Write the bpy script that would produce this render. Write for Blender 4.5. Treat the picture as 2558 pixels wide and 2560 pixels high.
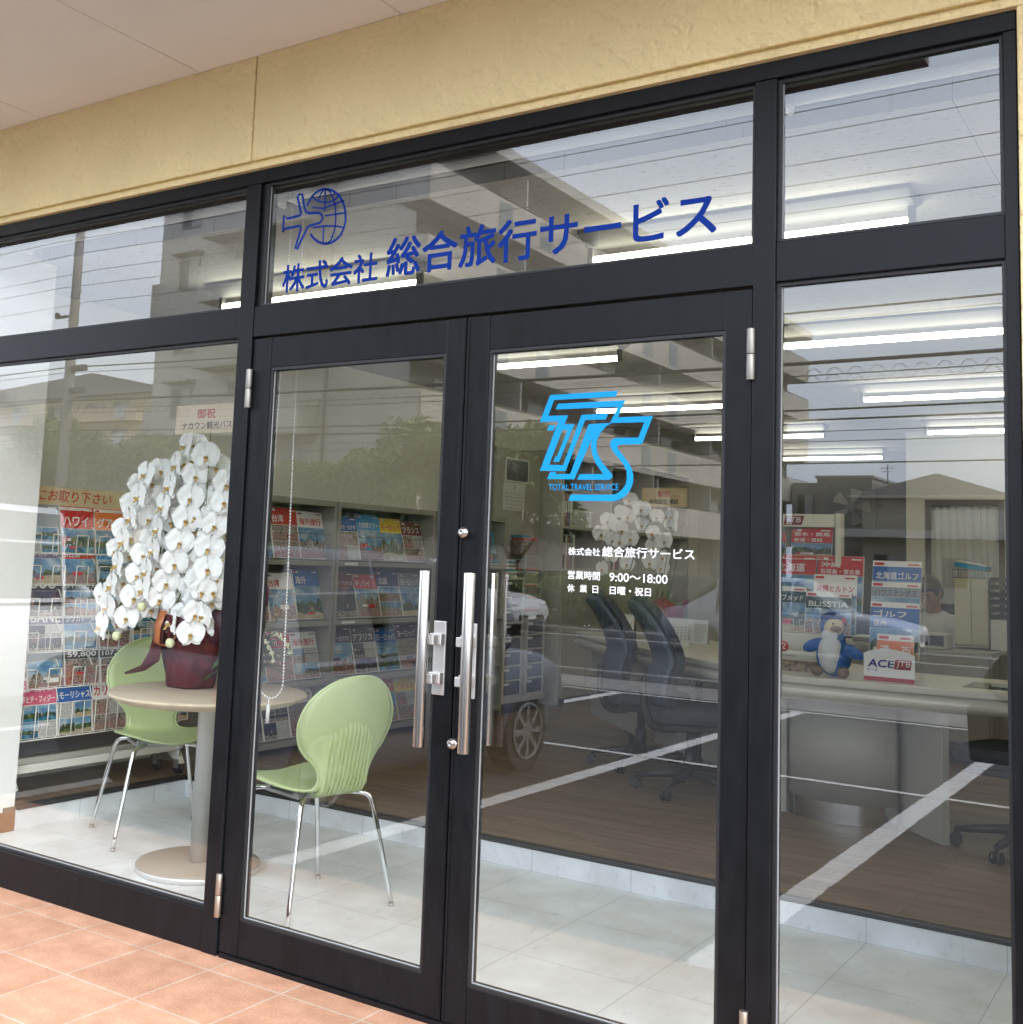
import bpy, bmesh, math, random
from mathutils import Vector as V, Matrix as MX, noise as NZ
rad = math.radians
for o in list(bpy.data.objects): bpy.data.objects.remove(o)
S = bpy.context.scene
COL = S.collection
# ------------------------------------------------------------------ camera
cd = bpy.data.cameras.new("camera"); cam = bpy.data.objects.new("camera", cd); COL.objects.link(cam); S.camera = cam
YAW, PITCH, ROLL = rad(34.16112), rad(6.292096), rad(2.250618)
fw = V((-math.sin(YAW)*math.cos(PITCH), math.cos(YAW)*math.cos(PITCH), math.sin(PITCH)))
rt0 = V((math.cos(YAW), math.sin(YAW), 0)); up0 = rt0.cross(fw)
rt = rt0*math.cos(ROLL)+up0*math.sin(ROLL); up = up0*math.cos(ROLL)-rt0*math.sin(ROLL)
cam.matrix_world = MX(((rt.x, up.x, -fw.x, 1.0), (rt.y, up.y, -fw.y, -2.76998), (rt.z, up.z, -fw.z, 1.29817), (0, 0, 0, 1)))
cd.sensor_fit = 'HORIZONTAL'; cd.sensor_width = 36; cd.lens = 36*2856.6193/2558
cd.shift_x = 144.13/2558; cd.shift_y = -201.84/2558
cd.clip_start = .02; cd.clip_end = 600
# ------------------------------------------------------------------ sky, sun, exposure
SUN_EL, SUN_AZ = 42, 112        # azimuth measured from +Y clockwise
w = bpy.data.worlds.new("World"); S.world = w; w.use_nodes = True
nt = w.node_tree; nt.nodes.clear()
sky = nt.nodes.new('ShaderNodeTexSky'); sky.sky_type = 'NISHITA'; sky.sun_disc = False
sky.sun_elevation = rad(SUN_EL); sky.sun_rotation = rad(SUN_AZ); sky.dust_density = 4; sky.air_density = 1.2
hs = nt.nodes.new('ShaderNodeHueSaturation'); hs.inputs['Saturation'].default_value = .22
tc = nt.nodes.new('ShaderNodeTexCoord'); cn = nt.nodes.new('ShaderNodeTexNoise')
cn.inputs['Scale'].default_value = 2.2; cn.inputs['Detail'].default_value = 5
mp = nt.nodes.new('ShaderNodeMapping'); mp.inputs['Scale'].default_value = (1, 1, 2.5)
cr = nt.nodes.new('ShaderNodeValToRGB'); cr.color_ramp.elements[0].position = .3; cr.color_ramp.elements[1].position = .75
cr.color_ramp.elements[0].color = (3.4, 4.0, 5.0, 1); cr.color_ramp.elements[1].color = (5.2, 5.65, 6.4, 1)
mu = nt.nodes.new('ShaderNodeMixRGB'); mu.blend_type = 'MIX'; mu.inputs[0].default_value = .7     # cloud cover over the clear sky
bg = nt.nodes.new('ShaderNodeBackground'); bg.inputs['Strength'].default_value = .15
wo = nt.nodes.new('ShaderNodeOutputWorld'); L_ = nt.links.new
L_(sky.outputs[0], hs.inputs['Color']); L_(tc.outputs['Generated'], mp.inputs[0]); L_(mp.outputs[0], cn.inputs['Vector'])
L_(cn.outputs['Fac'], cr.inputs[0]); L_(hs.outputs[0], mu.inputs[1]); L_(cr.outputs[0], mu.inputs[2])
L_(mu.outputs[0], bg.inputs[0]); L_(bg.outputs[0], wo.inputs[0])
sl = bpy.data.lights.new("sun", 'SUN'); sl.energy = .9; sl.angle = rad(60); sl.color = (1, .96, .9)
so = bpy.data.objects.new("sun", sl); COL.objects.link(so)
az, el = rad(SUN_AZ), rad(SUN_EL)
sd = V((math.sin(az)*math.cos(el), math.cos(az)*math.cos(el), math.sin(el)))
so.rotation_euler = sd.to_track_quat('Z', 'Y').to_euler(); so.location = (6, -12, 25)
S.view_settings.view_transform = 'Standard'; S.view_settings.look = 'None'
S.view_settings.exposure = 2.44; S.view_settings.gamma = 1
LAMP = 4.2
S.render.engine = 'CYCLES'
cy = S.cycles; cy.max_bounces = 10; cy.diffuse_bounces = 5; cy.glossy_bounces = 5; cy.transparent_max_bounces = 24
cy.use_denoising = True; cy.sample_clamp_indirect = 8; cy.caustics_reflective = False; cy.caustics_refractive = False
cy.use_adaptive_sampling = True; cy.adaptive_threshold = .012
random.seed(7)
# ------------------------------------------------------------------ materials
def newmat(name):
    m = bpy.data.materials.new(name); m.use_nodes = True
    b = m.node_tree.nodes['Principled BSDF']; return m, m.node_tree, b
def nd(t, typ, **kw):
    n = t.nodes.new(typ)
    for k, v in kw.items():
        if k in n.inputs: n.inputs[k].default_value = v
        else: setattr(n, k, v)
    return n
def c4(c): return (c[0], c[1], c[2], 1)
def mat(name, col, rough=.6, metal=0., var=0., vs=4., bump=0., bs=60., spec=.5, emit=0., coat=0., detail=4, vscale=(1, 1, 1)):
    m, t, b = newmat(name)
    b.inputs['Base Color'].default_value = c4(col); b.inputs['Roughness'].default_value = rough
    b.inputs['Metallic'].default_value = metal; b.inputs['Specular IOR Level'].default_value = spec
    if coat: b.inputs['Coat Weight'].default_value = coat; b.inputs['Coat Roughness'].default_value = .06
    if emit: b.inputs['Emission Color'].default_value = c4(col); b.inputs['Emission Strength'].default_value = emit
    if var or bump:
        tcn = nd(t, 'ShaderNodeTexCoord'); mpn = nd(t, 'ShaderNodeMapping'); mpn.inputs['Scale'].default_value = vscale
        t.links.new(tcn.outputs['Object'], mpn.inputs[0])
    if var:
        n = nd(t, 'ShaderNodeTexNoise', Scale=vs, Detail=detail); r = nd(t, 'ShaderNodeValToRGB')
        r.color_ramp.elements[0].position = .32; r.color_ramp.elements[1].position = .68
        r.color_ramp.elements[0].color = c4([x*(1-var) for x in col]); r.color_ramp.elements[1].color = c4([min(1, x*(1+var)) for x in col])
        t.links.new(mpn.outputs[0], n.inputs['Vector']); t.links.new(n.outputs['Fac'], r.inputs[0]); t.links.new(r.outputs[0], b.inputs['Base Color'])
        rr = nd(t, 'ShaderNodeMapRange'); rr.inputs[3].default_value = max(0, rough-.08); rr.inputs[4].default_value = min(1, rough+.08)
        t.links.new(n.outputs['Fac'], rr.inputs[0]); t.links.new(rr.outputs[0], b.inputs['Roughness'])
    if bump:
        n2 = nd(t, 'ShaderNodeTexNoise', Scale=bs, Detail=5); bp = nd(t, 'ShaderNodeBump', Strength=bump, Distance=.01)
        t.links.new(mpn.outputs[0], n2.inputs['Vector']); t.links.new(n2.outputs['Fac'], bp.inputs['Height']); t.links.new(bp.outputs[0], b.inputs['Normal'])
    return m
_cm = {}
def flat(col, rough=.55, **k):
    key = (tuple(round(x, 3) for x in col), rough, tuple(sorted(k.items())))
    if key not in _cm: _cm[key] = mat('paint', col, rough, **k)
    return _cm[key]
def s2l(r, g, b):
    f = lambda c: (c/255/12.92 if c/255 <= .04045 else ((c/255+.055)/1.055)**2.4)
    return (f(r), f(g), f(b))
def tiles(name, ca, cb, mortar, bw, bh, ms, off=(0, 0), rough=.5, axes='xy', offset=0., bumpd=.3, nscale=6, veins=0, spec=.5, lo=(.82, .80, .78), grain=0.):
    """square tiles: brick texture in object space on the two named axes"""
    m, t, b = newmat(name); b.inputs['Roughness'].default_value = rough; b.inputs['Specular IOR Level'].default_value = spec
    tcn = nd(t, 'ShaderNodeTexCoord'); sp = nd(t, 'ShaderNodeSeparateXYZ'); cb_ = nd(t, 'ShaderNodeCombineXYZ')
    t.links.new(tcn.outputs['Object'], sp.inputs[0])
    for i, a in enumerate(axes):
        ad = nd(t, 'ShaderNodeMath', operation='ADD'); ad.inputs[1].default_value = off[i]
        t.links.new(sp.outputs['xyz'.index(a)], ad.inputs[0]); t.links.new(ad.outputs[0], cb_.inputs[i])
    br = nd(t, 'ShaderNodeTexBrick', offset=offset, squash=1.)
    br.inputs['Scale'].default_value = 1; br.inputs['Mortar Size'].default_value = ms; br.inputs['Mortar Smooth'].default_value = .1
    br.inputs['Brick Width'].default_value = bw; br.inputs['Row Height'].default_value = bh; br.inputs['Bias'].default_value = 0
    br.inputs['Color1'].default_value = c4(ca); br.inputs['Color2'].default_value = c4(cb); br.inputs['Mortar'].default_value = c4(mortar)
    t.links.new(cb_.outputs[0], br.inputs['Vector'])
    n = nd(t, 'ShaderNodeTexNoise', Scale=nscale, Detail=6); r = nd(t, 'ShaderNodeValToRGB')
    r.color_ramp.elements[0].position = .3; r.color_ramp.elements[1].position = .72
    r.color_ramp.elements[0].color = c4(lo); r.color_ramp.elements[1].color = (1.06, 1.06, 1.06, 1)
    t.links.new(tcn.outputs['Object'], n.inputs['Vector']); t.links.new(n.outputs['Fac'], r.inputs[0])
    mx = nd(t, 'ShaderNodeMixRGB', blend_type='MULTIPLY'); mx.inputs[0].default_value = 1
    t.links.new(br.outputs['Color'], mx.inputs[1]); t.links.new(r.outputs[0], mx.inputs[2]); last = mx
    if grain:
        gn = nd(t, 'ShaderNodeTexNoise', Scale=130, Detail=4); gr = nd(t, 'ShaderNodeValToRGB'); gr.color_ramp.elements[0].position = .36; gr.color_ramp.elements[1].position = .64
        gr.color_ramp.elements[0].color = (1-grain, 1-grain, 1-grain, 1); gr.color_ramp.elements[1].color = (1+grain*.5, 1+grain*.5, 1+grain*.5, 1)
        t.links.new(tcn.outputs['Object'], gn.inputs['Vector']); t.links.new(gn.outputs['Fac'], gr.inputs[0]); mg = nd(t, 'ShaderNodeMixRGB', blend_type='MULTIPLY'); mg.inputs[0].default_value = 1
        t.links.new(last.outputs[0], mg.inputs[1]); t.links.new(gr.outputs[0], mg.inputs[2]); last = mg
    if veins:
        v = nd(t, 'ShaderNodeTexNoise', Scale=38, Detail=3); mpn = nd(t, 'ShaderNodeMapping'); mpn.inputs['Scale'].default_value = (1, .35, .6); mpn.inputs['Rotation'].default_value = (0, .5, .6)
        t.links.new(tcn.outputs['Object'], mpn.inputs[0]); t.links.new(mpn.outputs[0], v.inputs['Vector'])
        vr = nd(t, 'ShaderNodeValToRGB'); vr.color_ramp.elements[0].position = .60; vr.color_ramp.elements[1].position = .72
        vr.color_ramp.elements[0].color = (1, 1, 1, 1); vr.color_ramp.elements[1].color = (.72, .76, .80, 1)
        t.links.new(v.outputs['Fac'], vr.inputs[0]); m2 = nd(t, 'ShaderNodeMixRGB', blend_type='MULTIPLY'); m2.inputs[0].default_value = veins
        t.links.new(mx.outputs[0], m2.inputs[1]); t.links.new(vr.outputs[0], m2.inputs[2]); last = m2
    t.links.new(last.outputs[0], b.inputs['Base Color'])
    if bumpd:
        n3 = nd(t, 'ShaderNodeTexNoise', Scale=45, Detail=6); t.links.new(tcn.outputs['Object'], n3.inputs['Vector'])
        ad = nd(t, 'ShaderNodeMath', operation='MULTIPLY_ADD'); ad.inputs[1].default_value = .5
        t.links.new(n3.outputs['Fac'], ad.inputs[0]); t.links.new(br.outputs['Fac'], ad.inputs[2])
        bp = nd(t, 'ShaderNodeBump', Strength=bumpd, Distance=.004); bp.invert = True
        t.links.new(ad.outputs[0], bp.inputs['Height']); t.links.new(bp.outputs[0], b.inputs['Normal'])
    return m
def glassmat(name, tint=(.95, .97, .96), f0=.108, power=1.0):
    m = bpy.data.materials.new(name); m.use_nodes = True; t = m.node_tree; t.nodes.clear()
    out = nd(t, 'ShaderNodeOutputMaterial'); tr = nd(t, 'ShaderNodeBsdfTransparent'); gl = nd(t, 'ShaderNodeBsdfGlossy')
    tr.inputs[0].default_value = c4(tint); gl.inputs['Roughness'].default_value = 0; gl.inputs[0].default_value = (1, 1, 1, 1)
    if not f0:
        t.links.new(tr.outputs[0], out.inputs[0]); return m
    g = nd(t, 'ShaderNodeNewGeometry'); d = nd(t, 'ShaderNodeVectorMath', operation='DOT_PRODUCT')
    t.links.new(g.outputs['Incoming'], d.inputs[0]); t.links.new(g.outputs['Normal'], d.inputs[1])
    a = nd(t, 'ShaderNodeMath', operation='ABSOLUTE'); t.links.new(d.outputs['Value'], a.inputs[0])
    s = nd(t, 'ShaderNodeMath', operation='SUBTRACT'); s.inputs[0].default_value = 1; t.links.new(a.outputs[0], s.inputs[1])
    p = nd(t, 'ShaderNodeMath', operation='POWER'); p.inputs[1].default_value = 4.2; t.links.new(s.outputs[0], p.inputs[0])
    f = nd(t, 'ShaderNodeMath', operation='MULTIPLY_ADD'); f.inputs[1].default_value = 1-f0; f.inputs[2].default_value = f0
    t.links.new(p.outputs[0], f.inputs[0]); mx = nd(t, 'ShaderNodeMixShader'); t.links.new(f.outputs[0], mx.inputs[0])
    t.links.new(tr.outputs[0], mx.inputs[1]); t.links.new(gl.outputs[0], mx.inputs[2]); t.links.new(mx.outputs[0], out.inputs[0])
    return m
GLASS = glassmat('window_glass'); GLASSB = glassmat('window_glass_inner', (1, 1, 1), 0)
# ------------------------------------------------------------------ mesh builder
class MB:
    def __init__(s): s.v = []; s.f = []; s.mi = []; s.m = 0; s.sm = []; s.smooth = False
    def _add(s, vs, fs):
        b = len(s.v); s.v += [tuple(q) for q in vs]
        for f in fs: s.f.append([b+i for i in f]); s.mi.append(s.m); s.sm.append(s.smooth)
        return s
    def box(s, a, b):
        x0, y0, z0 = [min(p, q) for p, q in zip(a, b)]; x1, y1, z1 = [max(p, q) for p, q in zip(a, b)]
        return s._add([(x0, y0, z0), (x1, y0, z0), (x1, y1, z0), (x0, y1, z0), (x0, y0, z1), (x1, y0, z1), (x1, y1, z1), (x0, y1, z1)],
                      [(0, 3, 2, 1), (4, 5, 6, 7), (0, 1, 5, 4), (1, 2, 6, 5), (2, 3, 7, 6), (3, 0, 4, 7)])
    def obox(s, c, sz, mx=None):
        n = len(s.v); s.box([-q/2 for q in sz], [q/2 for q in sz])
        for i in range(n, len(s.v)):
            p = V(s.v[i]); p = (mx @ p if mx else p)+V(c); s.v[i] = tuple(p)
        return s
    def quad(s, *p): return s._add(p, [tuple(range(len(p)))])
    def tube(s, pts, r, n=8, cap=True, closed=False):
        pts = [V(p) for p in pts]; N = len(pts); rs = r if isinstance(r, (list, tuple)) else [r]*N
        rings = []; prev = None; sv = s.smooth; s.smooth = True
        for i, p in enumerate(pts):
            d = (pts[(i+1) % N]-pts[i-1]) if closed else (pts[min(i+1, N-1)]-pts[max(i-1, 0)])
            d.normalize()
            if prev is None:
                a = d.orthogonal().normalized()
            else:
                a = (prev-d*prev.dot(d)); a = a.normalized() if a.length > 1e-6 else d.orthogonal().normalized()
            prev = a; b = d.cross(a)
            rings.append([p+(a*math.cos(2*math.pi*k/n)+b*math.sin(2*math.pi*k/n))*rs[i] for k in range(n)])
        vs = [q for rg in rings for q in rg]; fs = []
        for i in range(N if closed else N-1):
            j = (i+1) % N
            for k in range(n): fs.append((i*n+k, i*n+(k+1) % n, j*n+(k+1) % n, j*n+k))
        s._add(vs, fs); s.smooth = False
        if cap and not closed:
            s._add(rings[0], [tuple(range(n-1, -1, -1))]); s._add(rings[-1], [tuple(range(n))])
        s.smooth = sv; return s
    def cyl(s, a, b, r, n=24, r2=None): return s.tube([a, b], [r, r if r2 is None else r2], n)
    def lathe(s, prof, n=32, c=(0, 0, 0), sx=1, sy=1):
        sv = s.smooth; s.smooth = True; vs = []; fs = []; P = len(prof)
        for r, z in prof:
            for k in range(n): vs.append((c[0]+sx*r*math.cos(2*math.pi*k/n), c[1]+sy*r*math.sin(2*math.pi*k/n), c[2]+z))
        for i in range(P-1):
            for k in range(n): fs.append((i*n+k, i*n+(k+1) % n, (i+1)*n+(k+1) % n, (i+1)*n+k))
        fs.append(tuple(range(n-1, -1, -1))); fs.append(tuple((P-1)*n+k for k in range(n)))
        s._add(vs, fs); s.smooth = sv; return s
    def prism(s, poly, z0, z1, axis='z'):
        """extrude a polygon: axis z -> poly is (x,y); axis y -> poly is (x,z); axis x -> poly is (y,z)"""
        mk = {'z': lambda p, h: (p[0], p[1], h), 'y': lambda p, h: (p[0], h, p[1]), 'x': lambda p, h: (h, p[0], p[1])}[axis]
        n = len(poly); vs = [mk(p, z0) for p in poly]+[mk(p, z1) for p in poly]
        fs = [tuple(range(n-1, -1, -1)), tuple(range(n, 2*n))]+[(i, (i+1) % n, n+(i+1) % n, n+i) for i in range(n)]
        return s._add(vs, fs)
    def grid(s, rows, closed=False):
        n = len(rows[0]); vs = [q for r in rows for q in r]; fs = []
        for i in range(len(rows)-1):
            for k in range(n if closed else n-1): fs.append((i*n+k, i*n+(k+1) % n, (i+1)*n+(k+1) % n, (i+1)*n+k))
        sv = s.smooth; s.smooth = True; s._add(vs, fs); s.smooth = sv; return s
    def ell(s, c, r, nu=14, nv=10, mx=None):
        rows = []
        for i in range(nv+1):
            th = math.pi*i/nv; row = []
            for k in range(nu):
                ph = 2*math.pi*k/nu; p = V((r[0]*math.sin(th)*math.cos(ph), r[1]*math.sin(th)*math.sin(ph), r[2]*math.cos(th)))
                if mx: p = mx @ p
                row.append(tuple(p+V(c)))
            rows.append(row)
        return s.grid(rows, True)
    def xf(s, mx, start=0):
        for i in range(start, len(s.v)): s.v[i] = tuple(mx @ V(s.v[i]))
        return s
    def mesh(s, name):
        me = bpy.data.meshes.new(name); me.from_pydata(s.v, [], s.f)
        me.polygons.foreach_set('material_index', s.mi); me.polygons.foreach_set('use_smooth', s.sm); me.update()
        return me
    def build(s, name, mats, parent=None, world=False, bevel=0, fix=True, wn=False):
        me = s.mesh(name)
        if fix:
            bm = bmesh.new(); bm.from_mesh(me); bmesh.ops.remove_doubles(bm, verts=bm.verts, dist=1e-6)
            bmesh.ops.recalc_face_normals(bm, faces=bm.faces); bm.to_mesh(me); bm.free()
        return link(name, me, mats, parent, world, bevel)
def link(name, me, mats, parent=None, world=False, bevel=0):
    for m in (mats if isinstance(mats, (list, tuple)) else [mats]):
        if m: me.materials.append(m)
    o = bpy.data.objects.new(name, me); COL.objects.link(o)
    if parent:
        o.parent = parent
        if world:
            q = parent; off = V((0, 0, 0))
            while q: off += q.location; q = q.parent
            o.location = -off
    if bevel:
        b = o.modifiers.new('bevel', 'BEVEL'); b.width = bevel; b.segments = 2; b.limit_method = 'ANGLE'; b.angle_limit = rad(50)
    return o
def tag(o, label, cat, group=None):
    o['label'] = label; o['category'] = cat
    if group: o['group'] = group
    return o
def thing(name, label, cat, loc=(0, 0, 0), rz=0., group=None):
    o = bpy.data.objects.new(name, None); COL.objects.link(o); o.location = loc; o.rotation_euler = (0, 0, rz)
    o.empty_display_size = .1
    return tag(o, label, cat, group)
def struct(name, mb, m, **k):
    o = mb.build(name, m, **k); o['kind'] = 'structure'; return o
def stuff(o): o['kind'] = 'stuff'; return o
def copytree(o, parent=None):
    c = o.copy(); COL.objects.link(c)
    if parent: c.parent = parent
    for ch in o.children: copytree(ch, c)
    return c
_tx = {}
def textmesh(body, bold=0., ext=.0):
    key = (body, bold, ext)
    if key not in _tx:
        cu = bpy.data.curves.new('lettering', 'FONT'); cu.body = body; cu.size = 1; cu.offset = bold; cu.extrude = ext; cu.resolution_u = 3
        cu.align_x = 'LEFT'
        o = bpy.data.objects.new('t', cu); COL.objects.link(o); bpy.context.view_layer.update()
        me = bpy.data.meshes.new_from_object(o.evaluated_get(bpy.context.evaluated_depsgraph_get()))
        bpy.data.objects.remove(o); bpy.data.curves.remove(cu)
        xs = [v.co.x for v in me.vertices] or [0]; ys = [v.co.y for v in me.vertices] or [0]
        _tx[key] = ([(v.co.x, v.co.y) for v in me.vertices], [tuple(p.vertices) for p in me.polygons], min(xs), max(xs), min(ys), max(ys))
        bpy.data.meshes.remove(me)
    return _tx[key]
def addtext(mb, body, x0, x1, z0, z1, y, bold=0., slant=0.):
    """letters fitted into the box x0..x1, z0..z1 of a plane facing -Y; bold = stroke growth in em, laid as shifted sheets"""
    vs, fs, a, b, c, d = textmesh(body)
    if not vs: return mb
    e = bold*(z1-z0)*.55; x0 += e; x1 -= e; z0 += e; z1 -= e
    sx = (x1-x0)/max(b-a, 1e-6); sz = (z1-z0)/max(d-c, 1e-6)
    for i, (p, q_) in enumerate(((-1, -1), (1, -1), (-1, 1), (1, 1), (0, 0)) if bold else ((0, 0), )):
        mb._add([(x0+(q[0]-a)*sx+slant*(q[1]-c)*sz+p*e, y-.00012*i, z0+(q[1]-c)*sz+q_*e) for q in vs], fs)
    return mb
TTS= [[(-.572, 1.764), (-.362, 1.766), (-.368, 1.75), (-.559, 1.749), (-.576, 1.705), (-.513, 1.704), (-.569, 1.566), (-.524, 1.565), (-.471, 1.704), (-.389, 1.704), (-.396, 1.688), (-.459, 1.689), (-.516, 1.548), (-.598, 1.55), (-.543, 1.688), (-.603, 1.688)], [(-.546, 1.738), (-.34, 1.739), (-.359, 1.693), (-.257, 1.693), (-.287, 1.618), (-.35, 1.618), (-.359, 1.615), (-.359, 1.609), (-.354, 1.603), (-.325, 1.569), (-.315, 1.552), (-.31, 1.532), (-.311, 1.513), (-.32, 1.493), (-.335, 1.477), (-.354, 1.468), (-.37, 1.465), (-.504, 1.466), (-.497, 1.483), (-.372, 1.483), (-.357, 1.486), (-.342, 1.497), (-.332, 1.511), (-.329, 1.529), (-.331, 1.547), (-.34, 1.565), (-.375, 1.603), (-.382, 1.619), (-.378, 1.631), (-.366, 1.637), (-.298, 1.636), (-.282, 1.677), (-.379, 1.678), (-.395, 1.669), (-.411, 1.653), (-.421, 1.633), (-.423, 1.613), (-.418, 1.593), (-.404, 1.571), (-.374, 1.539), (-.371, 1.531), (-.381, 1.523), (-.479, 1.524), (-.472, 1.539), (-.4, 1.539), (-.425, 1.571), (-.435, 1.593), (-.44, 1.617), (-.437, 1.633), (-.488, 1.525), (-.574, 1.526), (-.564, 1.546), (-.546, 1.546), (-.546, 1.54), (-.501, 1.54), (-.448, 1.677), (-.383, 1.678), (-.361, 1.722), (-.553, 1.722)], [(-.573, 1.678), (-.552, 1.678), (-.557, 1.663), (-.578, 1.663)], [(-.523, 1.679), (-.492, 1.679), (-.537, 1.574), (-.555, 1.574), (-.549, 1.59), (-.544, 1.59), (-.513, 1.663), (-.529, 1.663)]]
PLANE= [(-1.568, 2.496), (-1.553, 2.495), (-1.539, 2.444), (-1.532, 2.432), (-1.517, 2.424), (-1.475, 2.42), (-1.46, 2.411), (-1.457, 2.396), (-1.466, 2.385), (-1.514, 2.38), (-1.522, 2.375), (-1.563, 2.306), (-1.571, 2.31), (-1.55, 2.379), (-1.555, 2.386), (-1.623, 2.385), (-1.631, 2.373), (-1.631, 2.433), (-1.616, 2.419), (-1.557, 2.422), (-1.554, 2.43), (-1.574, 2.491)]
GLOBE= [[(-1.528, 2.45), (-1.524, 2.461), (-1.518, 2.47), (-1.511, 2.479), (-1.503, 2.485), (-1.494, 2.491), (-1.484, 2.495), (-1.474, 2.498), (-1.463, 2.499), (-1.451, 2.498), (-1.44, 2.495), (-1.429, 2.492), (-1.418, 2.486), (-1.407, 2.48), (-1.397, 2.472), (-1.388, 2.463), (-1.38, 2.452), (-1.373, 2.442), (-1.367, 2.43), (-1.363, 2.418), (-1.359, 2.406), (-1.358, 2.394), (-1.357, 2.382), (-1.358, 2.371), (-1.361, 2.359), (-1.365, 2.349), (-1.37, 2.34), (-1.376, 2.331), (-1.384, 2.324), (-1.393, 2.318), (-1.402, 2.314), (-1.412, 2.311), (-1.423, 2.309), (-1.434, 2.31), (-1.445, 2.311), (-1.457, 2.315), (-1.468, 2.319), (-1.479, 2.326), (-1.489, 2.333), (-1.498, 2.342), (-1.507, 2.352)], [(-1.448, 2.496), (-1.443, 2.494), (-1.437, 2.491), (-1.431, 2.486), (-1.426, 2.48), (-1.421, 2.472), (-1.416, 2.463), (-1.412, 2.454), (-1.408, 2.443), (-1.405, 2.432), (-1.403, 2.421), (-1.401, 2.409), (-1.4, 2.397), (-1.399, 2.386), (-1.4, 2.374), (-1.401, 2.363), (-1.402, 2.353), (-1.405, 2.344), (-1.408, 2.335), (-1.411, 2.328), (-1.415, 2.321), (-1.42, 2.317), (-1.425, 2.313), (-1.43, 2.311), (-1.436, 2.311)], [(-1.478, 2.466), (-1.476, 2.473), (-1.473, 2.48), (-1.47, 2.485), (-1.467, 2.489), (-1.463, 2.493), (-1.459, 2.495), (-1.455, 2.497), (-1.451, 2.497)], [(-1.451, 2.496), (-1.449, 2.42)], [(-1.45, 2.371), (-1.449, 2.312)], [(-1.509, 2.485), (-1.505, 2.479), (-1.499, 2.473), (-1.492, 2.467), (-1.483, 2.463), (-1.473, 2.458), (-1.462, 2.455), (-1.451, 2.453), (-1.441, 2.451), (-1.43, 2.451), (-1.42, 2.452), (-1.412, 2.454), (-1.404, 2.457), (-1.398, 2.461), (-1.394, 2.465)], [(-1.449, 2.406), (-1.361, 2.404)], [(-1.505, 2.443), (-1.457, 2.432), (-1.366, 2.447)], [(-1.497, 2.372), (-1.447, 2.371), (-1.396, 2.364), (-1.365, 2.355)]]
FLW= [(-2.629, .57, 1.72, -1), (-2.536, .6, 1.678, 0), (-2.678, .57, 1.638, -1), (-2.589, .6, 1.597, 0), (-2.403, .6, 1.562, 0), (-2.865, .57, 1.602, -1), (-2.71, .57, 1.546, -1), (-2.61, .6, 1.502, 0), (-2.413, .6, 1.485, 0), (-2.901, .57, 1.505, -1), (-2.742, .57, 1.463, -1), (-2.626, .6, 1.412, 0), (-2.458, .6, 1.389, 0), (-2.943, .57, 1.411, -1), (-2.764, .57, 1.367, -1), (-2.659, .6, 1.316, 0), (-2.485, .6, 1.296, 0), (-2.979, .57, 1.31, -1), (-2.786, .57, 1.278, -1), (-2.681, .6, 1.227, 0), (-2.481, .6, 1.21, 0), (-3.006, .57, 1.208, -1), (-2.818, .57, 1.185, -1), (-2.725, .6, 1.146, 0), (-2.503, .6, 1.12, 0), (-3.034, .57, 1.116, -1), (-2.833, .57, 1.107, -1), (-2.751, .6, 1.075, 0), (-2.537, .6, 1.024, 0), (-3.053, .57, 1.025, -1), (-2.919, .6, 1.072, 0), (-2.958, .6, .983, 0), (-2.741, .67, 1.053, 1), (-2.651, .57, .982, -1), (-2.559, .6, .942, 0), (-3.082, .57, .939, -1), (-2.878, .6, 1.257, 0), (-2.906, .6, 1.169, 0), (-2.934, .67, 1.576, 1), (-2.952, .67, 1.473, 1), (-2.99, .67, 1.377, 1), (-2.58, .67, 1.556, 1), (-2.642, .67, 1.371, 1), (-2.659, .67, 1.272, 1), (-2.694, .67, 1.172, 1), (-2.544, .67, 1.636, 1), (-2.59, .67, 1.47, 1), (-2.749, .67, 1.657, 1), (-2.99, .67, 1.287, 1)]
BUD= [(-2.966, .56, .906), (-2.632, .56, .9), (-2.819, .56, 1.038)]
FLW2= [(-2.631, 4.75, 1.668), (-2.573, 4.75, 1.642), (-2.444, 4.75, 1.69), (-2.331, 4.75, 1.64), (-2.206, 4.75, 1.647), (-2.645, 4.75, 1.558), (-2.582, 4.75, 1.543), (-2.469, 4.75, 1.582), (-2.356, 4.75, 1.522), (-2.226, 4.75, 1.575), (-2.683, 4.75, 1.468), (-2.625, 4.75, 1.454), (-2.518, 4.75, 1.477), (-2.365, 4.75, 1.425), (-2.262, 4.75, 1.468), (-2.692, 4.75, 1.353), (-2.564, 4.75, 1.3), (-2.385, 4.75, 1.317), (-2.313, 4.75, 1.284), (-2.736, 4.75, 1.258), (-2.53, 4.75, 1.757), (-2.728, 4.75, 1.604), (-2.76, 4.75, 1.508), (-2.298, 4.75, 1.355)]
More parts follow.
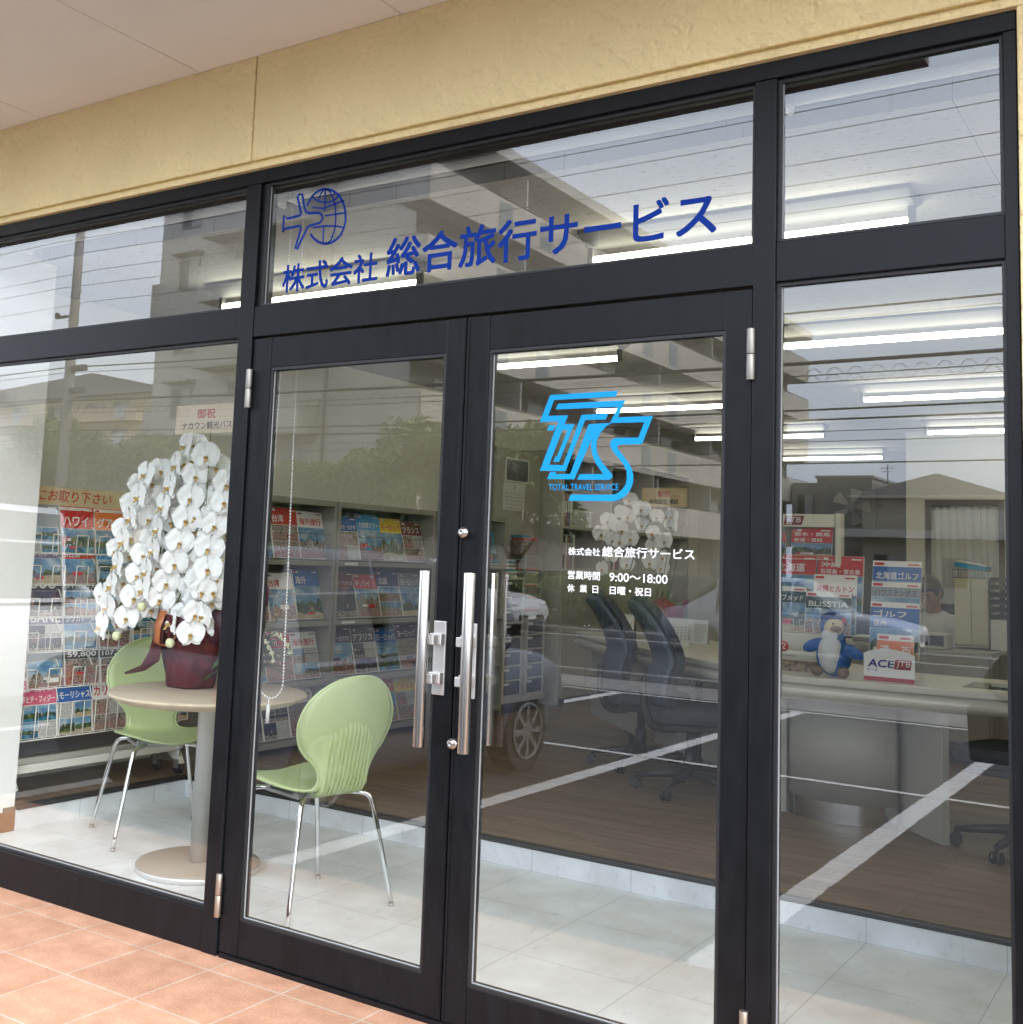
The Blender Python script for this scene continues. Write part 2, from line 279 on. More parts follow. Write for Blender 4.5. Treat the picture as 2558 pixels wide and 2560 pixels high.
FLWX=[(-2.835, .64, 1.625), (-2.813, .64, 1.416), (-2.736, .64, 1.403), (-2.596, .64, 1.423), (-2.544, .64, 1.348), (-2.477, .64, 1.12), (-2.837, .64, 1.029), (-2.945, .64, 1.015), (-2.742, .64, 1.506), (-2.506, .64, 1.077), (-3.053, .64, 1.045), (-2.66, .64, 1.006), (-2.512, .64, 1.02), (-2.585, .64, 1.079), (-2.472, .64, 1.178), (-2.771, .64, 1.307), (-2.814, .64, 1.209), (-2.842, .64, 1.138), (-2.693, .64, 1.556), (-3.04, .64, 1.132), (-2.636, .64, 1.127), (-2.578, .64, 1.161), (-2.632, .64, 1.219), (-2.847, .64, 1.518), (-2.448, .64, 1.359), (-2.502, .64, 1.44), (-2.455, .64, 1.255), (-2.723, .64, 1.108), (-3.025, .64, 1.254), (-2.75, .64, 1.593), (-2.531, .64, .974), (-3.162, .64, 1.07), (-2.65, .64, 1.669), (-3.072, .64, .955), (-3.053, .64, 1.36), (-2.619, .64, 1.548), (-2.879, .64, 1.326), (-2.977, .64, 1.561), (-2.903, .64, 1.411), (-2.558, .64, 1.252), (-2.989, .64, 1.332), (-2.629, .64, 1.73), (-2.519, .64, 1.506), (-2.671, .64, .948), (-3.106, .64, 1.269), (-3.03, .64, 1.467), (-2.73, .64, 1.456)]
# ================================================================== large structure: ground, shop shell
M_STUC = mat('yellow_stucco', (.88, .705, .37), .85, var=.04, vs=3, bump=1., bs=30)
for n_ in M_STUC.node_tree.nodes:
    if n_.type == 'BUMP': n_.inputs['Distance'].default_value = .022
M_SOF = mat('soffit_board', (.90, .885, .86), .7, var=.02, vs=2)
M_BROWN = mat('brown_trim', (.05, .028, .02), .5)
M_FRAME = mat('black_anodised', (.0048, .0052, .0068), .38, spec=.22, var=.28, vs=11, vscale=(3, 3, .8), detail=8)
M_BEAD = mat('glazing_gasket', (.01, .01, .011), .5)
M_SEAL = mat('grey_sealant', (.30, .31, .32), .5)
M_WALLI = mat('interior_wallpaper', (.66, .635, .56), .85, var=.03, vs=60)
M_WHITEW = mat('white_wallpaper', (.74, .73, .70), .85, var=.02, vs=80, bump=.1, bs=200)
M_STEEL = mat('brushed_steel', (.46, .445, .43), .24, metal=1., var=.08, vs=30, vscale=(1, 1, .05))
M_ALU = mat('satin_aluminium', (.70, .68, .66), .38, metal=.85)
M_CHROME = mat('chrome', (.75, .75, .76), .09, metal=1.)
M_DARK = mat('dark_recess', (.055, .052, .05), .8)
M_TERR = tiles('terracotta_tile', (.49, .28, .185), (.43, .24, .155), (.47, .39, .32), .3, .3, .0035, (.151, .0985), .62, bumpd=.7, nscale=11, lo=(.78, .72, .68), grain=.16)
M_MARB = tiles('white_marble_tile', (.78, .80, .80), (.76, .78, .78), (.46, .47, .47), .4548, .4548, .0016, (1.4636, .247), .42, bumpd=0, nscale=5, veins=.45)
M_RISER = tiles('marble_riser', (.72, .74, .77), (.70, .72, .75), (.42, .43, .44), .4548, .6, .0016, (1.4636, .3), .4, axes='xz', bumpd=0, nscale=5, veins=.6)
M_RISERY = tiles('marble_riser_side', (.72, .74, .77), (.70, .72, .75), (.42, .43, .44), .4548, .6, .0016, (.0, .3), .4, axes='yz', bumpd=0, nscale=5, veins=.6)
def woodmat():
    m, t, b = newmat('oak_planks'); b.inputs['Roughness'].default_value = .5
    tcn = nd(t, 'ShaderNodeTexCoord'); br = nd(t, 'ShaderNodeTexBrick', offset=.37, squash=1.)
    br.inputs['Scale'].default_value = 1; br.inputs['Mortar Size'].default_value = .0012; br.inputs['Brick Width'].default_value = .92; br.inputs['Row Height'].default_value = .125
    br.inputs['Color1'].default_value = (.235, .168, .112, 1); br.inputs['Color2'].default_value = (.195, .138, .094, 1); br.inputs['Mortar'].default_value = (.07, .055, .042, 1)
    t.links.new(tcn.outputs['Object'], br.inputs['Vector'])
    mpn = nd(t, 'ShaderNodeMapping'); mpn.inputs['Scale'].default_value = (1.1, 9, 1); n = nd(t, 'ShaderNodeTexNoise', Scale=2.2, Detail=8)
    t.links.new(tcn.outputs['Object'], mpn.inputs[0]); t.links.new(mpn.outputs[0], n.inputs['Vector'])
    r = nd(t, 'ShaderNodeValToRGB'); r.color_ramp.elements[0].position = .3; r.color_ramp.elements[1].position = .62
    r.color_ramp.elements[0].color = (.72, .71, .70, 1); r.color_ramp.elements[1].color = (1.1, 1.08, 1.06, 1)
    t.links.new(n.outputs['Fac'], r.inputs[0]); mx = nd(t, 'ShaderNodeMixRGB', blend_type='MULTIPLY'); mx.inputs[0].default_value = 1
    t.links.new(br.outputs['Color'], mx.inputs[1]); t.links.new(r.outputs[0], mx.inputs[2]); t.links.new(mx.outputs[0], b.inputs['Base Color'])
    return m
M_WOOD = woodmat()
def asphaltmat(name, base, sc=1.):
    m, t, b = newmat(name); b.inputs['Roughness'].default_value = .9
    tcn = nd(t, 'ShaderNodeTexCoord'); n = nd(t, 'ShaderNodeTexNoise', Scale=95*sc, Detail=4); n2 = nd(t, 'ShaderNodeTexNoise', Scale=.9, Detail=5)
    r = nd(t, 'ShaderNodeValToRGB'); r.color_ramp.elements[0].position = .35; r.color_ramp.elements[1].position = .7
    r.color_ramp.elements[0].color = c4([x*.55 for x in base]); r.color_ramp.elements[1].color = c4([x*1.5 for x in base])
    r2 = nd(t, 'ShaderNodeValToRGB'); r2.color_ramp.elements[0].position = .3; r2.color_ramp.elements[1].position = .7
    r2.color_ramp.elements[0].color = (.75, .75, .75, 1); r2.color_ramp.elements[1].color = (1.15, 1.15, 1.15, 1)
    for q in (n, n2): t.links.new(tcn.outputs['Object'], q.inputs['Vector'])
    t.links.new(n.outputs['Fac'], r.inputs[0]); t.links.new(n2.outputs['Fac'], r2.inputs[0])
    mx = nd(t, 'ShaderNodeMixRGB', blend_type='MULTIPLY'); mx.inputs[0].default_value = 1
    t.links.new(r.outputs[0], mx.inputs[1]); t.links.new(r2.outputs[0], mx.inputs[2]); t.links.new(mx.outputs[0], b.inputs['Base Color'])
    bp = nd(t, 'ShaderNodeBump', Strength=.6, Distance=.006); t.links.new(n.outputs['Fac'], bp.inputs['Height']); t.links.new(bp.outputs[0], b.inputs['Normal'])
    return m
M_ASPH = asphaltmat('asphalt', (.036, .036, .038)); M_ROAD = asphaltmat('road_asphalt', (.05, .05, .052)); M_CONC = asphaltmat('kerb_concrete', (.27, .26, .25), .6)
def linemat():
    m, t, b = newmat('worn_road_paint'); b.inputs['Roughness'].default_value = .75
    tcn = nd(t, 'ShaderNodeTexCoord'); n = nd(t, 'ShaderNodeTexNoise', Scale=26, Detail=6)
    r = nd(t, 'ShaderNodeValToRGB'); r.color_ramp.elements[0].position = .30; r.color_ramp.elements[1].position = .38
    r.color_ramp.elements[0].color = (.16, .16, .16, 1); r.color_ramp.elements[1].color = (.60, .60, .59, 1)
    t.links.new(tcn.outputs['Object'], n.inputs['Vector']); t.links.new(n.outputs['Fac'], r.inputs[0]); t.links.new(r.outputs[0], b.inputs['Base Color'])
    return m
M_LINE = linemat()
def ceilmat():
    m, t, b = newmat('rockwool_ceiling'); b.inputs['Roughness'].default_value = .9
    tcn = nd(t, 'ShaderNodeTexCoord'); mpn = nd(t, 'ShaderNodeMapping'); mpn.inputs['Rotation'].default_value = (0, 0, .5); mpn.inputs['Scale'].default_value = (30, 110, 1)
    n = nd(t, 'ShaderNodeTexNoise', Scale=1, Detail=1.5); r = nd(t, 'ShaderNodeValToRGB')
    r.color_ramp.elements[0].position = .30; r.color_ramp.elements[1].position = .35
    r.color_ramp.elements[0].color = (.28, .26, .23, 1); r.color_ramp.elements[1].color = (.44, .43, .40, 1)
    t.links.new(tcn.outputs['Object'], mpn.inputs[0]); t.links.new(mpn.outputs[0], n.inputs['Vector']); t.links.new(n.outputs['Fac'], r.inputs[0])
    br = nd(t, 'ShaderNodeTexBrick', offset=0.); br.inputs['Scale'].default_value = 1; br.inputs['Mortar Size'].default_value = .0015
    br.inputs['Brick Width'].default_value = 1.91; br.inputs['Row Height'].default_value = 14.; br.inputs['Color1'].default_value = br.inputs['Color2'].default_value = (1, 1, 1, 1); br.inputs['Mortar'].default_value = (.45, .44, .42, 1)
    mp2 = nd(t, 'ShaderNodeMapping'); mp2.inputs['Location'].default_value = (1.5, .48, 0); t.links.new(tcn.outputs['Object'], mp2.inputs[0]); t.links.new(mp2.outputs[0], br.inputs['Vector'])
    mx = nd(t, 'ShaderNodeMixRGB', blend_type='MULTIPLY'); mx.inputs[0].default_value = 1
    t.links.new(r.outputs[0], mx.inputs[1]); t.links.new(br.outputs[0], mx.inputs[2]); t.links.new(mx.outputs[0], b.inputs['Base Color'])
    return m
M_CEIL = ceilmat()
G = -.30
XL, XR, YB = -4.10, 2.6, 9.9       # shop interior
# ground
struct('ground', MB().quad((-260, -260, G-.006), (260, -260, G-.006), (260, -1, G-.006), (-260, -1, G-.006)), mat('ground_soil', (.13, .12, .10), .95, var=.3, vs=.5))
struct('parking_lot', MB().quad((-60, -11.9, G), (60, -11.9, G), (60, -.9, G), (-60, -.9, G)), M_ASPH)
struct('walkway', MB().box((-30, -.9, G-.1), (30, .07, 0)), M_TERR)
struct('lower_floor', MB().box((-3.56, .0705, -.1), (XR, 1.572, 0)), M_MARB)
f = MB(); f.box((XL, 1.58, -.1), (XR, YB, .104)); f.box((XL, .5, -.1), (-3.57, 1.58, .104))
struct('wood_floor', f, M_WOOD)
mb = MB(); mb.box((-3.559, 1.572, .0005), (XR, 1.579, .088)); mb.m = 1; mb.box((-3.569, .56, .0005), (-3.56, 1.578, .088))
struct('entrance_step', mb, [M_RISER, M_RISERY])
mb = MB(); mb.box((-3.56, 1.565, .088), (XR, 1.6, .108)); mb.box((-3.60, .56, .088), (-3.552, 1.6, .108))
struct('step_edge', mb, mat('black_nosing', (.02, .018, .017), .45), bevel=.004)
struct('door_sill', MB().box((-1.71, .002, .0), (.02, .075, .014)), M_FRAME)
# shop shell
shop = thing('shop_building', 'single storey shop with yellow stucco front above a black glazed shopfront', 'building', (0, 0, 0))
mb = MB(); x0, x1 = -9., 6.
mb.box((x0, -.001, 2.602), (x1, .14, 3.02)); mb.box((.637, -.001, 0), (x1, .14, 2.602)); mb.box((x0, -.001, 0), (-3.70, .14, 2.602))
for a, b in ((x0, -1.7635), (-1.7565, 2.2), (2.207, x1)): mb.box((a, -.018, 2.632), (b, 0, 3.012))
mb.box((x0, -.018, 2.6), (x1, 0, 2.616)); mb.box((.637, -.018, -.001), (x1, 0, 2.6)); mb.box((x0, -.018, -.001), (-3.70, 0, 2.6))
mb.build('facade_wall', M_STUC, shop, bevel=.004)
mb = MB(); e = .0022
xs = [-1.133+.91*i for i in range(-9, 8)]
for a, b in zip(xs[:-1], xs[1:]): mb.box((a+e, -.97, 3.012), (b-e, -.001, 3.03))
mb.m = 1; mb.box((-9, -.97, 3.022), (6, .0, 3.05))
mb.build('soffit', [M_SOF, M_DARK], shop)
mb = MB(); mb.box((-9, -1.07, 2.99), (.22, -.972, 3.34)); mb.box((.22, -1.0, 3.0), (6, -.972, 3.34)); mb.build('eaves_trim', M_BROWN, shop)
MB().box((-9, -.97, 3.05), (6, YB+.2, 3.34)).build('roof_slab', M_CONC, shop)
MB().box((XL, .475, 2.6), (XR, YB, 2.66)).build('ceiling', M_CEIL, shop)
mb = MB(); mb.box((XL, .08, 2.78), (XR, .475, 2.82)); mb.box((XL, .4752, 2.64), (XR, .49, 2.8)); mb.box((XL, .141, 2.56), (XR, .15, 2.8)); mb.build('blind_recess', mat('recess_brown', (.07, .055, .048), .8), shop)
MB().box((XL-.15, .1415, -.1), (XL, YB, 2.98)).build('side_wall', M_WALLI, shop); MB().box((XR, .1415, -.1), (XR+.15, YB, 2.98)).build('side_wall', M_WALLI, shop)
MB().box((XL-.15, YB, -.1), (XR+.15, YB+.15, 2.98)).build('back_wall', M_WALLI, shop)
mb = MB(); mb.box((XL+.001, .142, -.05), (-3.575, .558, 2.77)); mb.build('wall_column', M_WHITEW, shop)
mb = MB(); mb.box((-3.5745, .142, .0005), (-3.566, .5585, .085)); mb.build('baseboard', mat('brown_baseboard', (.26, .12, .05), .5), shop)
# partition at the back right with a framed glass door and white curtain
mb = MB(); mb.box((-1.42, 8.2, .104), (-1.26, 8.32, 2.6)); mb.box((-.60, 8.2, .104), (XR, 8.32, 2.6)); mb.box((-1.26, 8.2, 1.985), (-.60, 8.32, 2.6))
mb.build('partition_wall', mat('partition_paper', (.50, .485, .43), .85, var=.03, vs=30), shop)
mb = MB(); mb.box((-1.42, 8.32, .104), (-1.36, YB, 2.6)); mb.build('partition_return', M_WALLI, shop)
dr = thing('back_door', 'dark framed glass door hung with a white curtain in the partition at the back', 'door', (-.93, 8.19, .105))
mb = MB()
for a, b in (((-.32, 0, 0), (-.28, .05, 1.88)), ((.28, 0, 0), (.32, .05, 1.88)), ((-.28, 0, 1.83), (.28, .05, 1.88)), ((-.28, 0, 0), (.28, .05, .1))): mb.box(a, b)
mb.build('door_frame', mat('dark_brown_frame', (.035, .025, .018), .5), dr)
rows = []
for j in range(2):
    rows.append([(-.28+.56*i/60, .035+.012*math.sin(i*.9)+.006*math.sin(i*2.3), (.1, 1.83)[j]) for i in range(61)])
cu = MB().grid(rows).build('curtain', mat('white_curtain', (.40, .395, .37), .9), dr); sm = cu.modifiers.new('s', 'SOLIDIFY'); sm.thickness = .003
# ================================================================== shopfront
sf = thing('shopfront', 'black aluminium shopfront frame with clear panes and three transom lights', 'shopfront', (0, 0, 0))
FX0 = -3.70
def member(name, a, b, step=None, parent=None):
    mb = MB(); mb.box(a, b)
    return mb.build(name, M_FRAME, parent or sf, bevel=.0025)
mb = MB(); mb.box((-1.789, 0, 0), (-1.722, .075, 2.552)); mb.box((-1.722, .012, 2.012), (-1.704, .07, 2.552)); mb.build('mullion', M_FRAME, sf, bevel=.0025)
mb = MB(); mb.box((.020, 0, 0), (.078, .075, 2.552)); mb.build('mullion', M_FRAME, sf, bevel=.0025)
member('jamb', (.604, 0, 0), (.634, .075, 2.552)); member('jamb', (FX0, 0, 0), (FX0+.04, .075, 2.552))
member('head_rail', (FX0, -.002, 2.552), (.634, .077, 2.599))
member('transom_rail', (FX0+.04, .0035, 2.016), (-1.789, .073, 2.12)); member('transom_rail', (-1.722, .0035, 2.014), (.020, .073, 2.12)); member('transom_rail', (.078, .0035, 2.018), (.604, .073, 2.122))
member('bottom_rail', (FX0+.04, .0035, 0), (-1.789, .073, .132)); member('bottom_rail', (.078, .0035, 0), (.604, .073, .132))
def pane(parent, x0, x1, z0, z1, y=.026, seal=True):
    mb = MB(); mb.m = 0; mb.quad((x0, y, z0), (x1, y, z0), (x1, y, z1), (x0, y, z1)); mb.m = 1
    y2 = y+.006
    mb.quad((x0, y2, z0), (x0, y2, z1), (x1, y2, z1), (x1, y2, z0))
    for p, q in (((x0, z0), (x1, z0)), ((x1, z0), (x1, z1)), ((x1, z1), (x0, z1)), ((x0, z1), (x0, z0))): mb.quad((p[0], y, p[1]), (p[0], y2, p[1]), (q[0], y2, q[1]), (q[0], y, q[1]))
    o = mb.build('glass_pane', [GLASS, GLASSB], parent, fix=False)
    g = MB(); wd = .009; ya, yb = y-.012, y-.0005
    for a, b in (((x0, ya, z0), (x0+wd, yb, z1)), ((x1-wd, ya, z0), (x1, yb, z1)), ((x0+wd, ya, z0), (x1-wd, yb, z0+wd)), ((x0+wd, ya, z1-wd), (x1-wd, yb, z1))): g.box(a, b)
    g.m = 1
    for a, b in (((x0+wd, y-.003, z0+wd), (x0+wd+.003, y-.0005, z1-wd)), ((x0+wd+.003, y-.003, z0+wd), (x1-wd, y-.0005, z0+wd+.003))): g.box(a, b)
    g.m = 0; ya, yb = y+.0065, y+.02
    for a, b in (((x0, ya, z0), (x0+wd, yb, z1)), ((x1-wd, ya, z0), (x1, yb, z1)), ((x0+wd, ya, z0), (x1-wd, yb, z0+wd)), ((x0+wd, ya, z1-wd), (x1-wd, yb, z1))): g.box(a, b)
    g.build('gasket', [M_BEAD, M_SEAL], parent)
    return o
pane(sf, FX0+.04, -1.789, .132, 2.016); pane(sf, FX0+.04, -1.789, 2.12, 2.552)
tp = pane(sf, -1.704, .020, 2.12, 2.552); pane(sf, .078, .604, 2.122, 2.552); pane(sf, .078, .604, .132, 2.018)
M_BLUE = mat('navy_vinyl', (.001, .028, .235), .65, spec=.15); M_CYAN = mat('sky_blue_vinyl', (.004, .25, .56), .6, spec=.2); M_WVIN = mat('white_vinyl', (.80, .80, .80), .5)
mb = MB()
addtext(mb, '株式会社', -1.621, -1.214, 2.160, 2.257, .0254, .03)
addtext(mb, '総合旅行サービス', -1.181, -.088, 2.166, 2.294, .0254, .03)
o = mb.build('lettering', M_BLUE, tp, fix=False)
def ribbon(mb, pts, wd, y, closed=False):
    n = len(pts); P = [V((q[0], q[1])) for q in pts]; L = []
    for i in range(n):
        a = P[i-1] if (closed or i) else P[i]; c = P[(i+1) % n] if (closed or i < n-1) else P[i]
        d = (c-a); d.normalize(); nn = V((-d.y, d.x)); L.append((P[i]+nn*wd/2, P[i]-nn*wd/2))
    for i in range(n if closed else n-1):
        j = (i+1) % n
        mb._add([(L[i][0].x, y, L[i][0].y), (L[i][1].x, y, L[i][1].y), (L[j][1].x, y, L[j][1].y), (L[j][0].x, y, L[j][0].y)], [(0, 1, 2, 3)])
mb = MB(); ribbon(mb, PLANE, .009, .0254, True)
for g in GLOBE: ribbon(mb, g, .0085 if len(g) > 30 else .006, .0256)
mb.build('logo', M_BLUE, tp, fix=False)
# doors
def door(label, xa, xb, ga, gb, left):
    d = thing('glass_door', label, 'door', (xa if left else xb, .008, .015), 0, 'pair of glazed entrance doors')
    ya, yb = .008, .046
    def mm(name, a, b, mats=M_FRAME, bevel=.002): return MB().box(a, b).build(name, mats, d, world=True, bevel=bevel)
    mm('stile', (xa, ya, .015), (ga, yb, 2.008)); mm('stile', (gb, ya, .015), (xb, yb, 2.008))
    mm('top_rail', (ga, ya+.002, 1.905), (gb, yb-.002, 2.008)); mm('bottom_rail', (ga, ya+.002, .015), (gb, yb-.002, .124))
    mx = xb-.019 if left else xa+.019
    MB().box((xb-.009 if left else xa+.002, ya-.003, .02), (xb-.002 if left else xa+.009, ya-.0005, 2.003)).build('meeting_strip', M_FRAME, d, world=True, bevel=.0015)
    p = pane(d, ga, gb, .124, 1.905, .024); g_ = [c for c in d.children if c.name.startswith('gasket')]
    for c in [p]+g_: c.location = -d.location
    s = 1 if left else -1
    for side in (-1, 1):                     # outside, inside
        yb_ = ya if side < 0 else yb
        Y = lambda v: yb_+side*v
        bx = (-.914 if left else -.762) if side < 0 else (-.915 if left else -.7945)
        px = -.9025 if left else -.7975
        hd = None
        mb = MB(); mb.smooth = True; mb.cyl((bx, Y(.074 if side < 0 else .06), .762), (bx, Y(.074 if side < 0 else .06), 1.257), .0165, 32)
        hd = mb.build('pull_handle', M_STEEL, d, world=True, bevel=.001)
        mb = MB(); c0, c1 = px-.021, px+.021
        mb.box((c0, Y(0), .902), (c1, Y(.007), 1.113)); mb.build('back_plate', M_ALU, hd, world=True, bevel=.002)
        for z in (1.061, .951):
            mb = MB(); q0, q1 = sorted((bx, px+s*.014))
            mb.box((px-.020, Y(.0072), z-.0165), (px+.020, Y(.028), z+.0165)); mb.box((q0, Y(.0285), z-.0135), (q1, Y(.058), z+.0135))
            mb.build('bracket', M_ALU, hd, world=True, bevel=.002)
    hx = xa-.0015 if left else xb+.0015
    for z0, z1 in ((1.771, 1.902), (.123, .257)):
        mb = MB(); mb.smooth = True; mb.cyl((hx, -.004, z0), (hx, -.004, (z0+z1)/2-.0008), .0105, 20); mb.cyl((hx, -.004, (z0+z1)/2+.0008), (hx, -.004, z1), .0105, 20)
        mb.build('hinge', mat('bronze_hinge', (.42, .36, .30), .35, metal=.9) if z0 < 1 else mat('dull_hinge', (.30, .285, .265), .5, metal=.8), d, world=True, bevel=.0008)
    return d, p
dl, pl = door('left glazed entrance door with a tubular steel pull handle and no lettering', -1.7185, -.8556, -1.637, -.924, True)
dr2, pr = door('right glazed entrance door with sky blue monogram and white opening hours lettering', -.8504, .0165, -.772, -.053, False)
for (x, z) in ((-.829, 1.371), (-.839, .772)):
    mb = MB(); mx = MX.Translation((x, .008, z)) @ MX.Rotation(rad(90), 4, 'X')
    mb.lathe([(.0, 0), (.0165, 0), (.0165, .012), (.0145, .02), (.0105, .021), (.0095, .0265), (.004, .0265), (.0035, .0255), (.0, .0255)], 28).xf(mx); mb.build('lock_cylinder', M_STEEL, dr2, world=True)
mb = MB()
T1 = TTS[1]; k_ = T1.index((-.437, 1.633))
parts_ = [TTS[0], T1[:33]+[(-.383, 1.678), (-.361, 1.722), (-.553, 1.722)], T1[32:k_]+[(-.436, 1.64), (-.428, 1.668), (-.42, 1.678)], [(-.437, 1.636), (-.488, 1.525), (-.574, 1.526), (-.564, 1.546), (-.546, 1.546), (-.546, 1.54), (-.501, 1.54), (-.448, 1.677), (-.405, 1.678), (-.424, 1.655)], TTS[2], TTS[3]]
for i_, t in enumerate(parts_): mb._add([(q[0], .0234-.0001*i_, q[1]) for q in t], [tuple(range(len(t)))])
mb.build('monogram', M_CYAN, pr, world=True, fix=False)
mb = MB(); addtext(mb, 'TOTAL TRAVEL SERVICE', -.568, -.353, 1.4945, 1.5125, .0234, .018); mb.build('lettering', M_CYAN, pr, world=True, fix=False)
mb = MB()
addtext(mb, '株式会社', -.500, -.403, 1.3165, 1.338, .0234, .03); addtext(mb, '総合旅行サービス', -.397, -.134, 1.315, 1.3435, .0234, .03)
addtext(mb, '営業時間', -.500, -.402, 1.2515, 1.275, .0234, .03); addtext(mb, '9:00〜18:00', -.374, -.207, 1.251, 1.274, .0234, .03)
addtext(mb, '休', -.500, -.478, 1.217, 1.238, .0234, .03); addtext(mb, '業', -.462, -.440, 1.217, 1.238, .0234, .03); addtext(mb, '日', -.4235, -.4065, 1.217, 1.237, .0234, .03)
addtext(mb, '日曜・祝日', -.372, -.253, 1.216, 1.2385, .0234, .03)
mb.build('lettering', M_WVIN, pr, world=True, fix=False)
# blinds behind the head of the glazing and the bead chain
for x0, x1, lb in ((-3.45, -1.935, 'left of the two brackets above the orchid'), (-1.83, -.06, 'above the double doors'), (.02, 1.8, 'above the right window')):
    rb = thing('roller_blind', 'white rolled up blind tube under the ceiling '+lb, 'blind', ((x0+x1)/2, .3, 2.62), 0, 'roller blinds along the glazing')
    mb = MB(); mb.smooth = True; mb.cyl((x0, .3, 2.62), (x1, .3, 2.62), .024, 20); mb.build('blind_tube', mat('white_fabric_tube', (.70, .69, .66), .6), rb, world=True)
    for x in (x0-.012, x1+.012):
        mb = MB(); mb.box((x-.008, .262, 2.585), (x+.008, .34, 2.78)); mb.box((x-.014, .275, 2.592), (x+.014, .325, 2.645)); mb.build('bracket', mat('white_plastic', (.75, .75, .73), .4), rb, world=True, bevel=.003)
mb = MB(); pth = []
for i in range(150): t = i/149; pth.append((-1.848-.035*t, .30, 2.56-(2.56-.84)*t))
for i in range(1, 14):
    a = math.pi*i/14; pth.append((-1.825-.058*math.cos(a)-.0*i, .30, .84-.062*math.sin(a)))
for i in range(150): t = 1-i/149; pth.append((-1.792+.025*t, .30, 2.56-(2.56-.84)*t))
for p in pth: mb.ell(p, (.0031, .0031, .0031), 8, 6)
mb.smooth = True; mb.tube(pth, .0008, 4); mb.smooth = False
bc = tag(mb.build('bead_chain', mat('white_bead', (.82, .82, .80), .35)), 'white bead pull chain looping down behind the left door glass', 'blind chain')
bc['category'] = 'blind chain'
mb = MB(); mb.smooth = True; mb.cyl((-1.83, .30, .775), (-1.83, .30, .755), .002, 8); mb.cyl((-1.83, .30, .757), (-1.832, .30, .69), .0065, 14); mb.build('chain_weight', mat('clear_plastic', (.70, .72, .70), .2), bc)
# ================================================================== interior
WF = .105
# ceiling lamps
M_TUBE = mat('lit_tube', (1., .96, .76), .5, emit=LAMP); M_FIX = mat('darkened_enamel', (.07, .07, .067), .6)  # housing colour darkened so the tubes' glow on it stays faint
LX = ((-3.13, -1.95), (-1.07, .13), (.97, 2.15)); LYS = (1.23, 3.25, 5.35, 7.4, 9.5)
colw = ('left', 'middle', 'right'); roww = ('first', 'second', 'third', 'fourth', 'fifth')
lamp0 = None
for j, y in enumerate(LYS):
    for i, (a, b) in enumerate(LX):
        if i == 2 and j < 2: pass
        lb = 'long lit fluorescent ceiling lamp, %s row from the glass in the %s column' % (roww[j], colw[i])
        if lamp0 is None:
            lamp0 = thing('ceiling_lamp', lb, 'ceiling lamp', ((a+b)/2, y, 2.5), 0, 'fluorescent lamps under the ceiling')
            L2 = .595; mb = MB(); mb.prism([(-.105, .1), (-.105, .088), (-.022, .05), (.022, .05), (.105, .088), (.105, .1)], -L2-.03, L2+.03, 'x')
            mb.v = [(p[0], p[1], p[2]) for p in mb.v]; mb.build('housing', M_FIX, lamp0, bevel=.003)
            MB().box((-L2-.028, -.014, -.016), (-L2-.004, .014, .054)).build('lamp_holder', M_FIX, lamp0, bevel=.003); MB().box((L2+.004, -.014, -.016), (L2+.028, .014, .054)).build('lamp_holder', M_FIX, lamp0, bevel=.003)
            mb = MB(); mb.smooth = True; mb.cyl((-L2, 0, 0), (L2, 0, 0), .0165, 14); mb.build('tube', M_TUBE, lamp0)
        else:
            c = copytree(lamp0); c.location = ((a+b)/2, y, 2.5); c['label'] = lb
# ---------------------------------------------------------------- round table
M_TT = mat('pale_wood_top', (.50, .41, .31), .45, var=.08, vs=3, vscale=(1, 7, 1)); M_TE = mat('ply_edge', (.60, .50, .37), .5, var=.08, vs=20)
M_POST = mat('painted_steel_column', (.55, .55, .53), .35, metal=.3); M_BASE = mat('taupe_base', (.36, .31, .25), .45)
tb = thing('round_table', 'small round pale wood table on a grey column with a disc base', 'table', (-2.512, .675, 0))
mb = MB(); mb.lathe([(0, .708), (.398, .708), (.402, .706)], 72); mb.lathe([(.402, .7055), (.405, .701), (.402, .695), (.36, .672), (.33, .668), (0, .668)], 72); mb.mi = [0]*0+[0 if i < 72*2+2 else 1 for i in range(len(mb.f))]
mb.build('tabletop', [M_TT, M_TE], tb)
mb = MB(); mb.lathe([(0, .03), (.036, .03), (.036, .66), (.05, .6675), (0, .6675)], 36); mb.build('column', M_POST, tb)
mb = MB(); mb.lathe([(0, .0005), (.247, .0005), (.25, .004), (.25, .024)], 64); mb.lathe([(.25, .0242), (.247, .029), (.0, .0295)], 64); mb.mi = [1 if i < 64*3+2 else 0 for i in range(len(mb.f))]; mb.build('base', [M_BASE, M_POST], tb)
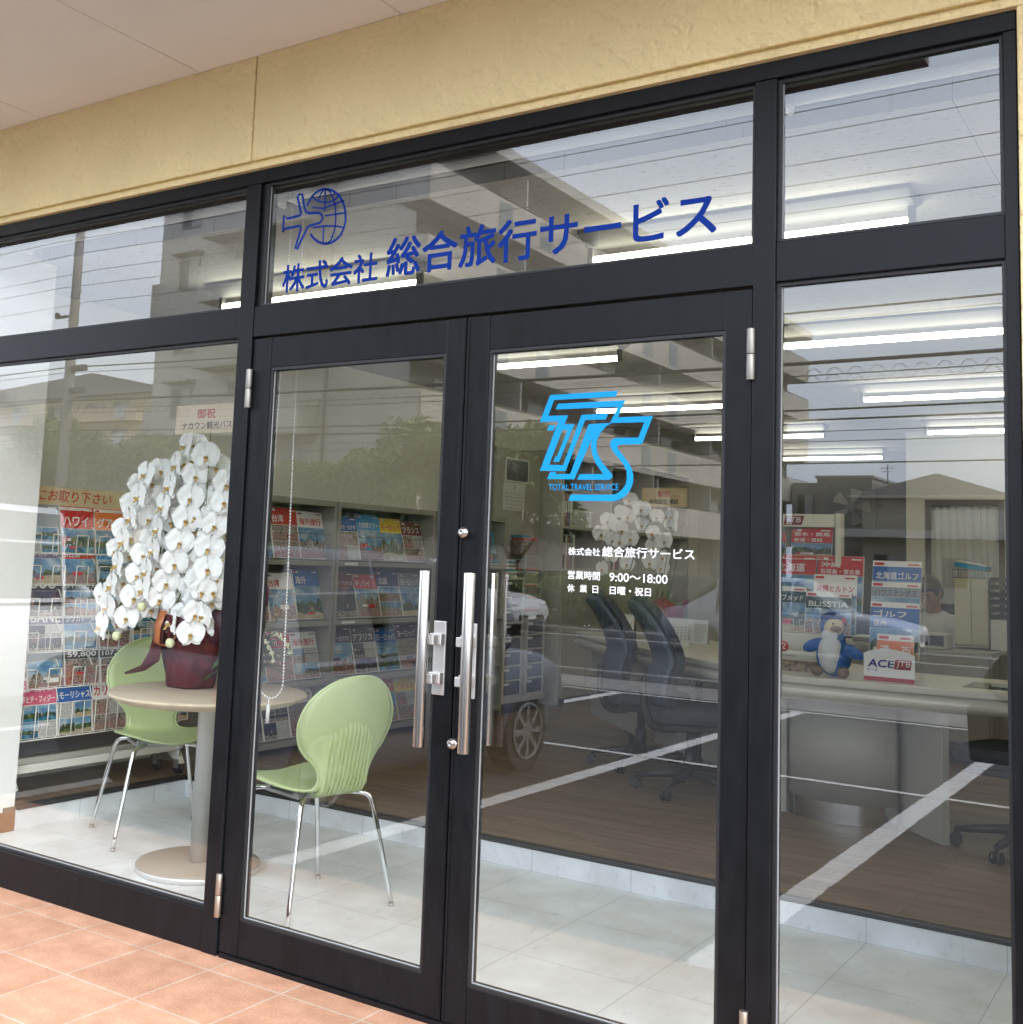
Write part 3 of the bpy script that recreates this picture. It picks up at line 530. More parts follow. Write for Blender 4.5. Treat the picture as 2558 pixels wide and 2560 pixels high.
# ---------------------------------------------------------------- green shell chairs
M_GRN = mat('lime_green_plastic', (.45, .54, .27), .42, var=.02, vs=3)
def spl(pts, n):
    out = []; P = [V(p) for p in pts]; P = [P[0]*2-P[1]]+P+[P[-1]*2-P[-2]]
    for i in range(1, len(P)-2):
        for k in range(n):
            t = k/n; a, b, c, d = P[i-1:i+3]
            out.append(.5*((2*b)+(c-a)*t+(2*a-5*b+4*c-d)*t*t+(3*b-a-3*c+d)*t**3))
    out.append(P[-2]); return out
def make_chair(label):
    t = thing('side_chair', label, 'chair', (0, 0, 0), 0, 'lime green chairs at the round table')
    # station: x (forward), z, half width, sag (dish)
    st = spl([(.235, .436, .02), (.225, .442, .10), (.19, .450, .155), (.10, .452, .198), (0, .446, .208), (-.08, .436, .185), (-.14, .432, .145), (-.18, .445, .118), (-.202, .49, .112), (-.214, .54, .135), (-.226, .60, .19), (-.238, .66, .214), (-.252, .72, .212), (-.266, .785, .175), (-.276, .83, .115), (-.281, .850, .055), (-.283, .856, .012)], 4)
    N = 12; rows = []; rim_l = []; rim_r = []
    for q in st:
        row = []
        for k in range(N+1):
            u = -1+2*k/N; up_ = min(1, max(0, (q[1]-.45)/.12)); curve = u*u
            x = q[0]+curve*.045*up_*min(1, q[2]/.2); z = q[1]+curve*.018*(1-up_)*min(1, q[2]/.2)
            row.append((x, u*q[2], z))
        rows.append(row); rim_l.append(row[0]); rim_r.append(row[-1])
    mb = MB(); mb.grid(rows); o = mb.build('seat_shell', M_GRN, t); so_ = o.modifiers.new('s', 'SOLIDIFY'); so_.thickness = .008; so_.offset = 0
    mb = MB(); mb.smooth = True; mb.tube(rim_l+rim_r[::-1], .0058, 8, closed=True); mb.build('rim', M_GRN, o)
    mb = MB()
    for k in range(11):
        u = -.5+k*.1; zt = .695-.05*abs(u)**1.5*2-.0
        pts = []; inn = []
        for q in st:
            if q[0] < -.12 and q[1] < zt:
                w_ = min(q[2], .2); y = u*.19
                i_ = st.index(q); a = st[min(i_+1, len(st)-1)]-st[max(i_-1, 0)]; nn = V((a[1], -a[0])); nn.normalize(); nn = -nn if nn.x > 0 or (abs(nn.x) < .3 and nn.y > 0) else nn
                cv = (y/max(q[2], .01))**2*.045*min(1, max(0, (q[1]-.45)/.12))*min(1, q[2]/.2)
                hgt = .014*min(1, (zt-q[1])/.03+.1)*min(1, (-.12-q[0])/.03+.2)
                pts.append((q[0]+cv+nn.x*(.003+hgt), y, q[1]+nn.y*(.003+hgt))); inn.append((q[0]+cv, y, q[1]))
        if len(pts) > 2:
            e_ = .0024
            mb.grid([[(p[0], p[1]-e_, p[2]) for p in inn], [(p[0], p[1]-e_*.6, p[2]) for p in pts], [(p[0], p[1]+e_*.6, p[2]) for p in pts], [(p[0], p[1]+e_, p[2]) for p in inn]])
    mb.build('back_rib', M_GRN, o, fix=False)
    mb = MB(); mb.box((-.10, -.13, .405), (.10, .13, .418)); mb.box((-.10, -.13, .418), (-.07, .13, .432)); mb.box((.07, -.13, .418), (.10, .13, .436)); mb.build('under_frame', flat((.30, .31, .30), .5), t, bevel=.003)
    for sx, sy in ((1, 1), (1, -1), (-1, 1), (-1, -1)):
        pts = spl([(.05*sx, .05*sy, .412), (.125*sx, .115*sy, .413), (.157*sx, .152*sy, .404), (.170*sx, .168*sy, .372), (.182*sx, .183*sy, .30), (.222*sx, .238*sy, .006)], 6)
        mb = MB(); mb.smooth = True; mb.tube(pts, .0095, 12); lg = mb.build('leg', M_CHROME, t)
        p = pts[-1]; mb = MB(); mb.cyl((p[0], p[1], .0005), (p[0]-.001*sx, p[1]-.0015*sy, .012), .0112, 12); mb.build('foot_cap', flat((.35, .35, .34), .5), lg)
    return t
ch = make_chair('lime green shell chair seen from behind, ribbed back towards the doors')
ch.location = (-1.885, .61, 0); ch.rotation_euler.z = math.atan2(.09, -.43)
c2 = copytree(ch); c2['label'] = 'lime green shell chair facing out behind the round table, partly hidden by the maroon pot'
c2.location = (-3.055, .93, 0); c2.rotation_euler.z = math.atan2(-.46, .89)
# ---------------------------------------------------------------- orchids
M_PET = mat('white_petal', (.86, .86, .84), .55, var=.04, vs=40); M_LIP = mat('yellow_lip', (.60, .42, .14), .5, var=.35, vs=90); M_LIPD = mat('orchid_throat', (.30, .12, .03), .5)
M_STEM = mat('orchid_stem', (.10, .16, .05), .5); M_BUD = mat('pale_bud', (.66, .68, .42), .5)
def petal(mb, mx, L, W, tipw=.5, cup=.15, curl=0., nu=6, nvv=7):
    rows = []
    for i in range(nvv+1):
        s_ = i/nvv; wd = W*(math.sin(math.pi*min(1, s_**.75*.97+.03))**.62)*(1-.0*s_); row = []
        for k in range(nu+1):
            u = -1+2*k/nu; row.append(mx @ V((u*wd, -cup*L*(s_*s_)*.5+curl*abs(u)*wd*.5+.0035*math.sin(7*s_+u*4), s_*L)))
        rows.append(row)
    mb.grid(rows)
def orchid_mesh(tilt=0.):
    mb = MB(); R_ = lambda a: MX.Rotation(rad(a), 4, 'Y')      # flower faces -Y, petals in the XZ plane
    for a, L, W, dy in ((0, .050, .021, .0045), (142, .050, .020, .0045), (-142, .050, .020, .0045)):
        petal(mb, MX.Translation((0, dy, 0)) @ R_(a), L, W, cup=.05, curl=.25)
    for a in (82, -82): petal(mb, MX.Translation((0, 0, .006)) @ R_(a), .055, .042, cup=.10, curl=-.10)
    mb.m = 1
    mb.ell((0, -.010, -.007), (.0075, .009, .008), 10, 8)
    for a in (70, -70):
        petal(mb, MX.Translation((0, -.012, -.006)) @ R_(a) @ MX.Rotation(rad(38), 4, 'X'), .010, .005)
    petal(mb, MX.Translation((0, -.014, -.012)) @ R_(180) @ MX.Rotation(rad(35), 4, 'X'), .014, .0045)
    mb.m = 2; mb.ell((0, -.017, -.006), (.0035, .005, .003), 8, 6)
    mb.m = 0; mb.ell((0, -.012, .002), (.0045, .006, .005), 8, 6)
    return mb
om = orchid_mesh(); oflower = om.mesh('flower')
for m in (M_PET, M_LIP, M_LIPD): oflower.materials.append(m)
def add_flower(p, parent, yaw, pitch, roll, sc):
    o = bpy.data.objects.new('flower', oflower); COL.objects.link(o); o.parent = parent
    o.location = V(p)-parent.location; o.rotation_euler = (pitch, roll, yaw); o.scale = (sc, sc, sc); return o
def orchid_stems(parent, root, tops, loc):
    for tp_ in tops:
        mb = MB(); mb.smooth = True; mb.tube(spl(tp_, 6), .0032, 7); mb.build('stem', M_STEM, parent, world=True)
def signcard(parent, x0, x1, z0, z1, y, l1, l2, col, tiltx=0., l1box=None, l2box=None):
    mb = MB(); mb.box((x0, y, z0), (x1, y+.003, z1)); o = mb.build('sign_card', mat('kiji_wood_card', col, .7, var=.06, vs=14, vscale=(.3, 1, 14)), parent, world=True)
    mb = MB(); addtext(mb, l1, *l1box, y-.0012, .02); mb.build('lettering', flat(s2l(190, 40, 50)), o, world=True, fix=False)
    mb = MB(); addtext(mb, l2, *l2box, y-.0012, .018); mb.build('lettering', flat((.03, .028, .03)), o, world=True, fix=False)
    mb = MB(); mb.cyl(((x0+x1)/2, y+.004, z0-.8), ((x0+x1)/2, y+.004, z1-.02), .002, 6); mb.build('card_stick', M_STEM, o, world=True)
    return o
M_WRAP = mat('maroon_wrapping', (.072, .003, .009), .6, var=.4, vs=22, bump=.5, bs=30)
M_PURP = mat('purple_wrapping', (.06, .008, .03), .5, var=.3, vs=12); M_RIB = mat('copper_ribbon', (.42, .13, .04), .35)
PX, PY = -2.665, .72
oc = thing('orchid_arrangement', 'tall cone of white moth orchids in a maroon wrapped pot on the round table', 'potted orchid', (PX, PY, .7085))
mb = MB(); prof = [(0, .002), (.094, .002), (.100, .02), (.112, .09), (.130, .17), (.148, .25), (.150, .29)]
rows = []
for r, z in prof: rows.append([(PX+r*(1+.05*math.sin(5*a_+z*9)+.035*math.sin(11*a_-z*25))*math.cos(a_), PY+r*(1+.05*math.sin(5*a_+z*9)+.035*math.sin(11*a_-z*25))*math.sin(a_), .7085+z+.018*math.sin(3*a_)*(z/.29)**2) for a_ in [2*math.pi*k/72 for k in range(72)]])
mb.grid(rows, True); mb.build('wrapped_pot', M_WRAP, oc, world=True)
# flaring sheet ends of the wrapping paper
mb = MB(); mb.grid([[(PX-.11, PY-.10, 1.06), (PX-.06, PY-.15, 1.03), (PX-.02, PY-.15, 1.02)], [(PX-.12, PY-.10, .97), (PX-.08, PY-.15, .93), (PX-.03, PY-.145, .90)], [(PX-.14, PY-.11, .86), (PX-.10, PY-.16, .83), (PX-.05, PY-.14, .82)], [(PX-.17, PY-.13, .79), (PX-.15, PY-.16, .775), (PX-.12, PY-.15, .775)], [(PX-.235, PY-.16, .757), (PX-.23, PY-.165, .752), (PX-.22, PY-.16, .753)]])
mb.m = 1; mb.grid([[(PX+.10, PY-.03, 1.12), (PX+.16, PY, 1.08), (PX+.20, PY+.04, 1.02)], [(PX+.10, PY-.05, 1.02), (PX+.17, PY-.02, .99), (PX+.21, PY+.03, .95)], [(PX+.09, PY-.08, .93), (PX+.14, PY-.05, .92), (PX+.16, PY-.01, .90)]])
o = mb.build('paper_flap', [M_WRAP, M_PURP], oc, world=True, fix=False); sm = o.modifiers.new('s', 'SOLIDIFY'); sm.thickness = .002
mb = MB(); mb.grid([[(PX-.05, PY-.150, 1.03), (PX-.005, PY-.155, 1.03)], [(PX-.06, PY-.170, .97), (PX-.02, PY-.172, .96)], [(PX-.055, PY-.172, .90), (PX-.022, PY-.172, .895)], [(PX-.035, PY-.155, .885), (PX+.02, PY-.155, .885)], [(PX+.05, PY-.145, .93), (PX+.03, PY-.15, .97)]])
o = mb.build('ribbon', M_RIB, oc, world=True, fix=False); sm = o.modifiers.new('s', 'SOLIDIFY'); sm.thickness = .002
for i, (x, y, z, k) in enumerate(FLW):
    dx = (x-PX)
    yaw = rad(36) if k == 0 else (rad(-14) if k < 0 else rad(52))
    yaw += random.uniform(-.16, .16); pit = random.uniform(-.1, .22); rol = random.uniform(-.2, .2)+(.12 if k < 0 else 0)
    add_flower((x, y, z), oc, yaw, pit, rol, random.uniform(1.08, 1.24))
rq = random.Random(21)
for (x, y, z) in FLWX:
    add_flower((x, y+rq.uniform(-.02, .03), z), oc, rad(34)+rq.uniform(-.8, .4), rq.uniform(-.1, .35), rq.uniform(-.35, .35), rq.uniform(1.0, 1.2))
for (x, y, z) in BUD:
    mb = MB(); mb.ell((x, y, z), (.017, .017, .020), 14, 10); mb.ell((x-.005, y-.006, z+.001), (.014, .013, .019), 12, 9); mb.ell((x+.006, y-.005, z-.001), (.013, .013, .018), 12, 9)
    mb.build('bud', M_BUD, oc, world=True)
for s_ in ([(PX-.02, PY, .95), (PX+.02, PY-.02, 1.4), (-2.63, .70, 1.70), (-2.72, .69, 1.56), (-2.95, .67, 1.2), (-3.08, .62, .98)], [(PX, PY, .95), (PX+.03, PY, 1.5), (-2.55, .70, 1.68), (-2.58, .69, 1.5), (-2.68, .68, 1.2), (-2.72, .64, 1.0)],
           [(PX+.02, PY, .95), (PX+.08, PY+.02, 1.3), (-2.44, .70, 1.58), (-2.44, .70, 1.4), (-2.50, .69, 1.15), (-2.56, .64, .92)]):
    orchid_stems(oc, None, [s_], None)
signcard(oc, -2.755, -2.33, 1.778, 1.902, .62, '御祝', 'ナカウン観光バス', (.66, .56, .40), l1box=(-2.625, -2.515, 1.842, 1.884), l2box=(-2.712, -2.415, 1.797, 1.829))
# ---------------------------------------------------------------- mixed flower arrangement
M_LEAF = mat('glossy_leaf', (.05, .11, .03), .4, var=.35, vs=9); M_LEAF2 = mat('lime_leaf', (.20, .27, .06), .45, var=.25, vs=9); M_MAUVE = mat('mauve_flower', (.24, .12, .16), .7, var=.35, vs=50)
M_THIS = mat('silver_thistle', (.33, .42, .36), .7, var=.2, vs=50); M_SPRG = mat('cream_sprig', (.55, .56, .34), .7)
fa = thing('flower_basket', 'low arrangement of leaves, mauve blooms and thistles in a black bowl on the round table', 'flower arrangement', (-2.54, .89, .7085))
mb = MB(); mb.lathe([(0, .001), (.055, .001), (.085, .05), (.105, .10), (.098, .10), (.0, .085)], 32); mb.build('bowl', flat((.015, .014, .016), .35), fa)
def leafblade(mb, p, d, L, W, up_=V((0, 0, 1)), bend=.3):
    d = V(d).normalized(); s_ = d.cross(up_); s_ = s_.normalized() if s_.length > .01 else V((1, 0, 0)); n_ = s_.cross(d); rows = []
    for i in range(6):
        t_ = i/5; wd = W*math.sin(math.pi*min(.98, t_*.9+.08)); c = V(p)+d*L*t_-n_*bend*L*t_*t_
        rows.append([tuple(c-s_*wd+n_*wd*.25), tuple(c), tuple(c+s_*wd+n_*wd*.25)])
    mb.grid(rows)
mb = MB(); rr = random.Random(3)
for i in range(90):
    a = rr.uniform(0, 6.28); e_ = rr.uniform(-.1, 1.2); b_ = V((.05*math.cos(a), .05*math.sin(a), .09+rr.uniform(0, .1)))
    leafblade(mb, b_, (math.cos(a)*math.cos(e_), math.sin(a)*math.cos(e_), math.sin(e_)), rr.uniform(.09, .19), rr.uniform(.014, .026))
for i in range(34):
    a = rr.uniform(2.6, 4.6); e_ = rr.uniform(-.3, .7); leafblade(mb, (.10*math.cos(a), .10*math.sin(a), .10+rr.uniform(0, .06)), (math.cos(a)*math.cos(e_), math.sin(a)*math.cos(e_), math.sin(e_)), rr.uniform(.08, .15), rr.uniform(.012, .022))
mb.m = 1
for i in range(26):
    a = rr.uniform(0, 6.28); e_ = rr.uniform(.6, 1.5); leafblade(mb, (-.03+.03*math.cos(a), .02+.03*math.sin(a), .24), (math.cos(a)*math.cos(e_), math.sin(a)*math.cos(e_), math.sin(e_)), rr.uniform(.07, .12), .015, bend=.1)
mb.build('foliage', [M_LEAF, M_LEAF2], fa, fix=False)
mb = MB()
for c in ((-.06, -.05, .20), (-.09, .02, .22), (.02, -.08, .17), (.07, -.03, .15), (-.03, -.09, .14), (.05, .06, .2)):
    for i in range(34):
        v_ = V((rr.gauss(0, 1), rr.gauss(0, 1), rr.gauss(0, 1))).normalized()*.034; mb.ell(V(c)+v_, (.008, .008, .007), 6, 4)
mb.build('mauve_bloom', M_MAUVE, fa)
for c in ((.035, -.12, .115), (.10, -.07, .13), (-.02, -.13, .12)):
    mb = MB(); mb.ell(c, (.014, .014, .018), 10, 8)
    for i in range(26):
        v_ = V((rr.gauss(0, 1), rr.gauss(0, 1), rr.gauss(-.3, .6))).normalized(); leafblade(mb, c, v_, .042, .0022, bend=0)
    mb.build('thistle', M_THIS, fa, fix=False)
for k in range(10):
    a = (-.6, -.2, .25, -1.1, 2.9, 3.4, -2.2, -1.9, -2.6, 3.8)[k]; b_ = V((.10*math.cos(a), .10*math.sin(a), .15+.03*(k % 3))); mb = MB(); pts = [b_+V((math.cos(a)*t_*.13, math.sin(a)*t_*.13, .04*math.sin(t_*2.6)-.07*t_*t_)) for t_ in [i/7 for i in range(8)]]
    mb.smooth = True; mb.tube(pts, .002, 5)
    for q in pts[2:]:
        for i in range(9):
            v_ = V((rr.gauss(0, 1), rr.gauss(0, 1), rr.gauss(0, 1))).normalized()*.009; mb.ell(q+v_, (.0042, .0042, .0042), 5, 4)
    mb.build('blossom_sprig', M_SPRG, fa)
mb = MB(); mb.box((-.09, .09, .30), (.02, .092, .40)); o = mb.build('note_card', flat((.75, .75, .73)), fa)
mb = MB(); addtext(mb, '祝', -.065, -.03, .35, .385, .0885, .02); mb.build('lettering', flat(s2l(190, 60, 60)), o, fix=False)
mb = MB(); mb.grid([[(-.14, .13, .36), (-.07, .13, .38), (0, .14, .34)], [(-.15, .12, .46), (-.07, .12, .50), (.01, .13, .42)], [(-.13, .13, .55), (-.10, .13, .56), (-.06, .14, .52)]])
o = mb.build('paper_wing', mat('plum_paper', (.20, .03, .09), .5, var=.2, vs=10), fa, fix=False); sm = o.modifiers.new('s', 'SOLIDIFY'); sm.thickness = .002
# ---------------------------------------------------------------- brochures
def photomat(name, cols, sc=9.):
    m, t, b = newmat(name); b.inputs['Roughness'].default_value = .35; cols = [tuple(q*.62 for q in c) for c in cols]
    tcn = nd(t, 'ShaderNodeTexCoord'); oi = nd(t, 'ShaderNodeObjectInfo'); mpn = nd(t, 'ShaderNodeMapping'); mpn.inputs['Scale'].default_value = (1, 1, 1.6)
    ad = nd(t, 'ShaderNodeVectorMath', operation='ADD'); mu_ = nd(t, 'ShaderNodeVectorMath', operation='SCALE'); mu_.inputs['Scale'].default_value = 40
    t.links.new(oi.outputs['Random'], mu_.inputs[0]); t.links.new(tcn.outputs['Object'], ad.inputs[0]); t.links.new(mu_.outputs[0], ad.inputs[1]); t.links.new(ad.outputs[0], mpn.inputs[0])
    n = nd(t, 'ShaderNodeTexNoise', Scale=sc, Detail=6, Roughness=.6); t.links.new(mpn.outputs[0], n.inputs['Vector'])
    r = nd(t, 'ShaderNodeValToRGB'); e_ = r.color_ramp.elements
    e_[0].position = .34; e_[0].color = c4(cols[0]); e_[1].position = .66; e_[1].color = c4(cols[-1])
    for i, c in enumerate(cols[1:-1]): q = e_.new(.34+.32*(i+1)/(len(cols)-1)); q.color = c4(c)
    t.links.new(n.outputs['Fac'], r.inputs[0]); t.links.new(r.outputs[0], b.inputs['Base Color']); return m
PHL = {'sky': photomat('photo_sky', [s2l(70, 130, 185), s2l(120, 175, 210), s2l(215, 228, 235)], 11), 'dusk': photomat('photo_dusk', [s2l(25, 30, 60), s2l(60, 60, 95), s2l(150, 110, 110)], 9),
       'water': photomat('photo_water', [s2l(15, 70, 120), s2l(25, 120, 160), s2l(110, 185, 195)], 22), 'green': photomat('photo_green', [s2l(20, 40, 22), s2l(55, 85, 40), s2l(120, 140, 80)], 38),
       'rock': photomat('photo_rock', [s2l(60, 35, 25), s2l(140, 90, 55), s2l(205, 160, 115)], 34), 'sand': photomat('photo_sand', [s2l(190, 165, 125), s2l(225, 210, 180)], 20),
       'town': photomat('photo_town', [s2l(40, 38, 45), s2l(120, 105, 95), s2l(205, 195, 180), s2l(150, 70, 50)], 70), 'crowd': photomat('photo_crowd', [s2l(50, 25, 35), s2l(170, 60, 55), s2l(225, 185, 150), s2l(60, 80, 130), s2l(240, 235, 230)], 95),
       'dark': photomat('photo_dark', [s2l(12, 12, 18), s2l(35, 35, 45), s2l(80, 75, 70)], 40), 'white': photomat('photo_text', [s2l(235, 232, 226), s2l(225, 222, 215), s2l(120, 120, 125)], 160)}
PH = {'night': PHL['dark'], 'city': PHL['town']}
SCN = {'sea': ('sky', 'green', 'water'), 'palm': ('sky', 'green', 'sand'), 'city': ('sky', 'town', 'crowd'), 'fest': ('town', 'crowd', 'crowd'), 'desert': ('sky', 'rock', 'rock'), 'night': ('dusk', 'dark', 'town')}
PHI = list(PHL)
def photo(mb, x0, x1, z0, z1, y, kind, rr, base):
    """one printed picture: sky, a ragged middle ridge and a foreground"""
    L = SCN[kind]; y1 = y
    def lay(pts, k, dy): mb.m = base+PHI.index(L[k]); mb._add([(q[0], y1-dy, q[1]) for q in pts], [tuple(range(len(pts)))])
    h = z1-z0; zh = z0+h*rr.uniform(.35, .6); zf = z0+h*rr.uniform(.12, .3)
    lay([(x0, z0), (x1, z0), (x1, z1), (x0, z1)], 0, 0)
    n = 9; rd_ = [(x0+(x1-x0)*i/n, zh+h*rr.uniform(-.05, .22)*(1 if kind != 'sea' else .5)) for i in range(n+1)]
    lay([(x0, z0), (x1, z0)]+rd_[::-1], 1, .0001)
    lay([(x0, z0), (x1, z0)]+[(x0+(x1-x0)*i/4, zf+h*rr.uniform(-.05, .06)) for i in range(4, -1, -1)], 2, .0002)
    for q in range(3):
        if rr.random() < .6:
            cx_, cz_ = rr.uniform(x0+.1*(x1-x0), x1-.1*(x1-x0)), rr.uniform(zf, zh); w_ = (x1-x0)*rr.uniform(.03, .10); hh = h*rr.uniform(.08, .28)
            mb.m = base+PHI.index(rr.choice(('crowd', 'town', 'white', 'dark', 'sand'))); mb._add([(cx_+p*w_*.5, y1-.0003-.00005*q, min(z1, cz_+s_*hh)) for p, s_ in ((-1, 0), (1, 0), (.8, .7), (.2, 1), (-.5, .9), (-.9, .5))], [(0, 1, 2, 3, 4, 5)])
TR = {'香港': 'Hong Kong', '台湾': 'Taiwan', '海外旅行': 'overseas travel', '韓国': 'Korea', '海外': 'overseas', '沖縄': 'Okinawa', '九州': 'Kyushu', '台北': 'Taipei', 'アジア': 'Asia', 'スプリング': 'spring', 'アメリカ・カナダ': 'America and Canada', '大自然ツアー': 'nature tour', 'ヨーロッパ': 'Europe', 'フランス': 'France', 'カナダ・アメリカ': 'Canada and America', 'ドバイ': 'Dubai', '北欧': 'Nordic', 'トルコ・エジプト': 'Turkey and Egypt', 'アフリカ': 'Africa', 'スペイン': 'Spain', 'ギリシャ': 'Greece', 'イタリア': 'Italy', 'イギリス': 'Britain', '世界一周': 'world tour', 'クルーズ': 'cruise', '国内': 'domestic', '北海道': 'Hokkaido', '東京': 'Tokyo', '京都': 'Kyoto', '四国': 'Shikoku', '信州': 'Shinshu', '東北': 'Tohoku', '温泉': 'hot spring', '離島': 'islands', 'バス旅': 'bus trip', '北陸': 'Hokuriku', '瀬戸内': 'inland sea', '山陰': 'San-in', '関西': 'Kansai',
      'ハワイ': 'Hawaii', 'グアム': 'Guam', 'サイパン': 'Saipan', 'シンガポール': 'Singapore', 'バリ': 'Bali', 'ベトナム': 'Vietnam', 'タイ': 'Thailand', '800': 'price', 'タイ・ベトナム': 'Thailand and Vietnam', 'ホノルルマラソン': 'marathon', 'ソウル': 'Seoul', 'BANE': 'BANE', 'PRO': 'PRO', 'ケアンズ': 'Cairns', 'モルディブ': 'Maldives', 'フィリピン': 'Philippines', 'ニューカレドニア': 'New Caledonia', 'モーリシャス': 'Mauritius', 'カリブ海': 'Caribbean', 'セブ': 'Cebu', '': 'untitled'}
PW = {'sea': 'sea', 'palm': 'green hill', 'city': 'town', 'fest': 'crowd', 'desert': 'rock', 'night': 'dusk'}
CL = {'green': s2l(14, 62, 60), 'red': s2l(190, 45, 35), 'white': s2l(225, 222, 215), 'blue': s2l(35, 105, 170), 'sky': s2l(90, 160, 210), 'yellow': s2l(232, 205, 60), 'maroon': s2l(110, 20, 35), 'crimson': s2l(195, 35, 65), 'navy': s2l(28, 50, 105),
      'purple': s2l(58, 38, 78), 'pink': s2l(215, 120, 140), 'orange': s2l(225, 130, 70), 'black': s2l(28, 26, 30), 'grey': s2l(150, 155, 158), 'teal': s2l(60, 120, 140), 'mauve': s2l(120, 110, 135)}
CL = {k: (v if k in ('white', 'black') else tuple(max(.004, (sum(v)/3+(q-sum(v)/3)*1.3)*.78) for q in v)) for k, v in CL.items()}
def brochure(loc, rz, lean, w_, h, colr, title, photo_, label, group, tcol=None, n=1, band=.34, cells=1, t2=None, thick=.012, logo=True, cat='brochure', strip=0.):
    """upright brochure facing its local -Y: coloured title band above photographs"""
    mb = MB(); mb.m = 0; mb.box((-w_/2, 0, 0), (w_/2, thick, h)); y = -.0008
    zb = h*(1-band); mb.m = 1; mb.box((-w_/2+.001, y, zb), (w_/2-.001, 0, h-.001)); rr = random.Random(label)
    mg = .006 if cells > 1 else .001; cw = (w_-2*mg)/(2 if cells > 1 else 1); chh = (zb-.004)/(max(1, cells//2)) if cells > 1 else zb-.002
    for i in range(cells):
        cx = -w_/2+mg+(i % 2)*cw if cells > 1 else -w_/2+mg; cz = .002+(i//2)*chh
        if cells > 1 and (i*7+len(title)) % 5 == 0: mb.m = 5+PHI.index('white'); mb.quad(*[(px_, y, pz_) for px_, pz_ in ((cx+.001, cz+.001), (cx+cw-.001, cz+.001), (cx+cw-.001, cz+chh-.001), (cx+.001, cz+chh-.001))]); continue
        photo(mb, cx+.001, cx+cw-.001, cz+.001, cz+chh-.001, y, photo_, rr, 5)
    if cells == 1:
        for q in range(rr.randint(0, 2)):
            bx = rr.uniform(-w_*.42, w_*.1); bz = rr.uniform(.01, zb*.5); mb.m = rr.choice((3, 4, 1)); bw_, bh_ = w_*rr.uniform(.2, .35), h*rr.uniform(.05, .1); mb.quad((bx, y*1.6, bz), (bx+bw_, y*1.6, bz), (bx+bw_, y*1.6, bz+bh_), (bx, y*1.6, bz+bh_))
    if strip: mb.m = 0; mb.box((-w_/2+.001, y*1.5, h-strip), (w_/2-.001, y, h-.0005))
    mb.m = 3 if not strip else 4
    if logo:
        mb.box((-w_/2+.008, y*2, h-.022), (-w_/2+.052, y, h-.009)); mb.box((w_/2-.062, y*2, h-.020), (w_/2-.012, y, h-.013))
        mb.m = 4; mb.box((-w_/2+.010, y*3, h-.020), (-w_/2+.030, y*2, h-.011))
    mb.m = 0
    for k in range(1, n): mb.box((-w_/2-.004*k, thick+.004*k, 0), (w_/2-.004*k, thick+.004*k+.003, h-.002*k)); mb.m = 1 if k % 2 else 0
    c = CL[colr]; lt = tcol or ('white' if sum(c) < 1.1 else 'crimson')
    o = mb.build('brochure', [flat(CL['white'], .5), flat(c, .38), flat(c, .38), flat(CL['white'] if sum(c) < 1.5 else CL['grey'], .4), flat(CL['crimson'], .4)]+list(PHL.values()), None)
    o.location = loc; o.rotation_euler = (lean+rr.uniform(-.035, .0), rr.uniform(-.018, .018) if abs(rz) > 1 else 0, rz+rr.uniform(-.03, .03)); tag(o, label, cat, group)
    if title:
        tw = min(w_*.86, .05*len(title)); zt = zb+h*.045 if not t2 else zb+h*band*.42; th = min(h*band*.46, tw/len(title)*1.15) if not t2 else h*band*.27
        m2 = MB(); addtext(m2, title, -w_*.43, -w_*.43+tw, zt, zt+th, y*2.2, .03)
        if t2: addtext(m2, t2, -w_*.43, -w_*.43+min(w_*.86, .03*len(t2)), zb+h*.03, zb+h*.03+h*band*.25, y*2.2, .03)
        m2.build('lettering', flat(CL.get(lt, CL['white']), .4), o, fix=False)
    return o
# wire brochure rack on castors by the left wall
M_WIRE = mat('cream_wire', (.70, .68, .60), .4); M_RACK = mat('cream_steel', (.66, .64, .57), .45)
rk = thing('brochure_rack', 'cream wire brochure rack on castors standing by the column, red lettering on its header', 'display rack', (-3.70, 1.09, WF))
RY0, RY1 = .57, 1.61; XF = -3.66
mb = MB(); mb.box((-3.80, RY0, .235), (-3.63, RY0+.03, .265)); mb.box((-3.80, RY1-.03, .235), (-3.63, RY1, .265)); mb.box((-3.68, RY0+.03, .225), (-3.65, RY1-.03, .262)); mb.box((-3.82, RY0+.03, .235), (-3.80, RY1-.03, .262))
for y in (RY0, RY1-.03):
    mb.prism([(-3.76, .265), (-3.72, .265), (-3.79, 1.46), (-3.82, 1.46)], y, y+.03, 'y')
    mb.prism([(-3.61, .16), (-3.635, .155), (-3.76, .235), (-3.72, .262), (-3.67, .262)], y, y+.03, 'y')
mb.build('frame', M_RACK, rk, world=True, bevel=.002)
mb = MB(); mb.box((-3.78, RY0, 1.47), (-3.755, RY1, 1.565)); o = mb.build('header_board', mat('beige_header', s2l(200, 180, 140), .6), rk, world=True)
mb = MB(); mb.box((-3.79, RY0-.005, 1.455), (-3.745, RY1+.005, 1.47)); mb.build('header_rail', M_RACK, o, world=True)
mb = MB(); addtext(mb, 'ご自由にお取り下さい', -.505, .135, -.028, .030, 0, .02, slant=.12); mb.xf(MX.Translation((-3.7535, .985, 1.522)) @ MX.Rotation(rad(90), 4, 'Z')); mb.build('lettering', flat(s2l(195, 62, 28)), o, world=True, fix=False)
mb = MB(); mb.box((-3.83, RY0+.03, .27), (-3.82, RY1-.03, 1.46)); mb.build('back_panel', flat((.10, .10, .105), .7), rk, world=True)
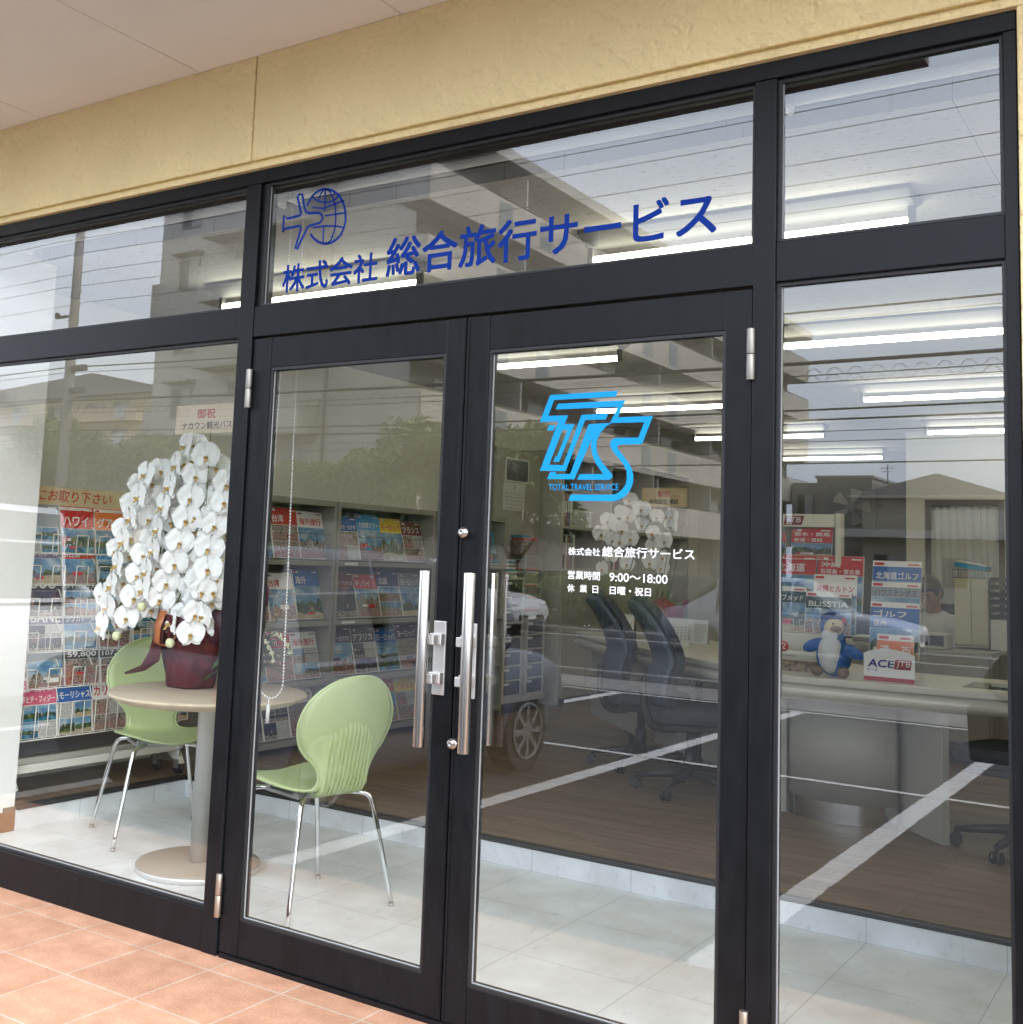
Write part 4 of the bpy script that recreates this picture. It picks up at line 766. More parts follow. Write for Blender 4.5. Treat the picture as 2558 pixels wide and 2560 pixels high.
for (x, y) in ((-3.64, RY0+.015), (-3.64, RY1-.02), (-3.80, RY0+.015), (-3.80, RY1-.02)):
    mb = MB(); mb.cyl((x, y, .18), (x, y, .235), .010, 10); mb.box((x-.016, y-.018, .135), (x+.016, y+.018, .18)); c_ = mb.build('castor', flat((.45, .45, .44), .3, metal=.8), rk, world=True)
    mb = MB(); mb.smooth = True; mb.cyl((x+.005, y-.014, .1335), (x+.005, y+.014, .1335), .028, 18); mb.build('wheel', flat((.02, .02, .02), .5), c_, world=True)
rows_ = [1.24, 1.09, .935, .775, .605, .375]; XR_ = [-3.715, -3.70, -3.69, -3.68, -3.67, -3.655]
def wirebasket(z, x, h):
    mb = MB(); mb.smooth = True; r = .0026
    for k in range(15):
        y = RY0+.04+k*(RY1-RY0-.08)/14
        top = z+h*(.62 if k % 2 else .62); mb.tube([(x-.045, y, z), (x+.018, y, z), (x+.020, y, top)], r, 6)
        if k % 2 == 0 and k < 14:
            y2 = RY0+.04+(k+1)*(RY1-RY0-.08)/14; mb.tube([(x+.020, y, top), (x+.020, y2, top)], r, 6)
    for zz_ in (z, ): mb.tube([(x+.018, RY0+.03, zz_), (x+.018, RY1-.03, zz_)], r, 6)
    for k in range(6):
        y = RY0+.03+k*(RY1-RY0-.06)/5; mb.tube([(x-.05, y, z+h*.95), (x+.0, y, z+h*.88), (x+.022, y, z+h*.66)], r, 6)
    mb.build('wire_pocket', M_WIRE, rk, world=True)
for z, x in zip(rows_, XR_): wirebasket(z, x, .15 if z > .5 else .26)
RK = [[('grey', '', 'sea', None), ('crimson', 'ハワイ', 'sea', None), ('orange', 'グアム', 'sea', None), ('sky', 'グアム', 'palm', None), ('teal', 'サイパン', 'sea', None)],
      [('mauve', 'シンガポール', 'palm', None), ('red', 'ハワイ', 'city', '6日間'), ('sky', 'バリ', 'sea', None), ('green', 'ベトナム', 'city', None), ('orange', 'タイ', 'desert', None)],
      [('black', '800', 'night', None), ('green', 'タイ・ベトナム', 'desert', None), ('crimson', 'ホノルルマラソン', 'city', '2026ツアー'), ('yellow', '台北', 'fest', None), ('navy', 'ソウル', 'night', None)],
      [('mauve', 'BANE', 'night', None), ('navy', 'シンガポール', 'sea', None), ('grey', 'PRO', 'city', None), ('teal', 'ケアンズ', 'palm', None), ('white', '韓国', 'fest', None)],
      [('grey', '', 'city', None), ('black', 'シンガポール', 'fest', '59,800'), ('black', 'ハワイ', 'fest', '107,204'), ('navy', 'モルディブ', 'sea', None), ('blue', 'フィリピン', 'palm', None)],
      [('pink', 'ニューカレドニア', 'sea', 'タヒチ・フィジー'), ('blue', 'モーリシャス', 'palm', None), ('white', 'カリブ海', 'fest', None), ('sky', 'モルディブ', 'sea', None), ('green', 'セブ', 'palm', None)]]
cname = {'sky': 'sky blue', 'navy': 'navy blue'}
ordn = ('first', 'second', 'third', 'fourth', 'fifth', 'sixth'); rown = ('top', 'second', 'third', 'fourth', 'fifth', 'bottom')
for j, row in enumerate(RK):
    for i, (c, ti, ph, t2) in enumerate(row):
        big = j == 5; h = .29 if big else .235; wd = .212 if big else .196
        brochure((XR_[j]+.002, .70+.208*i+(.012*j if j < 5 else .015), rows_[j]+.004), rad(90), rad(-7), wd, h, c, ti, ph,
                 '%s %s brochure with %s in the %s row of the wire rack' % (cname.get(c, c), TR[ti], 'small photographs' if (i+j) % 3 == 0 or big else 'a %s photograph' % PW[ph], rown[j]), 'brochures in the wire rack', cells=4 if (i+j) % 3 == 0 or big else 1, t2=t2, band=.47)
# steel brochure shelving along the left wall
M_SHELF = mat('grey_beige_steel', (.25, .238, .20), .5, var=.03, vs=6)
bays = [(1.80, 2.825), (2.835, 3.915), (3.925, 4.89)]; levels = [1.245, .875, .515, .175]
SH = [[[('green', '香港', 'sea', 1), ('red', '台湾', 'fest', 3), ('white', '海外旅行', 'city', 1)], [('maroon', '韓国', 'fest', 1), ('white', '台湾', 'desert', 3), ('blue', '海外', 'palm', 4)], [('sky', '沖縄', 'sea', 1), ('crimson', '九州', 'fest', 2), ('white', '海外旅行', 'city', 1)], [('navy', '台北', 'night', 1), ('black', 'アジア', 'night', 1), ('white', 'スプリング', 'fest', 2)]],
      [[('blue', 'アメリカ・カナダ', 'fest', 1), ('sky', '大自然ツアー', 'desert', 1), ('yellow', 'ヨーロッパ', 'palm', 3), ('maroon', 'フランス', 'fest', 1)], [('maroon', 'カナダ・アメリカ', 'night', 1), ('crimson', 'ドバイ', 'city', 1), ('navy', '北欧', 'city', 1), ('grey', 'ヨーロッパ', 'palm', 1)], [('purple', 'トルコ・エジプト', 'desert', 1), ('black', 'アフリカ', 'night', 1), ('blue', 'ヨーロッパ', 'sea', 4), ('purple', 'ヨーロッパ', 'fest', 1)], [('maroon', 'スペイン', 'desert', 1), ('white', 'ギリシャ', 'sea', 1), ('red', 'イタリア', 'city', 2), ('yellow', 'イギリス', 'fest', 5)]],
      [[('navy', '世界一周', 'night', 1), ('blue', 'クルーズ', 'sea', 1), ('grey', '国内', 'city', 1), ('sky', '北海道', 'sea', 1)], [('grey', '東京', 'city', 1), ('red', '京都', 'fest', 1), ('sky', '四国', 'palm', 1), ('orange', '信州', 'palm', 1)], [('navy', '東北', 'city', 1), ('crimson', '温泉', 'fest', 1), ('blue', '離島', 'sea', 1), ('yellow', 'バス旅', 'palm', 1)], [('white', '北陸', 'palm', 1), ('blue', '瀬戸内', 'sea', 1), ('red', '山陰', 'fest', 1), ('grey', '関西', 'city', 1)]]]
bayl = ('left', 'middle', 'right')
for b_, (ya, yb) in enumerate(bays):
    s_ = thing('brochure_shelf', 'grey beige steel brochure shelf, %s of the three bays along the left wall' % bayl[b_], 'shelf unit', (-3.88, (ya+yb)/2, WF), 0, 'brochure shelving along the left wall')
    mb = MB(); mb.box((-4.085, ya, .106), (-3.66, ya+.028, 1.62)); mb.box((-4.085, yb-.028, .106), (-3.66, yb, 1.62)); mb.build('side_panel', M_SHELF, s_, world=True, bevel=.002)
    mb = MB(); mb.box((-4.085, ya+.028, 1.585), (-3.655, yb-.028, 1.62)); mb.build('top_panel', M_SHELF, s_, world=True, bevel=.002)
    mb = MB(); mb.box((-4.08, ya+.028, .106), (-3.95, yb-.028, 1.585)); mb.build('back_panel', mat('shelf_back', (.16, .155, .13), .7), s_, world=True)
    for k, z in enumerate(levels):
        mb = MB(); mb.box((-3.95, ya+.0285, z-.03), (-3.648, yb-.0285, z)); mb.prism([(-3.949, z+.29), (-3.949, z+.02), (-3.70, z+.004), (-3.70, z+.008), (-3.77, z+.29)], ya+.03, yb-.03, 'y'); o = mb.build('shelf', M_SHELF, s_, world=True, bevel=.002)
        mb = MB(); mb.tube([(-3.668, ya+.03, z+.165), (-3.668, yb-.03, z+.165)], .0022, 6); mb.build('retaining_wire', M_CHROME, o, world=True)
        if k < 3: mb = MB(); mb.box((-3.6478, ya+.07, z-.022), (-3.6468, ya+.20, z-.006)); mb.build('label_strip', flat((.7, .7, .68)), o, world=True)
        row = SH[b_][k]; nn = len(row); pitch = (yb-ya-.09)/max(nn, 4) if b_ else (yb-2.06-.04)/nn
        for i, (c, ti, ph, n) in enumerate(row):
            y = (ya+.045 if b_ else 2.06)+pitch*(i+.5)
            brochure((-3.695, y, z+.0015+.009), rad(90), rad(-13), min(.24, pitch-.003), .298+.012*((i*5+k) % 3-1), c, ti, ph,
                     '%s %s brochure with %s, %s of the %s shelf bay' % (cname.get(c, c), TR[ti], 'small photographs' if (i+k+b_) % 3 == 1 else 'a %s photograph' % PW[ph], ('top ledge', 'second ledge', 'third ledge', 'lowest ledge')[k], bayl[b_]), 'brochures on the steel shelving', n=n, cells=4 if (i+k+b_) % 3 == 1 else 1)
# ---------------------------------------------------------------- drawer cabinets beside the shelving
M_CAB = mat('cream_cabinet', (.42, .40, .34), .5); M_SMOKE = mat('smoked_drawer', (.025, .025, .03), .22)
def drawers(label, y0, y1, z0, z1, n, zb=.2):
    t = thing('drawer_cabinet', label, 'drawer unit', (-3.85, (y0+y1)/2, z0), 0, 'smoked drawer units')
    mb = MB(); mb.box((-4.05, y0, z0), (-3.66, y0+.018, z1)); mb.box((-4.05, y1-.018, z0), (-3.66, y1, z1)); mb.box((-4.05, y0+.018, z1-.018), (-3.66, y1-.018, z1)); mb.box((-4.05, y0+.018, z0), (-3.66, y1-.018, z0+.02)); mb.box((-4.05, y0+.018, z0+.02), (-4.04, y1-.018, z1-.018))
    h = (z1-z0-.04)/n
    for k in range(1, n): mb.box((-4.03, y0+.018, z0+.02+h*k-.006), (-3.662, y1-.018, z0+.02+h*k+.006))
    mb.build('carcass', M_CAB, t, world=True, bevel=.002)
    for k in range(n):
        z = z0+.02+h*k+.008; d = MB().box((-4.02, y0+.021, z), (-3.668, y1-.021, z+h-.018)).build('drawer', M_SMOKE, t, world=True, bevel=.003)
        mb = MB(); mb.box((-3.668, y0+.03, z+h-.045), (-3.6655, y0+.105, z+h-.025)); mb.build('name_label', flat((.6, .6, .58)), d, world=True)
mb = MB(); mb.box((-4.05, 4.895, .106), (-3.72, 5.56, .19)); pl_ = tag(mb.build('plinth', M_DARK), 'black plinth under the smoked drawer units by the left wall', 'plinth')
mb = MB(); mb.box((-4.06, 4.895, .1905), (-3.65, 5.56, .225)); tag(mb.build('cabinet_base', M_CAB), 'cream base board carrying the two smoked drawer units', 'base board')
drawers('tall smoked drawer unit next to the brochure shelving', 4.90, 5.19, .226, 1.16, 8); drawers('low smoked drawer unit beside the tall one', 5.25, 5.54, .226, .84, 5)
# wall pillar with framed picture and calendar
shp = MB(); shp.box((-4.099, 5.02, .106), (-3.86, 5.75, 2.2)); tag(shp.build('room_divider', mat('grey_panel', (.36, .34, .29), .7, var=.06, vs=5)), 'grey free standing panel with a picture and a wall calendar on it', 'panel')
pf = thing('framed_picture', 'dark framed landscape photograph above the wall calendar', 'picture', (-3.855, 5.3, 1.95))
mb = MB(); mb.box((-3.859, 5.14, 1.93), (-3.845, 5.52, 2.13)); mb.build('frame', flat((.62, .61, .57)), pf, world=True)
mb = MB(); mb.box((-3.8445, 5.16, 1.945), (-3.843, 5.50, 2.115)); mb.build('photo', PH['night'], pf, world=True)
wc_ = thing('wall_calendar', 'white wall calendar page hanging below the picture', 'calendar', (-3.855, 5.3, 1.72))
mb = MB(); mb.box((-3.859, 5.13, 1.70), (-3.852, 5.47, 1.925)); cp = mb.build('page', flat((.62, .61, .57)), wc_, world=True)
mb = MB()
addtext(mb, '2', -.02, .02, .075, .105, 0, .02)
for r in range(5):
    for c in range(7): addtext(mb, str((r*7+c) % 30+1), -.14+c*.042, -.14+c*.042+.018, .03-r*.03, .045-r*.03, 0, .01)
mb.xf(MX.Translation((-3.8512, 5.30, 1.80)) @ MX.Rotation(rad(90), 4, 'Z')); mb.build('lettering', flat((.12, .12, .12)), cp, world=True, fix=False)
def papers(name, label, cat, loc, sz, n, cols, rz=0., group=None):
    mb = MB(); rr_ = random.Random(len(label)); z = 0; h = sz[2]/n
    for k in range(n):
        mb.m = k % len(cols); a = rr_.uniform(-.12, .12); mb.obox((rr_.uniform(-.01, .01), rr_.uniform(-.01, .01), z+h/2), (sz[0]*rr_.uniform(.9, 1), sz[1]*rr_.uniform(.9, 1), h*.92), MX.Rotation(a, 4, 'Z').to_3x3()); z += h
    o = mb.build(name, cols); o.location = loc; o.rotation_euler.z = rz; return tag(o, label, cat, group)
P_W = flat((.62, .61, .57)); P_B = flat(s2l(60, 150, 190)); P_R = flat(s2l(200, 90, 70)); P_G = flat((.30, .29, .27))
papers('paper_stack', 'untidy stack of papers on the tall smoked drawer unit', 'papers', (-3.84, 5.05, 1.1605), (.24, .22, .14), 9, [P_W, P_G, P_W, P_B])
tr = thing('paper_rack', 'small tiered paper rack of leaflets standing on the low drawer unit', 'paper rack', (-3.84, 5.40, .8405))
mb = MB()
for k in range(5): mb.box((-.16, -.13, .02+k*.11), (.15, .13, .026+k*.11))
for y in (-.13, .124): mb.box((-.16, y, 0), (-.14, y+.006, .62)); mb.box((.12, y, 0), (.14, y+.006, .5))
mb.build('tray_frame', flat((.35, .35, .35), .4), tr)
mb = MB(); rr_ = random.Random(5)
for k in range(4):
    for q in range(3): mb.m = (k+q) % 3; mb.obox((0, rr_.uniform(-.02, .02), .034+k*.11+q*.012), (.26, .2, .009))
mb.m = 1; mb.box((-.10, -.12, .50), (.12, .10, .62)); mb.m = 2; mb.box((-.09, -.10, .62), (.10, .11, .64)); mb.m = 3; mb.box((-.12, -.12, .64), (.08, .02, .66)); mb.build('leaflet', [P_W, PH['city'], P_R, P_B], tr)
# tall cupboard with open shelves above locker doors
cb = thing('tall_cupboard', 'tall cream cupboard with open upper shelves over locker doors by the left wall', 'cupboard', (-3.88, 7.1, WF))
CY0, CY1 = 5.78, 8.55
mb = MB()
for y in (CY0, 6.70, 7.62, CY1-.025): mb.box((-4.08, y, .106), (-3.66, y+.025, 2.22))
mb.box((-4.09, CY0, 2.2205), (-3.65, CY1, 2.25)); mb.build('carcass', M_CAB, cb, world=True, bevel=.002)
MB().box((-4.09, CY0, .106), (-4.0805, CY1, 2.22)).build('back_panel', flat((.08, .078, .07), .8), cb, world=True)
for a_, b_2 in ((CY0+.026, 6.699), (6.726, 7.619), (7.646, CY1-.026)): MB().box((-4.08, a_, 1.2405), (-4.07, b_2, 2.2)).build('dark_bay_sheet', flat((.05, .048, .045), .8), cb, world=True)  # added sheets carry the dark interior of the open bays
for k, (a, b) in enumerate(((CY0+.025, 6.70), (6.725, 7.62), (7.645, CY1-.025))):
    mb = MB()
    for z in (1.24, 1.60, 1.92): mb.box((-4.08, a+.0005, z-.02), (-3.665, b-.0005, z))
    mb.build('shelf', M_CAB, cb, world=True)
    for u0, u1 in ((a, (a+b)/2-.002), ((a+b)/2+.002, b)):
        d = MB().box((-3.668, u0+.002, .16), (-3.652, u1-.002, 1.215)).build('locker_door', mat('locker_grey', (.33, .31, .27), .5), cb, world=True, bevel=.002)
        MB().ell((-3.645, u1-.04 if u0 == a else u0+.04, .75), (.012, .012, .012)).build('knob', M_CHROME, d, world=True)
bk = thing('plastic_basket', 'white slotted plastic basket on the open cupboard shelf', 'basket', (-3.86, 6.25, 1.6005))
mb = MB()
for k in range(2): s_ = .86 if k == 0 else 1.
for x in (-.14, .134): 
    for i in range(11): mb.box((x, -.19+.0365*i, 0), (x+.006, -.175+.0365*i, .14))
    for z in (0, .045, .09): mb.box((x, -.19, z), (x+.006, .19, z+.012))
for y in (-.19, .184):
    for i in range(8): mb.box((-.134+.036*i, y, 0), (-.12+.036*i, y+.006, .14))
    for z in (0, .045, .09): mb.box((-.134, y, z), (.134, y+.006, z+.012))
mb.box((-.152, -.202, .14), (-.134, .202, .15)); mb.box((.134, -.202, .14), (.152, .202, .15)); mb.box((-.134, -.202, .14), (.134, -.184, .15)); mb.box((-.134, .184, .14), (.134, .202, .15)); mb.build('basket_wall', flat((.66, .66, .62)), bk)
MB().box((-.13, -.18, .002), (.13, .18, .008)).build('basket_floor', flat((.66, .66, .62)), bk)
def binders(y0, n, z, group, word):
    cols_ = [(.30, .29, .26), (.45, .44, .40), (.10, .12, .2), (.25, .08, .07), (.5, .48, .4), (.05, .05, .06)]; nm = ('grey', 'pale', 'navy', 'dark red', 'cream', 'black')
    y = y0
    for k in range(n):
        q = (k*5+n) % 6; wd = .045+.02*((k*3) % 3); mb = MB(); mb.box((-.13, 0, 0), (.12, wd-.004, .27+.01*(k % 3))); mb.m = 1; mb.box((.12, .008, .12), (.1208, wd-.012, .22))
        o = mb.build('binder', [flat(cols_[q], .5), P_W]); o.location = (-3.83, y, z); tag(o, '%s file %s from the left %s' % (nm[q], ordn[k] if k < 6 else 'seventh', word), 'binder', group); y += wd
binders(5.83, 5, 1.6005, 'files in the cupboard', 'beside the white basket on the cupboard shelf'); binders(5.85, 6, 1.2405, 'files in the cupboard', 'on the lowest open cupboard shelf'); binders(6.78, 6, 1.2405, 'files in the cupboard', 'in the middle bay of the cupboard')
# far fan and window at the dark end of the room
fn = thing('wall_fan', 'round ventilation fan with pale blades in the dark opening at the back', 'fan', (-2.32, 9.87, 2.0))
mb = MB(); mb.m = 0; mb.box((-.25, -.015, -.25), (.25, .02, .25)); mb.build('fan_plate', flat((.02, .02, .022)), fn)
mb = MB()
for k in range(5):
    a = k*1.2566; mb.grid([[(r*math.cos(a+d_), -.03-.02*d_, r*math.sin(a+d_)) for d_ in (-.32, -.1, .12, .34)] for r in (.05, .12, .20)])
o = mb.build('fan_blade', flat((.10, .095, .09)), fn, fix=False); MB().cyl((0, -.05, 0), (0, -.0155, 0), .05, 18).build('fan_hub', flat((.05, .05, .05)), fn)
mb = MB(); mb.box((-3.2, 9.80, .106), (-1.6, 9.895, 2.58)); tag(mb.build('dark_opening_sheet', flat((.045, .043, .04), .8)), 'dark sheet standing in for the dark opening around the fan', 'panel'); fn.location.y = 9.77  # added sheet, its colour painting the darkness of the opening behind the fan
# ---------------------------------------------------------------- counter
M_TOP = mat('cream_laminate', (.52, .50, .43), .38); M_SIDE = mat('grey_laminate', (.36, .345, .305), .5, var=.03, vs=3)
ct = thing('service_counter', 'long cream service counter with a rounded drum front and a steel kick band', 'counter', (-.6, 3.2, WF))
front = [(-2.95, 4.72), (-2.10, 3.82)]+[tuple(q[:2]) for q in spl([(-2.10, 3.82, 0), (-1.25, 3.09, 0), (-.98, 2.86, 0), (-.80, 2.745, 0), (-.45, 2.755, 0), (-.17, 2.785, 0)], 5)][1:]+[(.35, 2.84), (2.2, 2.92)]
back = [(2.2, 3.62), (-.35, 3.55), (-1.55, 4.42), (-2.42, 5.35)]
top = front+back
mb = MB(); mb.prism(top, .765, .80); o = mb.build('worktop', M_TOP, ct, world=True, bevel=.008)
def offs(pts, d):
    out = []
    for i, p in enumerate(pts):
        a = V(pts[max(i-1, 0)]); b = V(pts[min(i+1, len(pts)-1)]); t_ = (b-a).normalized(); out.append((p[0]-t_.y*d, p[1]+t_.x*d))
    return out
fr2 = offs(front, .03); ins = offs(front, .06)
mb = MB(); rows = []
for t_ in range(9):
    a = math.pi*t_/8; k = .028*math.sin(a)
    rows.append([(p[0]+(q[0]-p[0])*0-(q[0]-p[0])/.03*(k-.0)*1+(q[0]-p[0])*.9, p[1]-(q[1]-p[1])/.03*k+(q[1]-p[1])*.9, .764-.075*t_/8) for p, q in zip(front, fr2)])
rows.append([(q[0], q[1], .689) for q in ins]); mb.grid(rows); mb.build('bumper_edge', M_TOP, ct, world=True)
# drum front and panels
cx, cy, cr_ = -.585, 3.285, .36
arc = [(cx+cr_*math.sin(a), cy-cr_*math.cos(a)) for a in [rad(-47+94*i/28) for i in range(29)]]
mb = MB(); mb.grid([[(p[0], p[1], z) for p in arc] for z in (.205, .70)]); o = mb.build('drum_panel', M_SIDE, ct, world=True); sm = o.modifiers.new('s', 'SOLIDIFY'); sm.thickness = .02; sm.offset = 1
arc2 = [(cx+(cr_-.008)*math.sin(a), cy-(cr_-.008)*math.cos(a)) for a in [rad(-47+94*i/28) for i in range(29)]]
mb = MB(); mb.grid([[(p[0], p[1], z) for p in arc2] for z in (.106, .204)]); o = mb.build('kick_band', mat('kick_steel', (.6, .6, .6), .16, metal=1), ct, world=True, fix=False)
mb = MB(); mb.prism([(-.345, 3.12), (-.33, 3.145), (-.062, 2.86), (-.09, 2.835)], .108, .70); mb.build('end_fin', M_SIDE, ct, world=True, bevel=.002)
mb = MB(); mb.prism([(-.93, 3.02), (-.85, 3.02), (-.85, 3.04), (-.93, 3.04)], .108, .70); mb.prism([(-2.0, 4.02), (-1.99, 4.05), (-1.62, 3.72), (-1.64, 3.69)], .2, .70); mb.prism([(-1.55, 3.66), (-1.54, 3.69), (-1.0, 3.25), (-1.02, 3.22)], .2, .70); mb.prism([(-2.9, 4.9), (-2.88, 4.93), (-2.1, 4.12), (-2.12, 4.09)], .2, .70); mb.prism([(.1, 3.5), (2.1, 3.5), (2.1, 3.52), (.1, 3.52)], .15, .70); mb.build('modesty_panel', M_SIDE, ct, world=True, bevel=.002)
mb = MB()
for (x, y) in ((-2.36, 4.45), (-1.58, 3.70), (-2.6, 4.9), (1.8, 3.1)): mb.cyl((x, y, .106), (x, y, .70), .022, 12)
mb.build('counter_leg', flat((.03, .03, .032)), ct, world=True)
pd = thing('pedestal_drawers', 'grey under counter pedestal behind the near office chair', 'pedestal', (-1.55, 4.15, WF), rad(-40))
MB().box((-.2, -.25, .02), (.2, .25, .58)).build('carcass', M_SIDE, pd, bevel=.004)
for k in range(3):
    d = MB().box((-.19, -.27, .03+.18*k), (.19, -.251, .20+.18*k)).build('drawer_front', M_CAB, pd, bevel=.003); MB().cyl((.12, -.276, .15+.18*k), (.12, -.27, .15+.18*k), .008, 10).build('drawer_lock', M_CHROME, d)
# ---------------------------------------------------------------- office chairs
M_FAB = mat('grey_blue_fabric', (.035, .042, .055), .85, bump=.3, bs=220); M_SHELLC = mat('navy_shell', (.05, .068, .10), .5); M_PLK = mat('black_plastic', (.018, .018, .019), .5)
def office_chair():
    t = thing('office_chair', 'x', 'office chair', (0, 0, WF), 0, 'office chairs at the counter')
    prof = spl([(-.19, .47, .17), (-.205, .53, .19), (-.19, .62, .205), (-.17, .70, .215), (-.20, .80, .205), (-.255, .90, .18), (-.315, .985, .13), (-.33, 1.005, .08)], 4)
    N = 10
    def lay(off, sc):
        rows = []
        for i, q in enumerate(prof):
            a = prof[min(i+1, len(prof)-1)]-prof[max(i-1, 0)]; n_ = V((a[1], -a[0])).normalized(); e_ = min(1, min(i, len(prof)-1-i)/4)
            rows.append([(q[0]+n_.x*off*(.4+.6*e_)+.06*(u*u), u*q[2]*sc, q[1]+n_.y*off*(.4+.6*e_)) for u in [-1+2*k/N for k in range(N+1)]])
        return rows
    mb = MB(); mb.grid(lay(.012, .97)); o = mb.build('back_cushion', M_FAB, t); s_ = o.modifiers.new('s', 'SOLIDIFY'); s_.thickness = .05; s_.offset = 0; b_ = o.modifiers.new('b', 'BEVEL'); b_.width = .015; b_.segments = 3
    mb = MB(); mb.grid(lay(-.03, 1.03)); o = mb.build('back_shell', M_SHELLC, t); s_ = o.modifiers.new('s', 'SOLIDIFY'); s_.thickness = .022; s_.offset = 0
    mb = MB(); mb.prism([(-.20, -.19), (-.22, 0), (-.20, .19), (-.05, .235), (.16, .235), (.25, .17), (.27, 0), (.25, -.17), (.16, -.235), (-.05, -.235)], .375, .455); mb.build('seat_cushion', M_FAB, t, bevel=.03)
    mb = MB(); mb.prism([(-.17, -.16), (-.17, .16), (.2, .17), (.22, -.17)], .335, .373); mb.tube(spl([(-.08, 0, .33), (-.2, 0, .34), (-.25, 0, .45), (-.25, 0, .60)], 5), .022, 8); mb.build('tilt_frame', M_PLK, t, bevel=.01)
    mb = MB(); mb.smooth = True; mb.cyl((0, 0, .11), (0, 0, .22), .032, 18); mb.cyl((0, 0, .2195), (0, 0, .335), .024, 18); mb.build('gas_column', M_PLK, t)
    for k in range(5):
        a = k*2*math.pi/5+.3; c, s2 = math.cos(a), math.sin(a)
        mb = MB(); mb.smooth = True; mb.tube([(.02*c, .02*s2, .105), (.16*c, .16*s2, .088), (.29*c, .29*s2, .07)], [.024, .020, .014], 10); lg = mb.build('base_arm', M_PLK, t)
        mb = MB(); mb.cyl((.29*c-.022*s2, .29*s2+.022*c, .0265), (.29*c-.006*s2, .29*s2+.006*c, .0265), .026, 14); mb.cyl((.29*c+.006*s2, .29*s2-.006*c, .0265), (.29*c+.022*s2, .29*s2-.022*c, .0265), .026, 14); mb.cyl((.29*c, .29*s2, .03), (.29*c, .29*s2, .07), .007, 8); mb.build('castor', M_PLK, lg)
    return t
oc1 = office_chair(); oc1['label'] = 'grey blue office chair further from the glass, left of the pair at the counter'; oc1.location = (-1.93, 3.66, WF); oc1.rotation_euler.z = rad(38)
oc2 = copytree(oc1); oc2['label'] = 'grey blue office chair nearer the glass, right of the pair at the counter'; oc2.location = (-1.40, 3.13, WF); oc2.rotation_euler.z = rad(34)
oc3 = copytree(oc1); oc3['label'] = 'grey blue office chair cut by the right window jamb, in front of the counter'; oc3.location = (.24, 2.93, WF); oc3.rotation_euler.z = rad(165)
# ---------------------------------------------------------------- things on the counter
o2 = thing('orchid_arrangement', 'smaller white orchid in red wrapping on the counter behind the office chairs', 'potted orchid', (-2.30, 4.80, .8005))
mb = MB(); prof = [(0, .001), (.10, .001), (.115, .08), (.14, .18), (.165, .24)]
rows = []
for r, z in prof[1:]: rows.append([((r+.02*math.sin(7*a_)*z/.24)*math.cos(a_), (r+.02*math.sin(7*a_)*z/.24)*math.sin(a_), z+.03*math.sin(4*a_)*z/.24) for a_ in [2*math.pi*k/36 for k in range(36)]])
mb.grid(rows, True); mb.build('wrapped_pot', mat('red_wrapping', (.30, .02, .03), .4, var=.4, vs=18, bump=.5, bs=25), o2)
mb = MB(); mb.grid([[(-.06, -.16, .08), (-.04, -.165, .08)], [(-.03, -.175, .18), (-.01, -.175, .18)], [(.02, -.185, .21), (.03, -.175, .24)], [(.08, -.16, .14), (.10, -.15, .16)]]); o = mb.build('ribbon', M_RIB, o2, fix=False); sm = o.modifiers.new('s', 'SOLIDIFY'); sm.thickness = .002
for i, (x, y, z) in enumerate(FLW2):
    add_flower((x, y+random.uniform(-.05, .05), z), o2, rad(10)+random.uniform(-.6, .4), random.uniform(-.1, .3), random.uniform(-.25, .25), random.uniform(1.08, 1.25))
for s_ in ([(0, 0, .1), (.03, 0, .5), (-.02, -.02, .86), (-.16, -.04, .7), (-.24, -.05, .45)], [(0, 0, .1), (.05, 0, .5), (.06, -.02, .82), (.05, -.06, .6), (.02, -.07, .35)], [(0, 0, .1), (.08, .02, .5), (.15, 0, .80), (.2, -.05, .6), (.2, -.06, .35)]):
    mb = MB(); mb.smooth = True; mb.tube(spl(s_, 6), .0032, 7); mb.build('stem', M_STEM, o2)
signcard(o2, -2.49, -2.145, 1.715, 1.848, 4.82, '御祝', '有限会社 備前', (.58, .45, .24), l1box=(-2.37, -2.27, 1.785, 1.828), l2box=(-2.43, -2.21, 1.735, 1.768))
def easel_cal(label, loc, rz, w_, h, month, cards=True):
    t = thing('desk_calendar', label, 'desk calendar', loc, rz, 'desk calendars on the counter')
    mb = MB(); mb.prism([(-.0, 0), (.012, 0), (.055, h), (.05, h)], -w_/2, w_/2, 'x'); pg = mb.build('page', flat((.62, .61, .58)), t)
    mb = MB(); mb.prism([(.11, 0), (.115, 0), (.055, h*.98), (.052, h*.98)], -w_/2, w_/2, 'x'); mb.build('stand_leg', flat((.12, .05, .02)), t)
    mb = MB(); mb.smooth = True
    for i in range(16): x = -w_/2+.012+i*(w_-.024)/15; mb.tube([(x, .053+.008*math.cos(a), h+.008*math.sin(a)) for a in [k*math.pi/4 for k in range(8)]], .0012, 4, closed=True)
    mb.build('spiral', flat((.3, .3, .3)), t)
    mb = MB()
    if month: addtext(mb, month, -w_*.44, -w_*.30, h*.78, h*.93, 0, .04)
    for r in range(5):
        for c in range(7): addtext(mb, str((r*7+c) % 31+1), -w_*.42+c*w_*.122, -w_*.42+c*w_*.122+w_*.05, h*(.62-r*.125), h*(.70-r*.125), 0, .02)
    mb.xf(MX.Translation((0, -.0012, 0)) @ MX.Rotation(-math.atan2(.0505, h), 4, 'X')); mb.build('lettering', flat((.06, .06, .07)), pg, fix=False)
    return t
easel_cal('narrow white desk calendar seen between the two office chairs', (-2.40, 4.38, .8005), rad(12), .125, .16, '')
easel_cal('wide white desk calendar for May behind the nearer office chair', (-2.01, 4.38, .8005), rad(12), .21, .155, '5')
